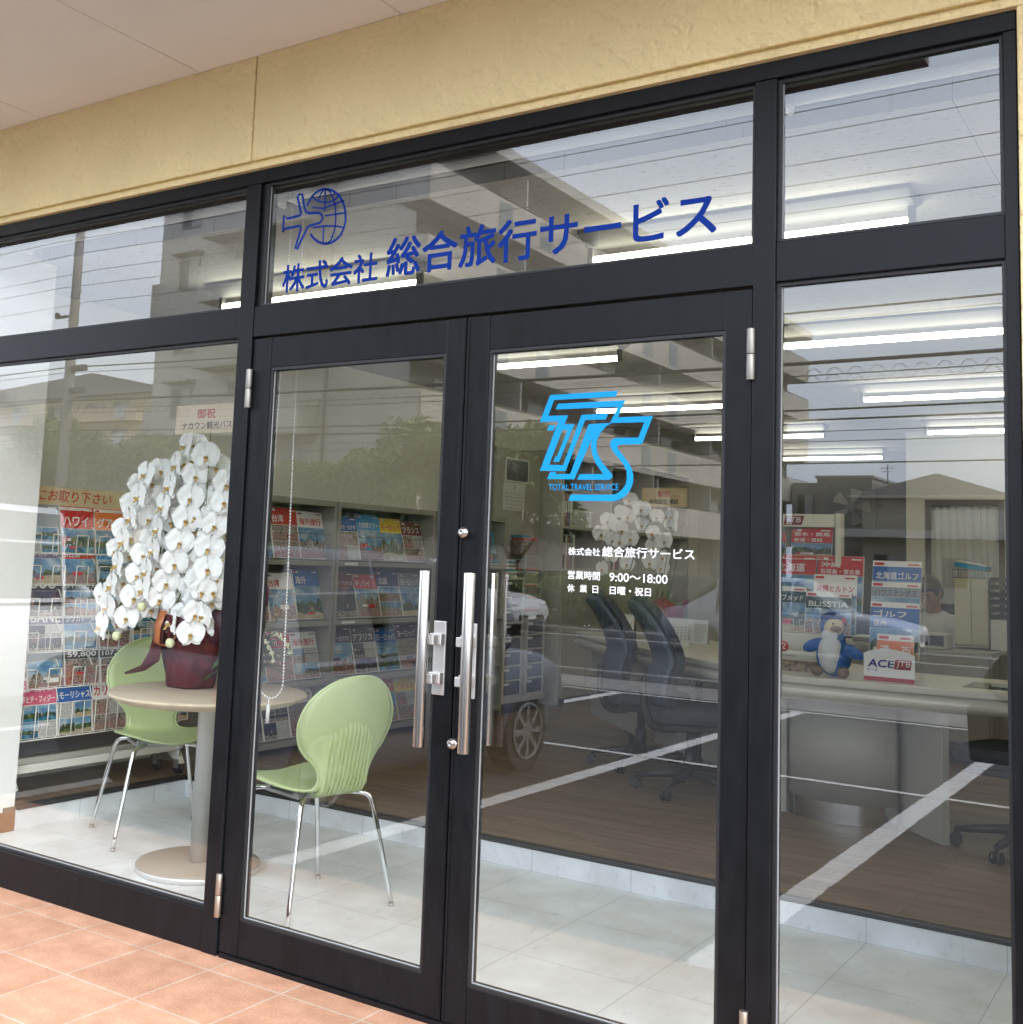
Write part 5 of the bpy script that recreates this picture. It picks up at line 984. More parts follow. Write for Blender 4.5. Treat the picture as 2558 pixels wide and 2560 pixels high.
mb = MB(); mb.prism([(0, 0), (.004, 0), (.030, .155), (.026, .155)], -.045, .045, 'x'); mb.prism([(.06, 0), (.063, 0), (.030, .15), (.027, .15)], -.045, .045, 'x'); o = mb.build('notice_card', flat((.55, .54, .5))); o.location = (-1.84, 4.34, .8005); o.rotation_euler.z = rad(8); tag(o, 'small white folded notice card beside the May calendar', 'notice card')
m2 = MB()
for k in range(9): addtext(m2, '旅行業約款御案内'[:8-k % 3], -.038, .036-.012*(k % 3), .125-.013*k, .132-.013*k, -.0008-.0, .0)
m2.xf(MX.Rotation(-math.atan2(.026, .155), 4, 'X')); m2.build('lettering', flat((.2, .2, .2)), o, fix=False)
# tall brochure stand with the red regional brochures
st = thing('counter_stand', 'cream tiered brochure stand on the counter with a navy and red header', 'display stand', (-.90, 3.25, .8005))
M_STC = mat('cream_stand', (.66, .64, .52), .5)
mb = MB(); mb.box((-.27, .03, 0), (.225, .045, .80)); mb.build('back_board', flat((.12, .12, .11)), st)
for x in (-.29, .225): MB().box((x, -.01, 0), (x+.03, .05, .80)).build('side_post', M_STC, st, bevel=.003)
mb = MB(); mb.box((-.258, -.012, .728), (.222, .028, .795)); hb = mb.build('header', M_STC, st, bevel=.002)
mb = MB(); addtext(mb, 'エース', -.185, -.055, .742, .782, -.0135, .05); mb.build('lettering', flat(s2l(35, 40, 95)), hb, fix=False)
mb = MB(); mb.prism([(-.045, .737), (.052, .737), (.066, .786), (-.031, .786)], -.0135, -.0122, 'y'); lg_ = mb.build('logo_plate', flat(s2l(120, 30, 32)), hb)
mb = MB(); addtext(mb, 'JTB', -.030, .045, .743, .779, -.0142, .0, slant=.18); mb.build('lettering', flat((.75, .74, .7)), lg_, fix=False)
mb = MB(); mb.box((-.257, -.135, .0), (.245, -.122, .18)); fp = mb.build('front_panel', mat('ivory_panel', (.60, .58, .49), .5), st, bevel=.002)
mb = MB(); mb.box((-.257, -.1215, .0), (.222, .028, .02)); mb.box((-.257, -.1215, .176), (.245, .028, .182)); mb.build('tray', M_STC, st)
mb = MB(); mx = MX.Translation((.0, -.101, .105)) @ MX.Rotation(rad(90), 4, 'X')
mb.cyl((.0, -.1358+.013, .112), (.0, -.1365, .112), .027, 28); rd = mb.build('emblem', flat(s2l(190, 35, 45)), fp)
mb = MB(); ribbon(mb, [(-.009, .119), (-.004, .127), (.005, .128), (.010, .121), (.006, .113), (.0, .108), (-.002, .101), (.004, .097), (.010, .101)], .0055, -.1372); mb.build('emblem_mark', flat((.75, .74, .7)), rd, fix=False)
mb = MB(); addtext(mb, 'JAPAN AIRLINES', -.062, .062, .062, .072, -.1358, .02, slant=.2); mb.build('lettering', flat((.08, .08, .08)), fp, fix=False)
mb = MB(); mb.smooth = True
for k in range(5):
    x = -.22+k*.1; mb.tube([(x, -.13, .18), (x, -.135, .25), (x+.07, -.135, .25), (x+.07, -.13, .18)], .0022, 6)
mb.tube([(-.255, -.03, .56), (.22, -.03, .56)], .002, 6)
mb.build('wire_guard', M_WIRE, st)
def cb_(x, y, z, w_, h, c, t_, ph, lb, t2=None, band=.34, tc=None, lean=-8, n=1, strip=0.):
    return brochure((x, y, z), 0, rad(lean), w_, h, c, t_, ph, lb, 'brochures on the counter stands', band=band, t2=t2, tcol=tc, n=n, logo=True, strip=strip)
cb_(-1.05, 3.255, 1.365, .215, .165, 'red', '東北', 'palm', 'red Tohoku brochure on the upper tier of the cream counter stand', band=.5)
cb_(-.805, 3.255, 1.365, .215, .165, 'red', '栃木・群馬', 'palm', 'red Tochigi and Gunma brochure on the upper tier of the cream counter stand', t2='新潟・房総', band=.5)
cb_(-.885, 3.205, 1.085, .222, .30, 'red', '北海道', 'sea', 'large red Hokkaido brochure on the middle tier of the cream stand', band=.34)
cb_(-.648, 3.205, 1.085, .232, .30, 'red', '沖縄', 'sea', 'large red Okinawa brochure on the middle tier of the cream stand', t2='石垣島・宮古島', band=.34)
cb_(-.668, 3.178, .985, .218, .305, 'white', '沖縄ヒルトン', 'sea', 'white Okinawa resort brochure in front of the large red Okinawa one', tc='crimson', band=.34, strip=.026)
cb_(-.905, 3.160, .985, .195, .235, 'green', 'クラブメッド', 'palm', 'green holiday club brochure on the bottom tier of the cream stand', band=.36, strip=.026)
cb_(-.690, 3.150, .985, .228, .215, 'green', 'BLISSTIA', 'city', 'dark teal hotel brochure on the bottom tier of the cream stand', band=.40, strip=.026)
# small acrylic stand with the blue golf leaflets
ac = thing('leaflet_stand', 'clear acrylic leaflet stand with a white curved front card at the counter edge', 'display stand', (-.318, 2.88, .8005))
M_ACR = glassmat('acrylic', (.92, .95, .94), .06)
mb = MB(); mb.prism([(-.02, 0), (.16, 0), (.20, .50), (.19, .50), (.06, .02), (-.02, .02)], -.118, -.114, 'x'); mb.prism([(-.02, 0), (.16, 0), (.20, .50), (.19, .50), (.06, .02), (-.02, .02)], .114, .118, 'x'); mb.build('acrylic_side', M_ACR, ac)
mb = MB(); mb.prism([(-.114, .001), (.114, .001), (.114, .128), (.07, .146), (0, .153), (-.07, .146), (-.114, .128)], -.035, -.032, 'y'); mb.m = 1; mb.box((-.1135, -.0358, .002), (.1135, -.0351, .022)); fcd = mb.build('front_card', [flat((.74, .74, .75)), flat(s2l(165, 30, 60))], ac)
mb = MB(); addtext(mb, 'ACE', -.095, .020, .066, .102, -.0362, .05, slant=.15); addtext(mb, 'エース', -.100, -.050, .047, .059, -.0362, .04); mb.build('lettering', flat(s2l(35, 50, 130)), fcd, fix=False)
mb = MB(); mb.prism([(.022, .062), (.096, .062), (.102, .106), (.028, .106)], -.0368, -.0356, 'y'); lp = mb.build('logo_plate', flat(s2l(140, 30, 40)), fcd)
mb = MB(); addtext(mb, 'JTB', .032, .092, .068, .100, -.0374, .0, slant=.18); mb.build('lettering', flat((.75, .74, .72)), lp, fix=False)
AX, AY = -.318, 2.88
cb_(AX, AY+.115, 1.235, .226, .13, 'blue', '北海道ゴルフ', 'sea', 'blue Hokkaido golf leaflet at the back of the acrylic stand', band=.74, strip=.028)
cb_(AX, AY+.088, 1.13, .226, .135, 'grey', 'ハウステンボス', 'palm', 'pale grey leaflet with a green picture in the middle of the acrylic stand', band=.55, tc='green', strip=.026)
cb_(AX, AY+.05, .90, .226, .27, 'blue', 'ゴルフ', 'palm', 'blue golf leaflet with large white lettering above the curved front card', band=.46, t2='信州', strip=.026)
cb_(AX+.018, AY-.0, .885, .165, .135, 'orange', '満・百', 'desert', 'orange lettered leaflet just above the curved front card', band=.78, strip=.03)
# plush bird
pg = thing('plush_bird', 'blue plush bird with a white belly sitting against the cream counter stand', 'soft toy', (-.585, 2.90, .8005))
M_PLB = mat('blue_plush', s2l(40, 95, 165), .95, bump=.5, bs=180); M_PLW = mat('white_plush', (.62, .64, .66), .95, bump=.4, bs=180); M_PLY = mat('cream_plush', (.62, .52, .33), .9)
mb = MB(); mb.ell((0, 0, .085), (.075, .062, .085), 20, 14); mb.ell((0, -.002, .155), (.05, .046, .05), 18, 12); mb.ell((-.005, -.006, .215), (.054, .05, .050), 20, 14); o = mb.build('body', M_PLB, pg)
rm = o.modifiers.new('r', 'REMESH'); rm.mode = 'VOXEL'; rm.voxel_size = .006; rm.use_smooth_shade = True; sm = o.modifiers.new('sm', 'SMOOTH'); sm.iterations = 6
mb = MB(); mb.ell((-.006, -.026, .098), (.054, .045, .085), 18, 12); mb.ell((-.006, -.045, .175), (.036, .012, .03)); mb.build('belly', M_PLW, pg)
mb = MB(); mb.ell((.006, -.028, .212), (.046, .034, .040), 16, 12); mb.build('face_patch', M_PLY, pg)
mb = MB(); mb.ell((.022, -.052, .205), (.024, .024, .013), 12, 8); mb.build('beak', mat('brown_felt', (.22, .13, .08), .9), pg)
for s_ in (-1, 1):
    mb = MB(); mb.ell((0, 0, 0), (.052, .022, .026), 14, 10, MX.Rotation(rad(s_*25), 3, 'Y')); q = mb.build('wing', M_PLB, pg); q.location = (s_*.083, -.01, .128-.02*(s_ > 0))
    mb = MB(); mb.ell((s_*.055, -.055, .024), (.026, .03, .022), 12, 8); mb.build('foot', mat('brown_sole', (.16, .10, .07), .9), pg)
mb = MB(); mb.ell((-.005, -.004, .248), (.050, .046, .026), 16, 10); mb.build('cap', mat('navy_plush', s2l(28, 55, 120), .9), pg)
mb = MB(); mb.ell((.035, 0, .235), (.02, .03, .022), 10, 8); mb.build('bow', flat(s2l(170, 40, 40), .8), pg)
for s_ in (-.026, .012): MB().ell((s_, -.058, .226), (.004, .003, .005), 8, 6).build('eye', flat((.01, .01, .01), .2), pg)
mb = MB(); mb.box((-.20, -.05, 0), (.20, .05, .045)); o = mb.build('wicker_tray', mat('wicker', (.22, .16, .10), .8, var=.7, vs=55)); o.location = (-.905, 3.05, .8005); tag(o, 'low woven tray lying between the plush bird and the cream stand', 'tray')
mb = MB(); mb.box((0, 0, 0), (.62, .30, .004)); o = mb.build('desk_mat', glassmat('clear_mat', (.75, .8, .78), .05)); o.location = (-.02, 2.95, .8005); tag(o, 'clear desk mat lying on the counter right of the acrylic stand', 'desk mat')
pg.scale = (1.12, 1.12, 1.12)
# ---------------------------------------------------------------- desks and things behind the counter
M_DESK = mat('grey_desk', (.36, .35, .32), .5)
def desk(label, loc, w_, d_, h, rz=0.):
    t = thing('office_desk', label, 'desk', loc, rz, 'office desks behind the counter')
    MB().box((-w_/2, -d_/2, h-.03), (w_/2, d_/2, h)).build('desktop', M_DESK, t, bevel=.003)
    MB().box((-w_/2+.02, -d_/2+.02, .15), (w_/2-.02, -d_/2+.035, h-.03)).build('modesty_panel', M_SIDE, t)
    for sx in (-1, 1): MB().box((sx*(w_/2-.02)-.015, -d_/2+.04, 0), (sx*(w_/2-.02)+.015, d_/2-.02, h-.0305)).build('desk_leg', M_SIDE, t)
    return t
desk('grey office desk in front of the seated person', (-.95, 5.55, WF), 1.4, .7, .72); desk('grey office desk right of the seated person, under the cream cabinet', (.22, 5.90, WF), 1.5, .75, .72)
cbx = thing('desk_cabinet', 'small cream two door cabinet standing on the right desk', 'cabinet', (-.38, 5.75, .8255))
desk_l = .0
MB().box((-.108, -.14, 0), (.108, .14, .465)).build('carcass', mat('cream_box', (.50, .47, .33), .5), cbx, bevel=.003)
for x0 in (-.105, .003): MB().box((x0, -.152, .02), (x0+.102, -.1405, .45)).build('cabinet_door', mat('cream_door', (.55, .52, .38), .5), cbx, bevel=.002)
cbx.location = (-.452, 5.86, .8255)
bt = thing('wire_tray', 'wire tray on top of the cream cabinet holding a blue folder', 'tray', (-.462, 5.86, 1.2915))
mb = MB(); mb.smooth = True
for z in (.003, .06):
    mb.tube([(-.11, -.13, z), (.11, -.13, z), (.11, .13, z), (-.11, .13, z)], .003, 6, closed=True)
for k in range(13): x = -.11+k*.0183; mb.tube([(x, -.13, .003), (x, -.13, .06)], .002, 5); mb.tube([(x, -.13, .003), (x, .13, .003)], .002, 5)
mb.build('wire_frame', flat((.25, .25, .25), .4), bt)
mb = MB(); mb.obox((0, 0, 0), (.20, .22, .03), MX.Rotation(rad(8), 3, 'Y')); mb.m = 1; mb.obox((.01, 0, .022), (.19, .22, .008), MX.Rotation(rad(10), 3, 'Y')); o = mb.build('folder', [flat(s2l(40, 150, 190)), P_W]); o.location = (-.465, 5.86, 1.372); tag(o, 'blue folder lying on the wire tray above the cream cabinet', 'folder')
dt = thing('document_trays', 'stack of dark brown letter trays at the right edge of the right window', 'letter trays', (-.165, 5.78, .8255))
for k in range(6):
    mb = MB(); z = .20+.05*k; mb.box((-.16, -.12, z), (.16, .12, z+.004)); mb.box((-.16, -.12, z), (-.155, .12, z+.03)); mb.box((.155, -.12, z), (.16, .12, z+.03)); mb.box((-.155, .115, z), (.155, .12, z+.03)); mb.build('letter_tray', mat('brown_tray', (.05, .03, .022), .4), dt)
MB().box((-.16, -.12, 0), (.16, .12, .199)).build('paper_block', P_W, dt)
lp_ = thing('printer', 'small white printer on the desk beside the seated person', 'printer', (-.62, 5.38, .8255))
MB().box((-.09, -.08, 0), (.09, .12, .10)).build('body', flat((.5, .5, .48)), lp_, bevel=.008); MB().box((-.07, -.083, .02), (.07, -.0805, .085)).build('screen', flat((.03, .03, .035), .2), lp_)
papers('paper_stack', 'white papers lying on the desk in front of the seated person', 'papers', (-1.0, 5.45, .8255), (.3, .22, .05), 5, [P_W, P_G])
# ---------------------------------------------------------------- people
M_SKIN = mat('skin', (.34, .20, .135), .55, var=.08, vs=20); M_HAIR = mat('black_hair', (.010, .009, .009), .45, bump=.4, bs=120)
def capsule(mb, a, b, ra, rb, n=12):
    a, b = V(a), V(b); pts = []; rs = []
    d = (b-a).normalized()
    for i in range(5): t_ = math.pi/2*(1-i/4); pts.append(a-d*ra*math.sin(t_)); rs.append(max(.002, ra*math.cos(t_)))
    for i in range(5): t_ = math.pi/2*i/4; pts.append(b+d*rb*math.sin(t_)); rs.append(max(.002, rb*math.cos(t_)))
    mb.smooth = True; mb.tube(pts, rs, n)
def remesh(o, vox=.009, it=6):
    r = o.modifiers.new('r', 'REMESH'); r.mode = 'VOXEL'; r.voxel_size = vox; r.use_smooth_shade = True; s_ = o.modifiers.new('sm', 'SMOOTH'); s_.iterations = it; s_.factor = .5
def hand(mb, w, d, up_, s):
    d = V(d).normalized(); n_ = V(up_).normalized(); sd_ = d.cross(n_).normalized()*s; w = V(w)
    for k in range(4): capsule(mb, w+sd_*(.012*(k-1.5)), w+d*.075+sd_*(.0185*(k-1.5)), .016, .0125, 8)
    for k, L in enumerate((.062, .072, .068, .052)):
        b = w+d*.078+sd_*(.019*(k-1.5)); m_ = b+d*L*.55-n_*.008; capsule(mb, b, m_, .0095, .0085, 8); capsule(mb, m_, m_+d*L*.42-n_*.022, .0085, .0072, 8)
    b = w+d*.02-sd_*.028; m_ = b+d*.035-sd_*.028-n_*.006; capsule(mb, b, m_, .012, .0105, 8); capsule(mb, m_, m_+d*.032-sd_*.004-n_*.006, .0105, .0085, 8)
def head(mb, c, R_):
    """head centred on c; local -Y is the face"""
    def P(x, y, z): return tuple(V(c)+R_ @ V((x, y, z)))
    mb.ell(c, (.074, .092, .105), 22, 16, R_); mb.ell(P(0, -.022, -.055), (.056, .066, .062), 18, 12, R_)
    capsule(mb, P(0, -.088, .015), P(0, -.108, -.022), .008, .014, 10); mb.ell(P(0, -.078, -.095), (.024, .018, .018), 10, 8, R_)
    mb.ell(P(0, -.084, -.058), (.026, .011, .011), 12, 8, R_)
    for s in (-1, 1):
        mb.ell(P(s*.076, .008, -.006), (.010, .020, .033), 10, 8, R_); mb.ell(P(s*.032, -.078, .028), (.022, .012, .009), 10, 8, R_)
def face_bits(t, c, R_):
    def P(x, y, z): return tuple(V(c)+R_ @ V((x, y, z)))
    mb = MB()
    for s in (-1, 1): mb.ell(P(s*.031, -.084, .006), (.0135, .010, .007), 10, 8, R_)
    mb.build('eyes', flat((.08, .07, .06), .25), t)
    mb = MB()
    for s in (-1, 1): mb.ell(P(s*.032, -.090, .030), (.019, .006, .005), 10, 6, R_)
    mb.build('eyebrows', M_HAIR, t)
    mb = MB(); mb.ell(P(0, -.094, -.060), (.024, .006, .007), 10, 6, R_); mb.build('lips', flat((.34, .14, .11), .5), t)
def hair(t, c, R_):
    def P(x, y, z): return tuple(V(c)+R_ @ V((x, y, z)))
    mb = MB(); mb.ell(P(0, .016, .030), (.082, .092, .092), 20, 14, R_); mb.ell(P(0, -.060, .074), (.066, .040, .034), 16, 10, R_); mb.ell(P(0, .045, -.02), (.074, .058, .075), 16, 10, R_)
    for s in (-1, 1): mb.ell(P(s*.070, -.018, .022), (.013, .028, .04), 10, 8, R_)
    o = mb.build('hair', M_HAIR, t); remesh(o, .007, 3)
pr_ = thing('person', 'person with short black hair in a white shirt sitting at the back desk, looking down', 'person', (-.80, 6.25, WF), rad(-20))
R_ = (MX.Rotation(rad(30), 3, 'X'))
hc = (0, -.05, 1.075)
mb = MB(); head(mb, hc, R_); capsule(mb, (0, .03, .86), (0, -.01, 1.0), .055, .052)
capsule(mb, (-.09, .05, .52), (.09, .05, .52), .13, .13); capsule(mb, (0, .05, .56), (0, .05, .80), .135, .14); capsule(mb, (-.13, .045, .84), (.13, .045, .84), .075, .075)
for s in (-1, 1):
    capsule(mb, (s*.185, .04, .835), (s*.225, -.04, .62), .052, .043); capsule(mb, (s*.225, -.04, .62), (s*.13, -.26, .745), .042, .03); hand(mb, (s*.125, -.275, .748), (-s*.25, -1, -.05), (0, 0, 1), s)
    capsule(mb, (s*.10, .02, .50), (s*.12, -.38, .50), .08, .058); capsule(mb, (s*.12, -.38, .50), (s*.12, -.36, .09), .056, .04); capsule(mb, (s*.12, -.34, .045), (s*.125, -.50, .038), .042, .034)
o = mb.build('body', M_SKIN, pr_); remesh(o); face_bits(pr_, hc, R_); hair(pr_, hc, R_)
mb = MB(); capsule(mb, (-.09, .05, .53), (.09, .05, .53), .14, .14); capsule(mb, (0, .05, .57), (0, .05, .80), .147, .152); capsule(mb, (-.13, .045, .84), (.13, .045, .84), .085, .085); capsule(mb, (0, .035, .86), (0, .02, .905), .068, .062)
for s in (-1, 1): capsule(mb, (s*.185, .04, .835), (s*.225, -.04, .62), .062, .055); capsule(mb, (s*.225, -.04, .62), (s*.145, -.225, .732), .053, .043)
o = mb.build('shirt', mat('white_shirt', (.52, .52, .50), .8, var=.04, vs=8, bump=.3, bs=14), pr_); remesh(o, .01, 4)
mb = MB()
for s in (-1, 1): capsule(mb, (s*.10, .03, .50), (s*.12, -.38, .50), .09, .068); capsule(mb, (s*.12, -.38, .50), (s*.12, -.36, .11), .066, .052)
o = mb.build('trousers', flat((.03, .03, .04), .8), pr_); remesh(o, .01, 4)
mb = MB()
for s in (-1, 1): capsule(mb, (s*.12, -.33, .052), (s*.125, -.51, .046), .050, .042)
mb.build('shoes', flat((.015, .014, .014), .4), pr_)
pc = thing('executive_chair', 'black high backed office chair behind the seated person', 'office chair', (-.78, 6.42, WF), rad(-20))
mb = MB(); mb.prism([(-.24, .45), (.24, .45), (.25, .9), (.2, .99), (-.2, .99), (-.25, .9)], .10, .17, 'y'); mb.build('backrest', flat((.012, .014, .022), .6), pc, bevel=.02)
mb = MB(); mb.box((-.24, -.30, .33), (.24, .14, .385)); mb.build('seat', flat((.012, .014, .022), .6), pc, bevel=.015)
mb = MB(); mb.cyl((0, -.08, .06), (0, -.08, .33), .03, 14); mb.build('gas_column', M_PLK, pc)
for k in range(5):
    a = k*2*math.pi/5; mb = MB(); mb.tube([(0, -.08, .07), (.28*math.cos(a), -.08+.28*math.sin(a), .045)], [.025, .015], 8); mb.ell((.28*math.cos(a), -.08+.28*math.sin(a), .026), (.025, .025, .0255), 10, 8); mb.build('base_arm', M_PLK, pc)
# ================================================================== outside, behind the camera (seen in the glass)
def sheet(name, x0, x1, y0, y1, z, m): return struct(name, MB().quad((x0, y0, z), (x1, y0, z), (x1, y1, z), (x0, y1, z)), m)
def ragged(name, x0, x1, y0, y1, z, along, seed):
    rr = random.Random(seed); n = int(((y1-y0) if along == 'y' else (x1-x0))/.022); mb = MB(); j = lambda: rr.gauss(0, .0038)
    a = []; 
    for i in range(n+1):
        t_ = i/n
        a.append(((x0+j(), y0+(y1-y0)*t_, z), (x1+j(), y0+(y1-y0)*t_, z)) if along == 'y' else ((x0+(x1-x0)*t_, y0+j(), z), (x0+(x1-x0)*t_, y1+j(), z)))
    mb._add([q for p in a for q in p], [(2*i, 2*i+1, 2*i+3, 2*i+2) for i in range(n)]); return struct(name, mb, M_LINE)
for x in (-.80, -3.09, -5.36, -7.63, -9.9, 1.49, 3.78): ragged('parking_line', x-.075, x+.075, -10.40, -1.25, G+.004, 'y', int(x*10))
ragged('parking_line', -14, 8, -6.27, -6.19, G+.0065, 'x', 5); sheet('parking_line', -30, 20, -10.50, -10.42, G+.004, M_LINE)
sheet('pavement', -60, 60, -11.9, -10.6, G+.006, M_CONC)
struct('kerb', MB().box((-60, -12.05, G-.05), (60, -11.9, G+.10)), M_CONC, bevel=.01)
sheet('road', -120, 120, -20.4, -12.05, G-.004, M_ROAD); sheet('road_line', -120, 120, -12.75, -12.60, G, M_LINE); sheet('road_line', -120, 120, -19.9, -19.76, G, M_LINE)
struct('kerb', MB().box((-120, -20.55, G-.05), (120, -20.4, G+.12)), M_CONC, bevel=.01)
struct('pavement', MB().box((-120, -21.2, G-.05), (120, -20.55, G+.10)), M_CONC)
sheet('yard', -120, 120, -80, -21.2, G+.01, asphaltmat('yard_gravel', (.11, .105, .10), .5))
M_TYRE = mat('tyre', (.018, .018, .018), .8); M_CGL = mat('car_glass', (.012, .014, .016), .06, spec=.8); M_HL = mat('lamp_lens', (.62, .63, .64), .1)
def car(label, cat, L, Wd, H, col, loc, rz, hood=.27, tail=.06, wshield=.18, rear=.08, belt=.58, plate=None):
    """car pointing to local +X, centred, wheels on z=0"""
    t = thing('parked_car', label, cat, loc, rz)
    pm = mat('car_paint', col, .35, coat=.35); hl = L/2; w2 = Wd/2; zb = .20; zbelt = H*belt
    xh = hl-L*hood; xw = xh-L*wshield; xr = -hl+L*tail; xr2 = xr+L*rear
    stt = [(-hl, .35, zbelt*.62, None), (-hl+.03, .28, zbelt*.92, None), (xr, zb, zbelt, zbelt), (xr2, zb, zbelt, H*.985), ((xr2+xw)/2, zb, zbelt, H), (xw, zb, zbelt, H*.985), (xh, zb, zbelt, zbelt+.01), (hl-L*hood*.45, zb, zbelt*.93, None), (hl-.10, .24, zbelt*.80, None), (hl-.02, .30, zbelt*.66, None), (hl, .36, zbelt*.58, None)]
    def ring(x, lo, bt, rf):
        f = 1-.10*max(0, (abs(x)-hl*.72)/(hl*.28))**2; w_ = w2*f; r_ = rf if rf else bt+.02
        half = [(0, lo), (w_*.86, lo), (w_*.97, lo+.10), (w_, lo+(bt-lo)*.55), (w_*.975, bt-.03), (w_*.94, bt)]
        if rf and rf > bt+.05: half += [(w_*.83, bt+(rf-bt)*.62), (w_*.76, rf-.05), (w_*.62, rf), (0, rf+.015)]
        else: half += [(w_*.86, bt+.012), (w_*.80, bt+.016), (w_*.62, bt+.02), (0, bt+.03)]
        return [(x, y, z) for y, z in half]+[(x, -y, z) for y, z in half[-2:0:-1]]
    mb = MB(); rg = [ring(*s_) for s_ in stt]; mb.grid(rg, True); mb._add(rg[0], [tuple(range(len(rg[0])))]); mb._add(rg[-1], [tuple(range(len(rg[-1])))])
    body = mb.build('body', pm, t)
    n = len(rg[0])
    def win(name, ia, ib, ks, out=.006, ins=.06):
        m_ = MB()
        for k in ks:
            k2 = (k+1) % n; q = [V(rg[ia][k]), V(rg[ib][k]), V(rg[ib][k2]), V(rg[ia][k2])]; c = sum(q, V((0, 0, 0)))/4
            nn = (q[2]-q[0]).cross(q[3]-q[1]).normalized(); nn = nn if nn.dot(c-V((0, 0, H*.6))) > 0 else -nn
            m_._add([c+(p-c)*(1-ins)+nn*out for p in q], [(0, 1, 2, 3)])
        return m_.build(name, M_CGL, t, fix=False)
    win('side_window', 3, 4, [5, 6]); win('side_window', 4, 5, [5, 6]); win('side_window', 3, 4, [n-7, n-6]); win('side_window', 4, 5, [n-7, n-6])
    win('windscreen', 5, 6, [5, 6, 7, 8, 9, 10, 11, 12]) if n >= 18 else None
    win('rear_window', 2, 3, [6, 7, 8, 9, 10, 11])
    m_ = MB()
    for s_ in (-1, 1):
        for q in ((xr2+.02, xw-.02), ): m_.box((q[0], s_*(w2+.002), zbelt-.035), (q[1], s_*(w2-.02), zbelt-.02))
        m_.box(((xr2+xw)/2-.012, s_*(w2*.95), zbelt), ((xr2+xw)/2+.03, s_*(w2*.80), zbelt+(H-zbelt)*.6))
    m_.build('trim', flat((.02, .02, .02), .4), t)
    for s_ in (-1, 1):
        MB().ell((hl-.13, s_*w2*.70, zbelt*.74), (.12, .17, .075), 14, 10).build('headlight', M_HL, t); MB().ell((-hl+.06, s_*w2*.78, zbelt*.82), (.06, .10, .11), 12, 8).build('tail_lamp', flat((.35, .02, .02), .2), t)
        MB().ell((xh-.28, s_*(w2+.09), zbelt+.07), (.07, .10, .065), 12, 8).build('door_mirror', pm, t)
        for x in (-hl+L*.19, hl-L*.19):
            m_ = MB(); r = .305; m_.smooth = True; m_.cyl((x, s_*(w2-.20), r), (x, s_*(w2-.005), r), r, 28); m_.smooth = False; wh = m_.build('wheel', M_TYRE, t, bevel=.02)
            m_ = MB(); y = s_*(w2-.002)
            m_.cyl((x, y-s_*.02, r), (x, y, r), .075, 16)
            for k in range(8):
                a = k*math.pi/4; d_ = .16; m_.quad(*[(x+q*math.cos(a+o_), y+s_*.004, r+q*math.sin(a+o_)) for q, o_ in ((.06, -.2), (.205, -.13), (.205, .13), (.06, .2))])
            m_.smooth = True; m_.tube([(x+.205*math.cos(2*math.pi*k/24), y, r+.205*math.sin(2*math.pi*k/24)) for k in range(24)], .014, 6, closed=True); m_.build('wheel_cover', flat((.15, .153, .157), .5), wh, fix=False)
    m_ = MB(); m_.box((hl-.03, -w2*.6, .34), (hl+.012, w2*.6, .44)); m_.build('grille', flat((.02, .02, .02), .4), t)
    m_ = MB(); m_.box((hl+.013, -.165, .36), (hl+.02, .165, .44)); m_.build('number_plate', flat((.7, .7, .68)), t)
    return t
SILV = (.075, .09, .125)
car('steel blue hatchback parked nose out in the bay beside the walkway', 'car', 3.85, 1.68, 1.62, SILV, (-4.30, -3.72, G), rad(-90))
car('white box shaped kei van parked two bays left of the blue hatchback', 'van', 3.4, 1.48, 1.93, (.66, .67, .69), (-8.44, -2.82, G), rad(-90), hood=.08, wshield=.10, belt=.56)
car('pale grey sedan standing on the far side of the road', 'car', 4.55, 1.72, 1.46, (.30, .32, .36), (-5.75, -18.55, G), 0, hood=.27, tail=.10, rear=.14)
car('white estate car further left on the far side of the road', 'car', 4.5, 1.70, 1.55, (.5, .51, .53), (-13.6, -18.6, G), 0, hood=.26)
# ---------------------------------------------------------------- big apartment block
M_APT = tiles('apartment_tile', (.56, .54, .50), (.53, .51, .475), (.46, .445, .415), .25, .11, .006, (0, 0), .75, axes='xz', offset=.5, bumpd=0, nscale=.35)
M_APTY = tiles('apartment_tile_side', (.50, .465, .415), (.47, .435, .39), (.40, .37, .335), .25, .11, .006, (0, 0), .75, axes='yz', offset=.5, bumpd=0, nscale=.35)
M_APD = mat('apartment_recess_dark', (.22, .205, .185), .8, var=.06, vs=.6); M_SLAB = mat('balcony_soffit', (.42, .40, .37), .8); M_PANE = mat('dark_pane', (.03, .035, .04), .08, spec=.7); M_WFR = mat('window_frame', (.30, .30, .29), .5); M_CURT = mat('net_curtain', (.42, .43, .42), .8)  # balcony recess wall set darker than the block's tiles
ap = thing('apartment_building', 'big grey tiled apartment block with long stepped balconies', 'apartment block', (-29, -48, G))
XA0, XA1, YA0, YA1, ZT = -36.0, -22.7, -29.2, -71, 16.4
mb = MB(); mb.box((XA0, YA1, G), (XA1-.02, YA0, ZT)); mb.build('wall', M_APT, ap, world=True)
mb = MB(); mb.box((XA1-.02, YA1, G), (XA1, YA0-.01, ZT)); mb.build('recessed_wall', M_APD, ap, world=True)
mb = MB(); mb.box((XA0-.3, YA1-.4, ZT), (XA1+1.5, YA0+1.3, ZT+.45)); mb.m = 1; mb.box((XA0+.5, YA1+1, ZT+.45), (XA1-1, YA0-1, ZT+1.3)); mb.build('roof_slab', [M_SLAB, M_APT], ap, world=True)
ZB = (3.0, 5.75, 8.45, 11.1, 13.7)
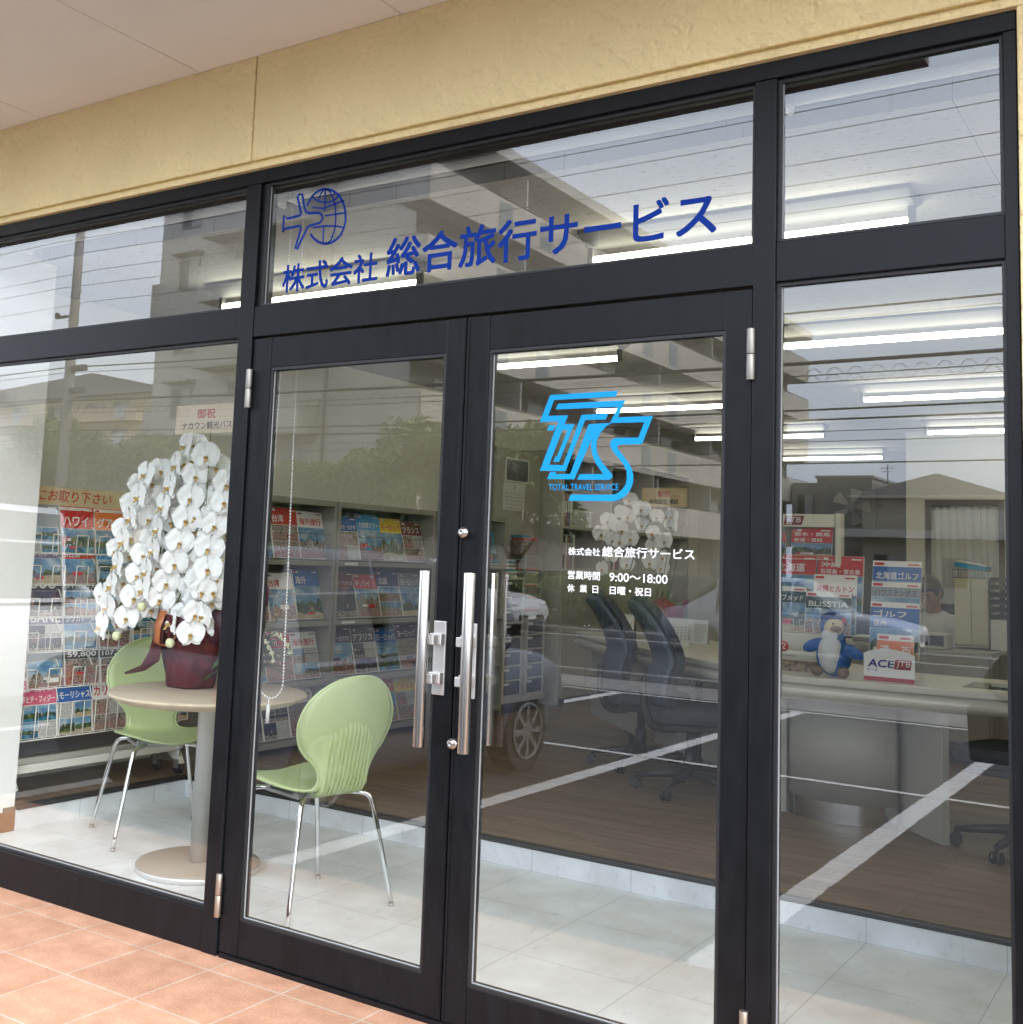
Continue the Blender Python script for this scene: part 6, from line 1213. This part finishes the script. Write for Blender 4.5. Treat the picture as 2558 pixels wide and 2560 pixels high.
def aptwin(parent, x0, x1, z0, z1, y, face='y', curtain=True):
    mb = MB(); s_ = .05
    if face == 'y':
        mb.box((x0, y, z0), (x1, y+.06, z1)); o = mb.build('window', M_WFR, parent, world=True)
        p = MB(); xm = (x0+x1)/2; p.box((x0+s_, y+.061, z0+s_), (xm-.02, y+.07, z1-s_)); p.m = 1; p.box((xm+.02, y+.061, z0+s_), (x1-s_, y+.07, z1-s_))
    else:
        mb.box((y, x0, z0), (y+.06, x1, z1)); o = mb.build('window', M_WFR, parent, world=True)
        p = MB(); xm = (x0+x1)/2; p.box((y+.061, x0+s_, z0+s_), (y+.07, xm-.02, z1-s_)); p.m = 1; p.box((y+.061, xm+.02, z0+s_), (y+.07, x1-s_, z1-s_))
    p.build('pane', [M_PANE, M_CURT if curtain else M_PANE], o, world=True)
for k, z in enumerate(ZB):
    mb = MB(); mb.box((XA1+.002, YA1, z-.18), (-21.3, -28.05, z)); mb.build('balcony_slab', M_SLAB, ap, world=True)
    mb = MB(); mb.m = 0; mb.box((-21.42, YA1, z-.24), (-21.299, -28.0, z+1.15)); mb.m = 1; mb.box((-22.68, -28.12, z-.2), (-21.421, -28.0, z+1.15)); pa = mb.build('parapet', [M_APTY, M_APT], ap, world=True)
    mb = MB(); mb.tube([(-21.36, YA1, z+1.24), (-21.36, -28.06, z+1.24), (-22.6, -28.06, z+1.24)], .03, 6)
    for q in range(0, 42, 3): mb.box((-21.38, -28.2-q, z+1.15), (-21.34, -28.24-q, z+1.24))
    mb.build('hand_rail', flat((.06, .06, .06), .5), pa, world=True)
    for q in (33.5, 36.6, 46.5, 49.5, 60, 63): MB().box((-21.298, -q, z-.05), (-21.285, -q+1.0, z+1.02)).build('glass_screen', mat('screen_glass', (.16, .18, .20), .15), pa, world=True)
    for q in (34.8, 41, 47.8, 54.5, 61.5): MB().box((XA1+.003, -q, z+.002), (-21.43, -q+.1, z+2.45)).build('party_screen', M_SLAB, ap, world=True)
    for q in range(6): aptwin(ap, -33.2-q*6.7, -30.6-q*6.7, z+.1, z+2.05, XA1+.004, 'x'); aptwin(ap, -35.0-q*6.7-.6, -34.0-q*6.7-.6, z+.1, z+2.1, XA1+.004, 'x', False)
    # end wall: corner balcony box, hooded window
    mb = MB(); mb.box((-32.4, -29.19, z-.2), (-26.8, -28.0, z-.02)); mb.m = 1; mb.box((-32.4, -28.12, z-.019), (-26.8, -28.0, z+1.2)); mb.m = 2; mb.box((-26.92, -29.19, z-.019), (-26.8, -28.121, z+1.2)); mb.box((-32.4, -29.19, z-.019), (-32.28, -28.121, z+1.2)); bb = mb.build('end_balcony', [M_SLAB, M_APT, M_APTY], ap, world=True)
    mb = MB(); mb.box((-32.45, -28.14, z+1.2), (-26.75, -27.98, z+1.26)); mb.build('coping', M_SLAB, bb, world=True)
    aptwin(ap, -31.6, -29.4, z+.05, z+2.1, -29.195); aptwin(ap, -34.8, -33.6, z+.75, z+2.0, -29.195)
    mb = MB(); mb.prism([(-29.19, z+2.12), (-28.7, z+2.18), (-28.7, z+2.26), (-29.19, z+2.30)], -34.95, -33.45, 'x'); mb.build('window_hood', M_SLAB, ap, world=True)
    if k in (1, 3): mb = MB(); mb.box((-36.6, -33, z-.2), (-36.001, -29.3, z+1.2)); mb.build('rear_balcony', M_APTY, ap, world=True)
mb = MB(); mb.tube([(-26.5, -29.1, 0), (-26.5, -29.1, ZT)], .06, 8); mb.build('drain_pipe', flat((.24, .22, .2)), ap, world=True)
# ---------------------------------------------------------------- yellow flats far left
M_YEL = mat('yellow_wall', (.68, .57, .36), .8, var=.05, vs=.4); M_YBAL = mat('tan_balcony', (.60, .47, .34), .8); M_ROOFG = mat('grey_roof', (.20, .19, .18), .7)
yf = thing('apartment_building', 'low yellow block of flats with rounded tan balconies behind the utility pole', 'apartment block', (-105, -78, G))
mb = MB(); mb.box((-128, -88, G), (-90, -76, 16.8)); mb.build('wall', M_YEL, yf, world=True)
mb = MB(); mb.prism([(-129, 16.8), (-129, 17.1), (-98, 19.2), (-88.5, 17.4), (-88.5, 16.8)], -89, -74.6, 'y'); mb.build('roof', M_ROOFG, yf, world=True)
for k in range(6):
    z = 14.2-2.85*k
    for xa, xb in ((-102.5, -91), (-122, -108)):
        mb = MB(); pts = [(xa, -75.9), (xa, -74.9), (xa+1, -74.3), (xb-1, -74.3), (xb, -74.9), (xb, -75.9)]
        mb.m = 0; mb.prism(pts, z-.25, z-.02); mb.m = 1; mb.prism([(q[0], q[1]) for q in pts], z-.019, z+1.1); mb.build('balcony', [M_YEL, M_YBAL], yf, world=True)
        MB().box((xb-2.6, -74.28, z-.02), (xb-1.0, -74.22, z+1.2)).build('railing', mat('white_railing', (.6, .6, .6), .5), yf, world=True)
        aptwin(yf, xa+2, xa+5, z+.1, z+2.0, -75.99); aptwin(yf, xb-5, xb-2.5, z+.1, z+2.0, -75.99)
    aptwin(yf, -106.8, -104.6, z+.6, z+1.9, -75.99)
# ---------------------------------------------------------------- houses across the road
M_SID = mat('beige_siding', (.50, .46, .37), .75, var=.05, vs=.8); M_TILE = tiles('roof_tile', (.11, .105, .10), (.095, .09, .088), (.06, .058, .055), .35, .28, .02, (0, 0), .6, axes='xy', offset=.5, bumpd=.4, nscale=1)
hs_ = thing('house', 'beige two storey house with a grey hipped roof and a white balcony', 'house', (-12.3, -66, G))
HX0, HX1, HY0, HY1 = -15.6, -8.4, -70, -62
mb = MB(); mb.box((HX0, HY0, G), (HX1, HY1, 5.55)); mb.build('wall', M_SID, hs_, world=True)
mb = MB(); e_ = .65; a = (HX0-e_, HY1+e_, 5.5); b = (HX1+e_, HY1+e_, 5.5); c = (HX1+e_, HY0-e_, 5.5); d = (HX0-e_, HY0-e_, 5.5); r1 = (-12.25, -64.6, 7.0); r2 = (-12.25, -67.4, 7.0)
mb._add([a, b, c, d, r1, r2], [(0, 1, 4), (1, 2, 5, 4), (2, 3, 5), (3, 0, 4, 5), (3, 2, 1, 0)]); rf = mb.build('roof', M_TILE, hs_, world=True)
mb = MB(); mb.box((HX0-e_-.03, HY1+e_, 5.40), (HX1+e_+.03, HY1+e_+.06, 5.56)); mb.build('gutter', mat('cream_fascia', (.45, .43, .38), .6), rf, world=True)
aptwin(hs_, -12.0, -10.2, 3.9, 5.1, HY1+.001); aptwin(hs_, -15, -13.5, .4, 2.4, HY1+.001); aptwin(hs_, -11.5, -9, .2, 2.3, HY1+.001)
mb = MB(); mb.box((-11.7, -61.95, 3.25), (-7.2, -60.9, 4.75)); mb.build('balcony', mat('white_balcony', (.55, .54, .52), .7), hs_, world=True)
mb = MB(); mb.box((-16.4, -61.95, 3.3), (-11.71, -60.6, 3.55)); mb.m = 1; mb.box((-16.5, -60.6, 3.25), (-6.5, -60.5, 3.68)); mb.build('porch_roof', [M_TILE, mat('white_fascia', (.5, .49, .47), .6)], hs_, world=True)
mb = MB(); mb.cyl((-14.6, -63.5, 5.8), (-14.6, -63.5, 7.4), .03, 6); mb.cyl((-15.0, -63.5, 7.2), (-14.2, -63.5, 7.2), .02, 6); mb.cyl((-14.9, -63.5, 7.0), (-14.3, -63.5, 7.0), .02, 6); mb.build('aerial', flat((.3, .3, .3), .4, metal=.6), rf, world=True)
h2 = thing('house', 'dark grey flat roofed box house left of the hipped roof house', 'house', (-17.6, -68, G))
mb = MB(); mb.box((-19.4, -74, G), (-16.2, -66.5, 6.9)); mb.build('wall', mat('grey_render', (.24, .23, .21), .8, var=.06, vs=.6), h2, world=True)
mb = MB(); mb.box((-19.5, -74.1, 6.9), (-16.1, -66.4, 7.05)); mb.build('parapet_cap', M_WFR, h2, world=True); mb = MB(); mb.box((-21.2, -74, G), (-19.41, -67.4, 6.7)); mb.build('wing', mat('pale_render', (.30, .29, .27), .8), h2, world=True)
aptwin(h2, -20.9, -19.9, 4.6, 6.0, -67.395)
h3 = thing('house', 'long cream building with a low roof behind the hipped roof house', 'house', (2, -82, G))
mb = MB(); mb.box((-8.5, -90, G), (16, -78, 7.0)); mb.build('wall', mat('cream_render', (.42, .38, .29), .8), h3, world=True)
mb = MB(); mb.prism([(-8.9, 7.0), (16.5, 7.0), (16.2, 7.5), (-8.6, 7.5)], -90.5, -77.4, 'y'); mb.build('roof', M_ROOFG, h3, world=True)
for q in range(4): aptwin(h3, -6+q*5.4, -3.8+q*5.4, 3.6, 5.2, -77.99)
h4 = thing('house', 'small white house with a low tiled roof between the box house and the hipped roof house', 'house', (-24, -60, G))
mb = MB(); mb.box((-27, -64, G), (-22, -58, 3.4)); mb.build('wall', mat('white_render', (.5, .49, .46), .8), h4, world=True)
mb = MB(); mb.prism([(-27.6, 3.35), (-21.4, 3.35), (-24.5, 4.9)], -64.6, -57.4, 'y'); mb.build('roof', M_TILE, h4, world=True); aptwin(h4, -25.6, -23.6, 1.0, 2.3, -57.99)
h4['label'] = 'small white house with a gabled tiled roof behind the hedge'
bw = tag(MB().box((-21, -24.4, G), (30, -24.2, 1.05)).build('block_wall', mat('concrete_block', (.30, .29, .27), .85, var=.08, vs=1.5)), 'grey concrete block wall along the far side of the road behind the hedge', 'wall')
# ---------------------------------------------------------------- trees and hedges
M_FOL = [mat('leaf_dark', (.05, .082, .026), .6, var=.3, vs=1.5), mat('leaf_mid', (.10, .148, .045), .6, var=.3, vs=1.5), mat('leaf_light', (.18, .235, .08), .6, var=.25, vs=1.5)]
M_BARK = mat('bark', (.07, .052, .04), .9, var=.3, vs=6, bump=.5, bs=20)
def crown(blobs, n, leaf, seed):
    rr = random.Random(seed); mb = MB(); tot = sum(b[1]**2 for b in blobs)
    for c, r, sq in blobs:
        for i in range(int(n*r*r/tot)):
            v_ = V((rr.gauss(0, 1), rr.gauss(0, 1), rr.gauss(0, 1))).normalized(); q = r*(.55+.5*rr.random()**.5)
            p = V(c)+V((v_.x*q, v_.y*q, v_.z*q*sq)); p += NZ.noise_vector(p*1.3)*r*.28
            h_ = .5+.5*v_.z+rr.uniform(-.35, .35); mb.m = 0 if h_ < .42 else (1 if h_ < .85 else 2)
            a = V((rr.gauss(0, 1), rr.gauss(0, 1), rr.gauss(0, .6))).normalized(); b = a.orthogonal(); b.rotate(MX.Rotation(rr.uniform(0, 6.28), 3, a)); b = b*leaf*rr.uniform(.6, 1.3); a2 = a*leaf*rr.uniform(.35, .6)
            mb._add([p-b, p+a2, p+b, p-a2], [(0, 1, 2, 3)])
    return mb
def tree(label, x, y, h, r, seed, trunk=1.6, group='trees across the road', n=15000):
    t = thing('broadleaf_tree', label, 'tree', (x, y, G), 0, group); rr = random.Random(seed); blobs = []
    mb = MB(); mb.smooth = True; mb.tube(spl([(0, 0, 0), (.08, .03, trunk*.6), (-.04, .05, trunk), (.03, 0, h*.75)], 4), [.17*(1-.8*i/12) for i in range(13)], 9); mb.build('trunk', M_BARK, t)
    for k in range(9):
        a = k*2.4+rr.random(); q = r*rr.uniform(.35, .68); z = trunk+(h-trunk)*rr.uniform(.25, .85); c = (q*math.cos(a), q*math.sin(a), z); blobs.append((c, r*rr.uniform(.34, .52), .8))
        mb = MB(); mb.smooth = True; mb.tube([(0, 0, trunk*.8+.1*k), (c[0]*.5, c[1]*.5, (z+trunk)/2+.1), c], [.07, .045, .012], 6); mb.build('limb', M_BARK, t)
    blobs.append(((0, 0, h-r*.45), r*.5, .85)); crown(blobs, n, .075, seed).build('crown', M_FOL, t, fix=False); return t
tree('rounded light green tree standing over the clipped hedge', -14.2, -22.6, 5.1, 1.9, 11); tree('broad spreading tree in front of the apartment block balconies', -17.6, -22.8, 5.5, 2.4, 12, n=19000)
tree('small low tree in front of the apartment end wall', -21.5, -22.6, 4.2, 1.7, 13); tree('dark dense tree to the right of the utility pole, the nearer of two', -28.0, -22.8, 5.2, 2.3, 14); tree('tall dark tree at the foot of the yellow flats', -33.2, -23, 5.9, 2.8, 15, n=19000); tree('bushy tree at the far left of the road edge', -39.5, -23.2, 5.2, 2.9, 16, n=19000); tree('narrow light tree between the apartment end wall and the utility pole', -24.8, -22.7, 4.3, 1.5, 17)
def hedge(label, x0, x1, y, h, seed, n):
    rr = random.Random(seed); bl = []; k = int((x1-x0)/.55)
    for i in range(k): bl.append((((i+.5)*.55, rr.uniform(-.1, .1), h*.5+rr.uniform(-.04, .06)), h*.52, .95))
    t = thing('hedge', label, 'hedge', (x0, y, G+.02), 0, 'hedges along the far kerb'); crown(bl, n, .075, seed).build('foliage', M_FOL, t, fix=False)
    mb = MB()
    for i in range(k): mb.cyl(((i+.5)*.55, 0, 0), ((i+.5)*.55, 0, h*.5), .02, 5)
    mb.build('stem', M_BARK, t); return t
hedge('clipped dark hedge under the rounded light green tree', -20.5, -9.6, -22.0, 1.35, 32, 7000); hedge('long dark hedge left of the small low tree', -42, -21, -21.9, 1.7, 33, 9000)
# ---------------------------------------------------------------- utility poles and wires
M_POLE = mat('concrete_pole', (.28, .26, .235), .85, var=.06, vs=3); M_INS = flat((.5, .48, .45), .3); M_BLK = flat((.025, .025, .027), .5)
def pole(label, x, y, h):
    t = thing('utility_pole', label, 'utility pole', (x, y, G), 0, 'utility poles along the road')
    mb = MB(); mb.smooth = True; mb.tube([(0, 0, 0), (0, 0, h)], [.19, .125], 18); mb.build('mast', M_POLE, t)
    for k in range(int((h-2.5)/.9)): s_ = (-1)**k; mb = MB(); mb.cyl((s_*.12, 0, 2.4+.45*k*2), (s_*.32, 0, 2.4+.45*k*2), .012, 6); mb.build('step_bolt', M_BLK, t)
    for z, L in ((h-.5, 1.1), (h-1.4, .8)):
        mb = MB(); mb.box((-.05, -L, z), (.05, L, z+.08)); ca = mb.build('crossarm', flat((.3, .3, .3), .5, metal=.5), t)
        for q in (-L*.85, 0.25, L*.85): mb = MB(); mb.lathe([(.0, .08), (.045, .08), (.03, .12), (.05, .13), (.03, .18), (.045, .19), (.0, .24)], 12, (0, q, z)); mb.build('insulator', M_INS, ca)
    mb = MB(); mb.box((-.9, -.05, h*.62), (.0, .05, h*.62+.07)); mb.ell((-.85, 0, h*.62+.12), (.10, .08, .09), 10, 8); mb.build('side_arm', M_BLK, t)
    for z in (h*.50, h*.45): mb = MB(); mb.smooth = True; mb.cyl((.15, 0, z), (.75, 0, z), .11, 14); mb.build('cable_closure', M_BLK, t)
    return t
pole('concrete utility pole with step bolts beside the far kerb', -29.5, -20.15, 14.2); pole('concrete utility pole further along the road to the right', 12.5, -20.15, 11.4)
W0 = None
for i, (z, r, dy) in enumerate(((10.75, .009, .8), (10.58, .009, 0), (10.24, .009, -.8), (9.3, .008, .6), (9.12, .008, -.6), (6.86, .022, 0), (6.65, .010, .15), (5.80, .042, 0), (5.52, .012, .1), (5.36, .012, .2), (4.82, .022, .1), (4.63, .022, 0), (4.38, .009, .1), (4.2, .009, -.1), (3.75, .016, 0))):
    sg = .30 if z < 9 else .24; xa, xb = -29.5, 12.5
    f = lambda x: z-sg*4*(x-xa)*(xb-x)/((xb-xa)**2)
    mb = MB(); mb.smooth = True
    for (u, v_) in ((xa, xb), (-70, xa), (xb, 60)):
        n_ = 24 if u == xa else 6; mb.tube([(u+(v_-u)*k/n_, -20.15+dy, (f(u+(v_-u)*k/n_) if u == xa else z-.25*4*k*(n_-k)/n_/n_)) for k in range(n_+1)], r, 5)
    if i in (8, 9):
        p = []
        for k in range(760): x = xa+(xb-xa)*k/759; p.append((x, -20.15+dy+.06*math.cos(k*.42*2), f(x)+.065+.075*math.sin(k*.42*2)))
        mb.tube(p, .007, 4)
    tag(mb.build('overhead_wire', M_BLK, fix=False), ('overhead cable wound with a loose spiral above the road' if i in (8, 9) else 'thick black overhead cable above the road' if r > .015 else 'thin black overhead wire above the road'), 'overhead wire', 'spiral wound cables above the road' if i in (8, 9) else 'thick cables above the road' if r > .015 else 'thin wires above the road')
# ---------------------------------------------------------------- person standing on the asphalt, faintly mirrored at the edge of the right window
pp = thing('person', 'person in a long dark coat standing on the asphalt, holding up a phone', 'person', (.40, -3.02, G+.002), rad(180))
M_COAT = mat('black_coat', (.012, .012, .014), .85, var=.2, vs=6, bump=.3, bs=12)
hc = (0, -.02, 1.53); R_ = MX.Rotation(rad(2), 3, 'X'); mb = MB(); head(mb, hc, R_)
capsule(mb, (0, .02, 1.34), (0, 0, 1.47), .052, .05); capsule(mb, (-.085, .02, .86), (.085, .02, .86), .115, .115); capsule(mb, (0, .02, .90), (0, .015, 1.22), .125, .14); capsule(mb, (-.13, .02, 1.28), (.13, .02, 1.28), .07, .07)
for s in (-1, 1):
    capsule(mb, (s*.095, .01, .82), (s*.10, .0, .46), .085, .058); capsule(mb, (s*.10, .0, .46), (s*.105, .02, .08), .056, .036); capsule(mb, (s*.105, .02, .045), (s*.115, -.14, .036), .042, .034)
# local -x is the side nearer the lens: that hand holds the phone up, the other elbow is bent out over a shoulder bag
capsule(mb, (-.185, .02, 1.27), (-.33, -.03, 1.10), .048, .04); capsule(mb, (-.33, -.03, 1.10), (-.50, -.06, 1.42), .04, .028); hand(mb, (-.505, -.065, 1.44), (-.35, -.1, 1), (0, -1, 0), -1)
capsule(mb, (.185, .02, 1.27), (.30, .06, 1.12), .048, .04); capsule(mb, (.30, .06, 1.12), (.17, -.17, 1.06), .04, .028); hand(mb, (.155, -.19, 1.06), (-1, -.3, .05), (0, -1, .2), 1)
o = mb.build('body', M_SKIN, pp); remesh(o); face_bits(pp, hc, R_); hair(pp, hc, R_)
mb = MB(); capsule(mb, (-.10, .02, .80), (.10, .02, .80), .135, .135); capsule(mb, (0, .02, .86), (0, .015, 1.22), .142, .152); capsule(mb, (-.13, .02, 1.28), (.13, .02, 1.28), .082, .082); capsule(mb, (-.11, .02, .35), (-.09, .02, .80), .135, .13); capsule(mb, (.11, .02, .35), (.09, .02, .80), .135, .13); capsule(mb, (0, .02, .35), (0, .02, .8), .14, .13)
capsule(mb, (-.185, .02, 1.27), (-.33, -.03, 1.10), .062, .054); capsule(mb, (-.33, -.03, 1.10), (-.485, -.058, 1.39), .054, .042); capsule(mb, (.185, .02, 1.27), (.31, .06, 1.12), .062, .056); capsule(mb, (.31, .06, 1.12), (.195, -.145, 1.06), .056, .044)
o = mb.build('coat', M_COAT, pp); remesh(o, .012, 5)
mb = MB()
for s in (-1, 1): capsule(mb, (s*.10, .0, .60), (s*.10, .0, .46), .08, .07); capsule(mb, (s*.10, .0, .46), (s*.105, .02, .10), .07, .052)
o = mb.build('trousers', flat((.02, .021, .026), .8), pp); remesh(o, .01, 4)
mb = MB()
for s in (-1, 1): capsule(mb, (s*.105, .02, .047), (s*.115, -.15, .043), .048, .042)
mb.build('shoes', flat((.014, .013, .013), .4), pp)
ph_ = tag(MB().box((-.037, -.0045, -.078), (.037, .0045, .078)).build('phone', flat((.015, .015, .017), .15), bevel=.004), 'black phone held up in the raised hand of the person in the dark coat', 'phone'); ph_.location = (.955, -2.93, 1.255)
bg_ = thing('shoulder_bag', 'black shoulder bag hanging at the side of the person in the dark coat', 'bag', (.14, -3.02, .46), rad(180))
mb = MB(); mb.prism([(-.15, 0), (.15, 0), (.16, .24), (.13, .27), (-.13, .27), (-.16, .24)], -.05, .05, 'y'); mb.build('body', flat((.012, .012, .013), .55), bg_, bevel=.02)
mb = MB(); mb.smooth = True; mb.tube(spl([(-.14, 0, .25), (-.10, .0, .5), (-.09, 0, .80), (-.05, .04, .86)], 5), .012, 8); mb.build('strap', flat((.02, .02, .02), .6), bg_)
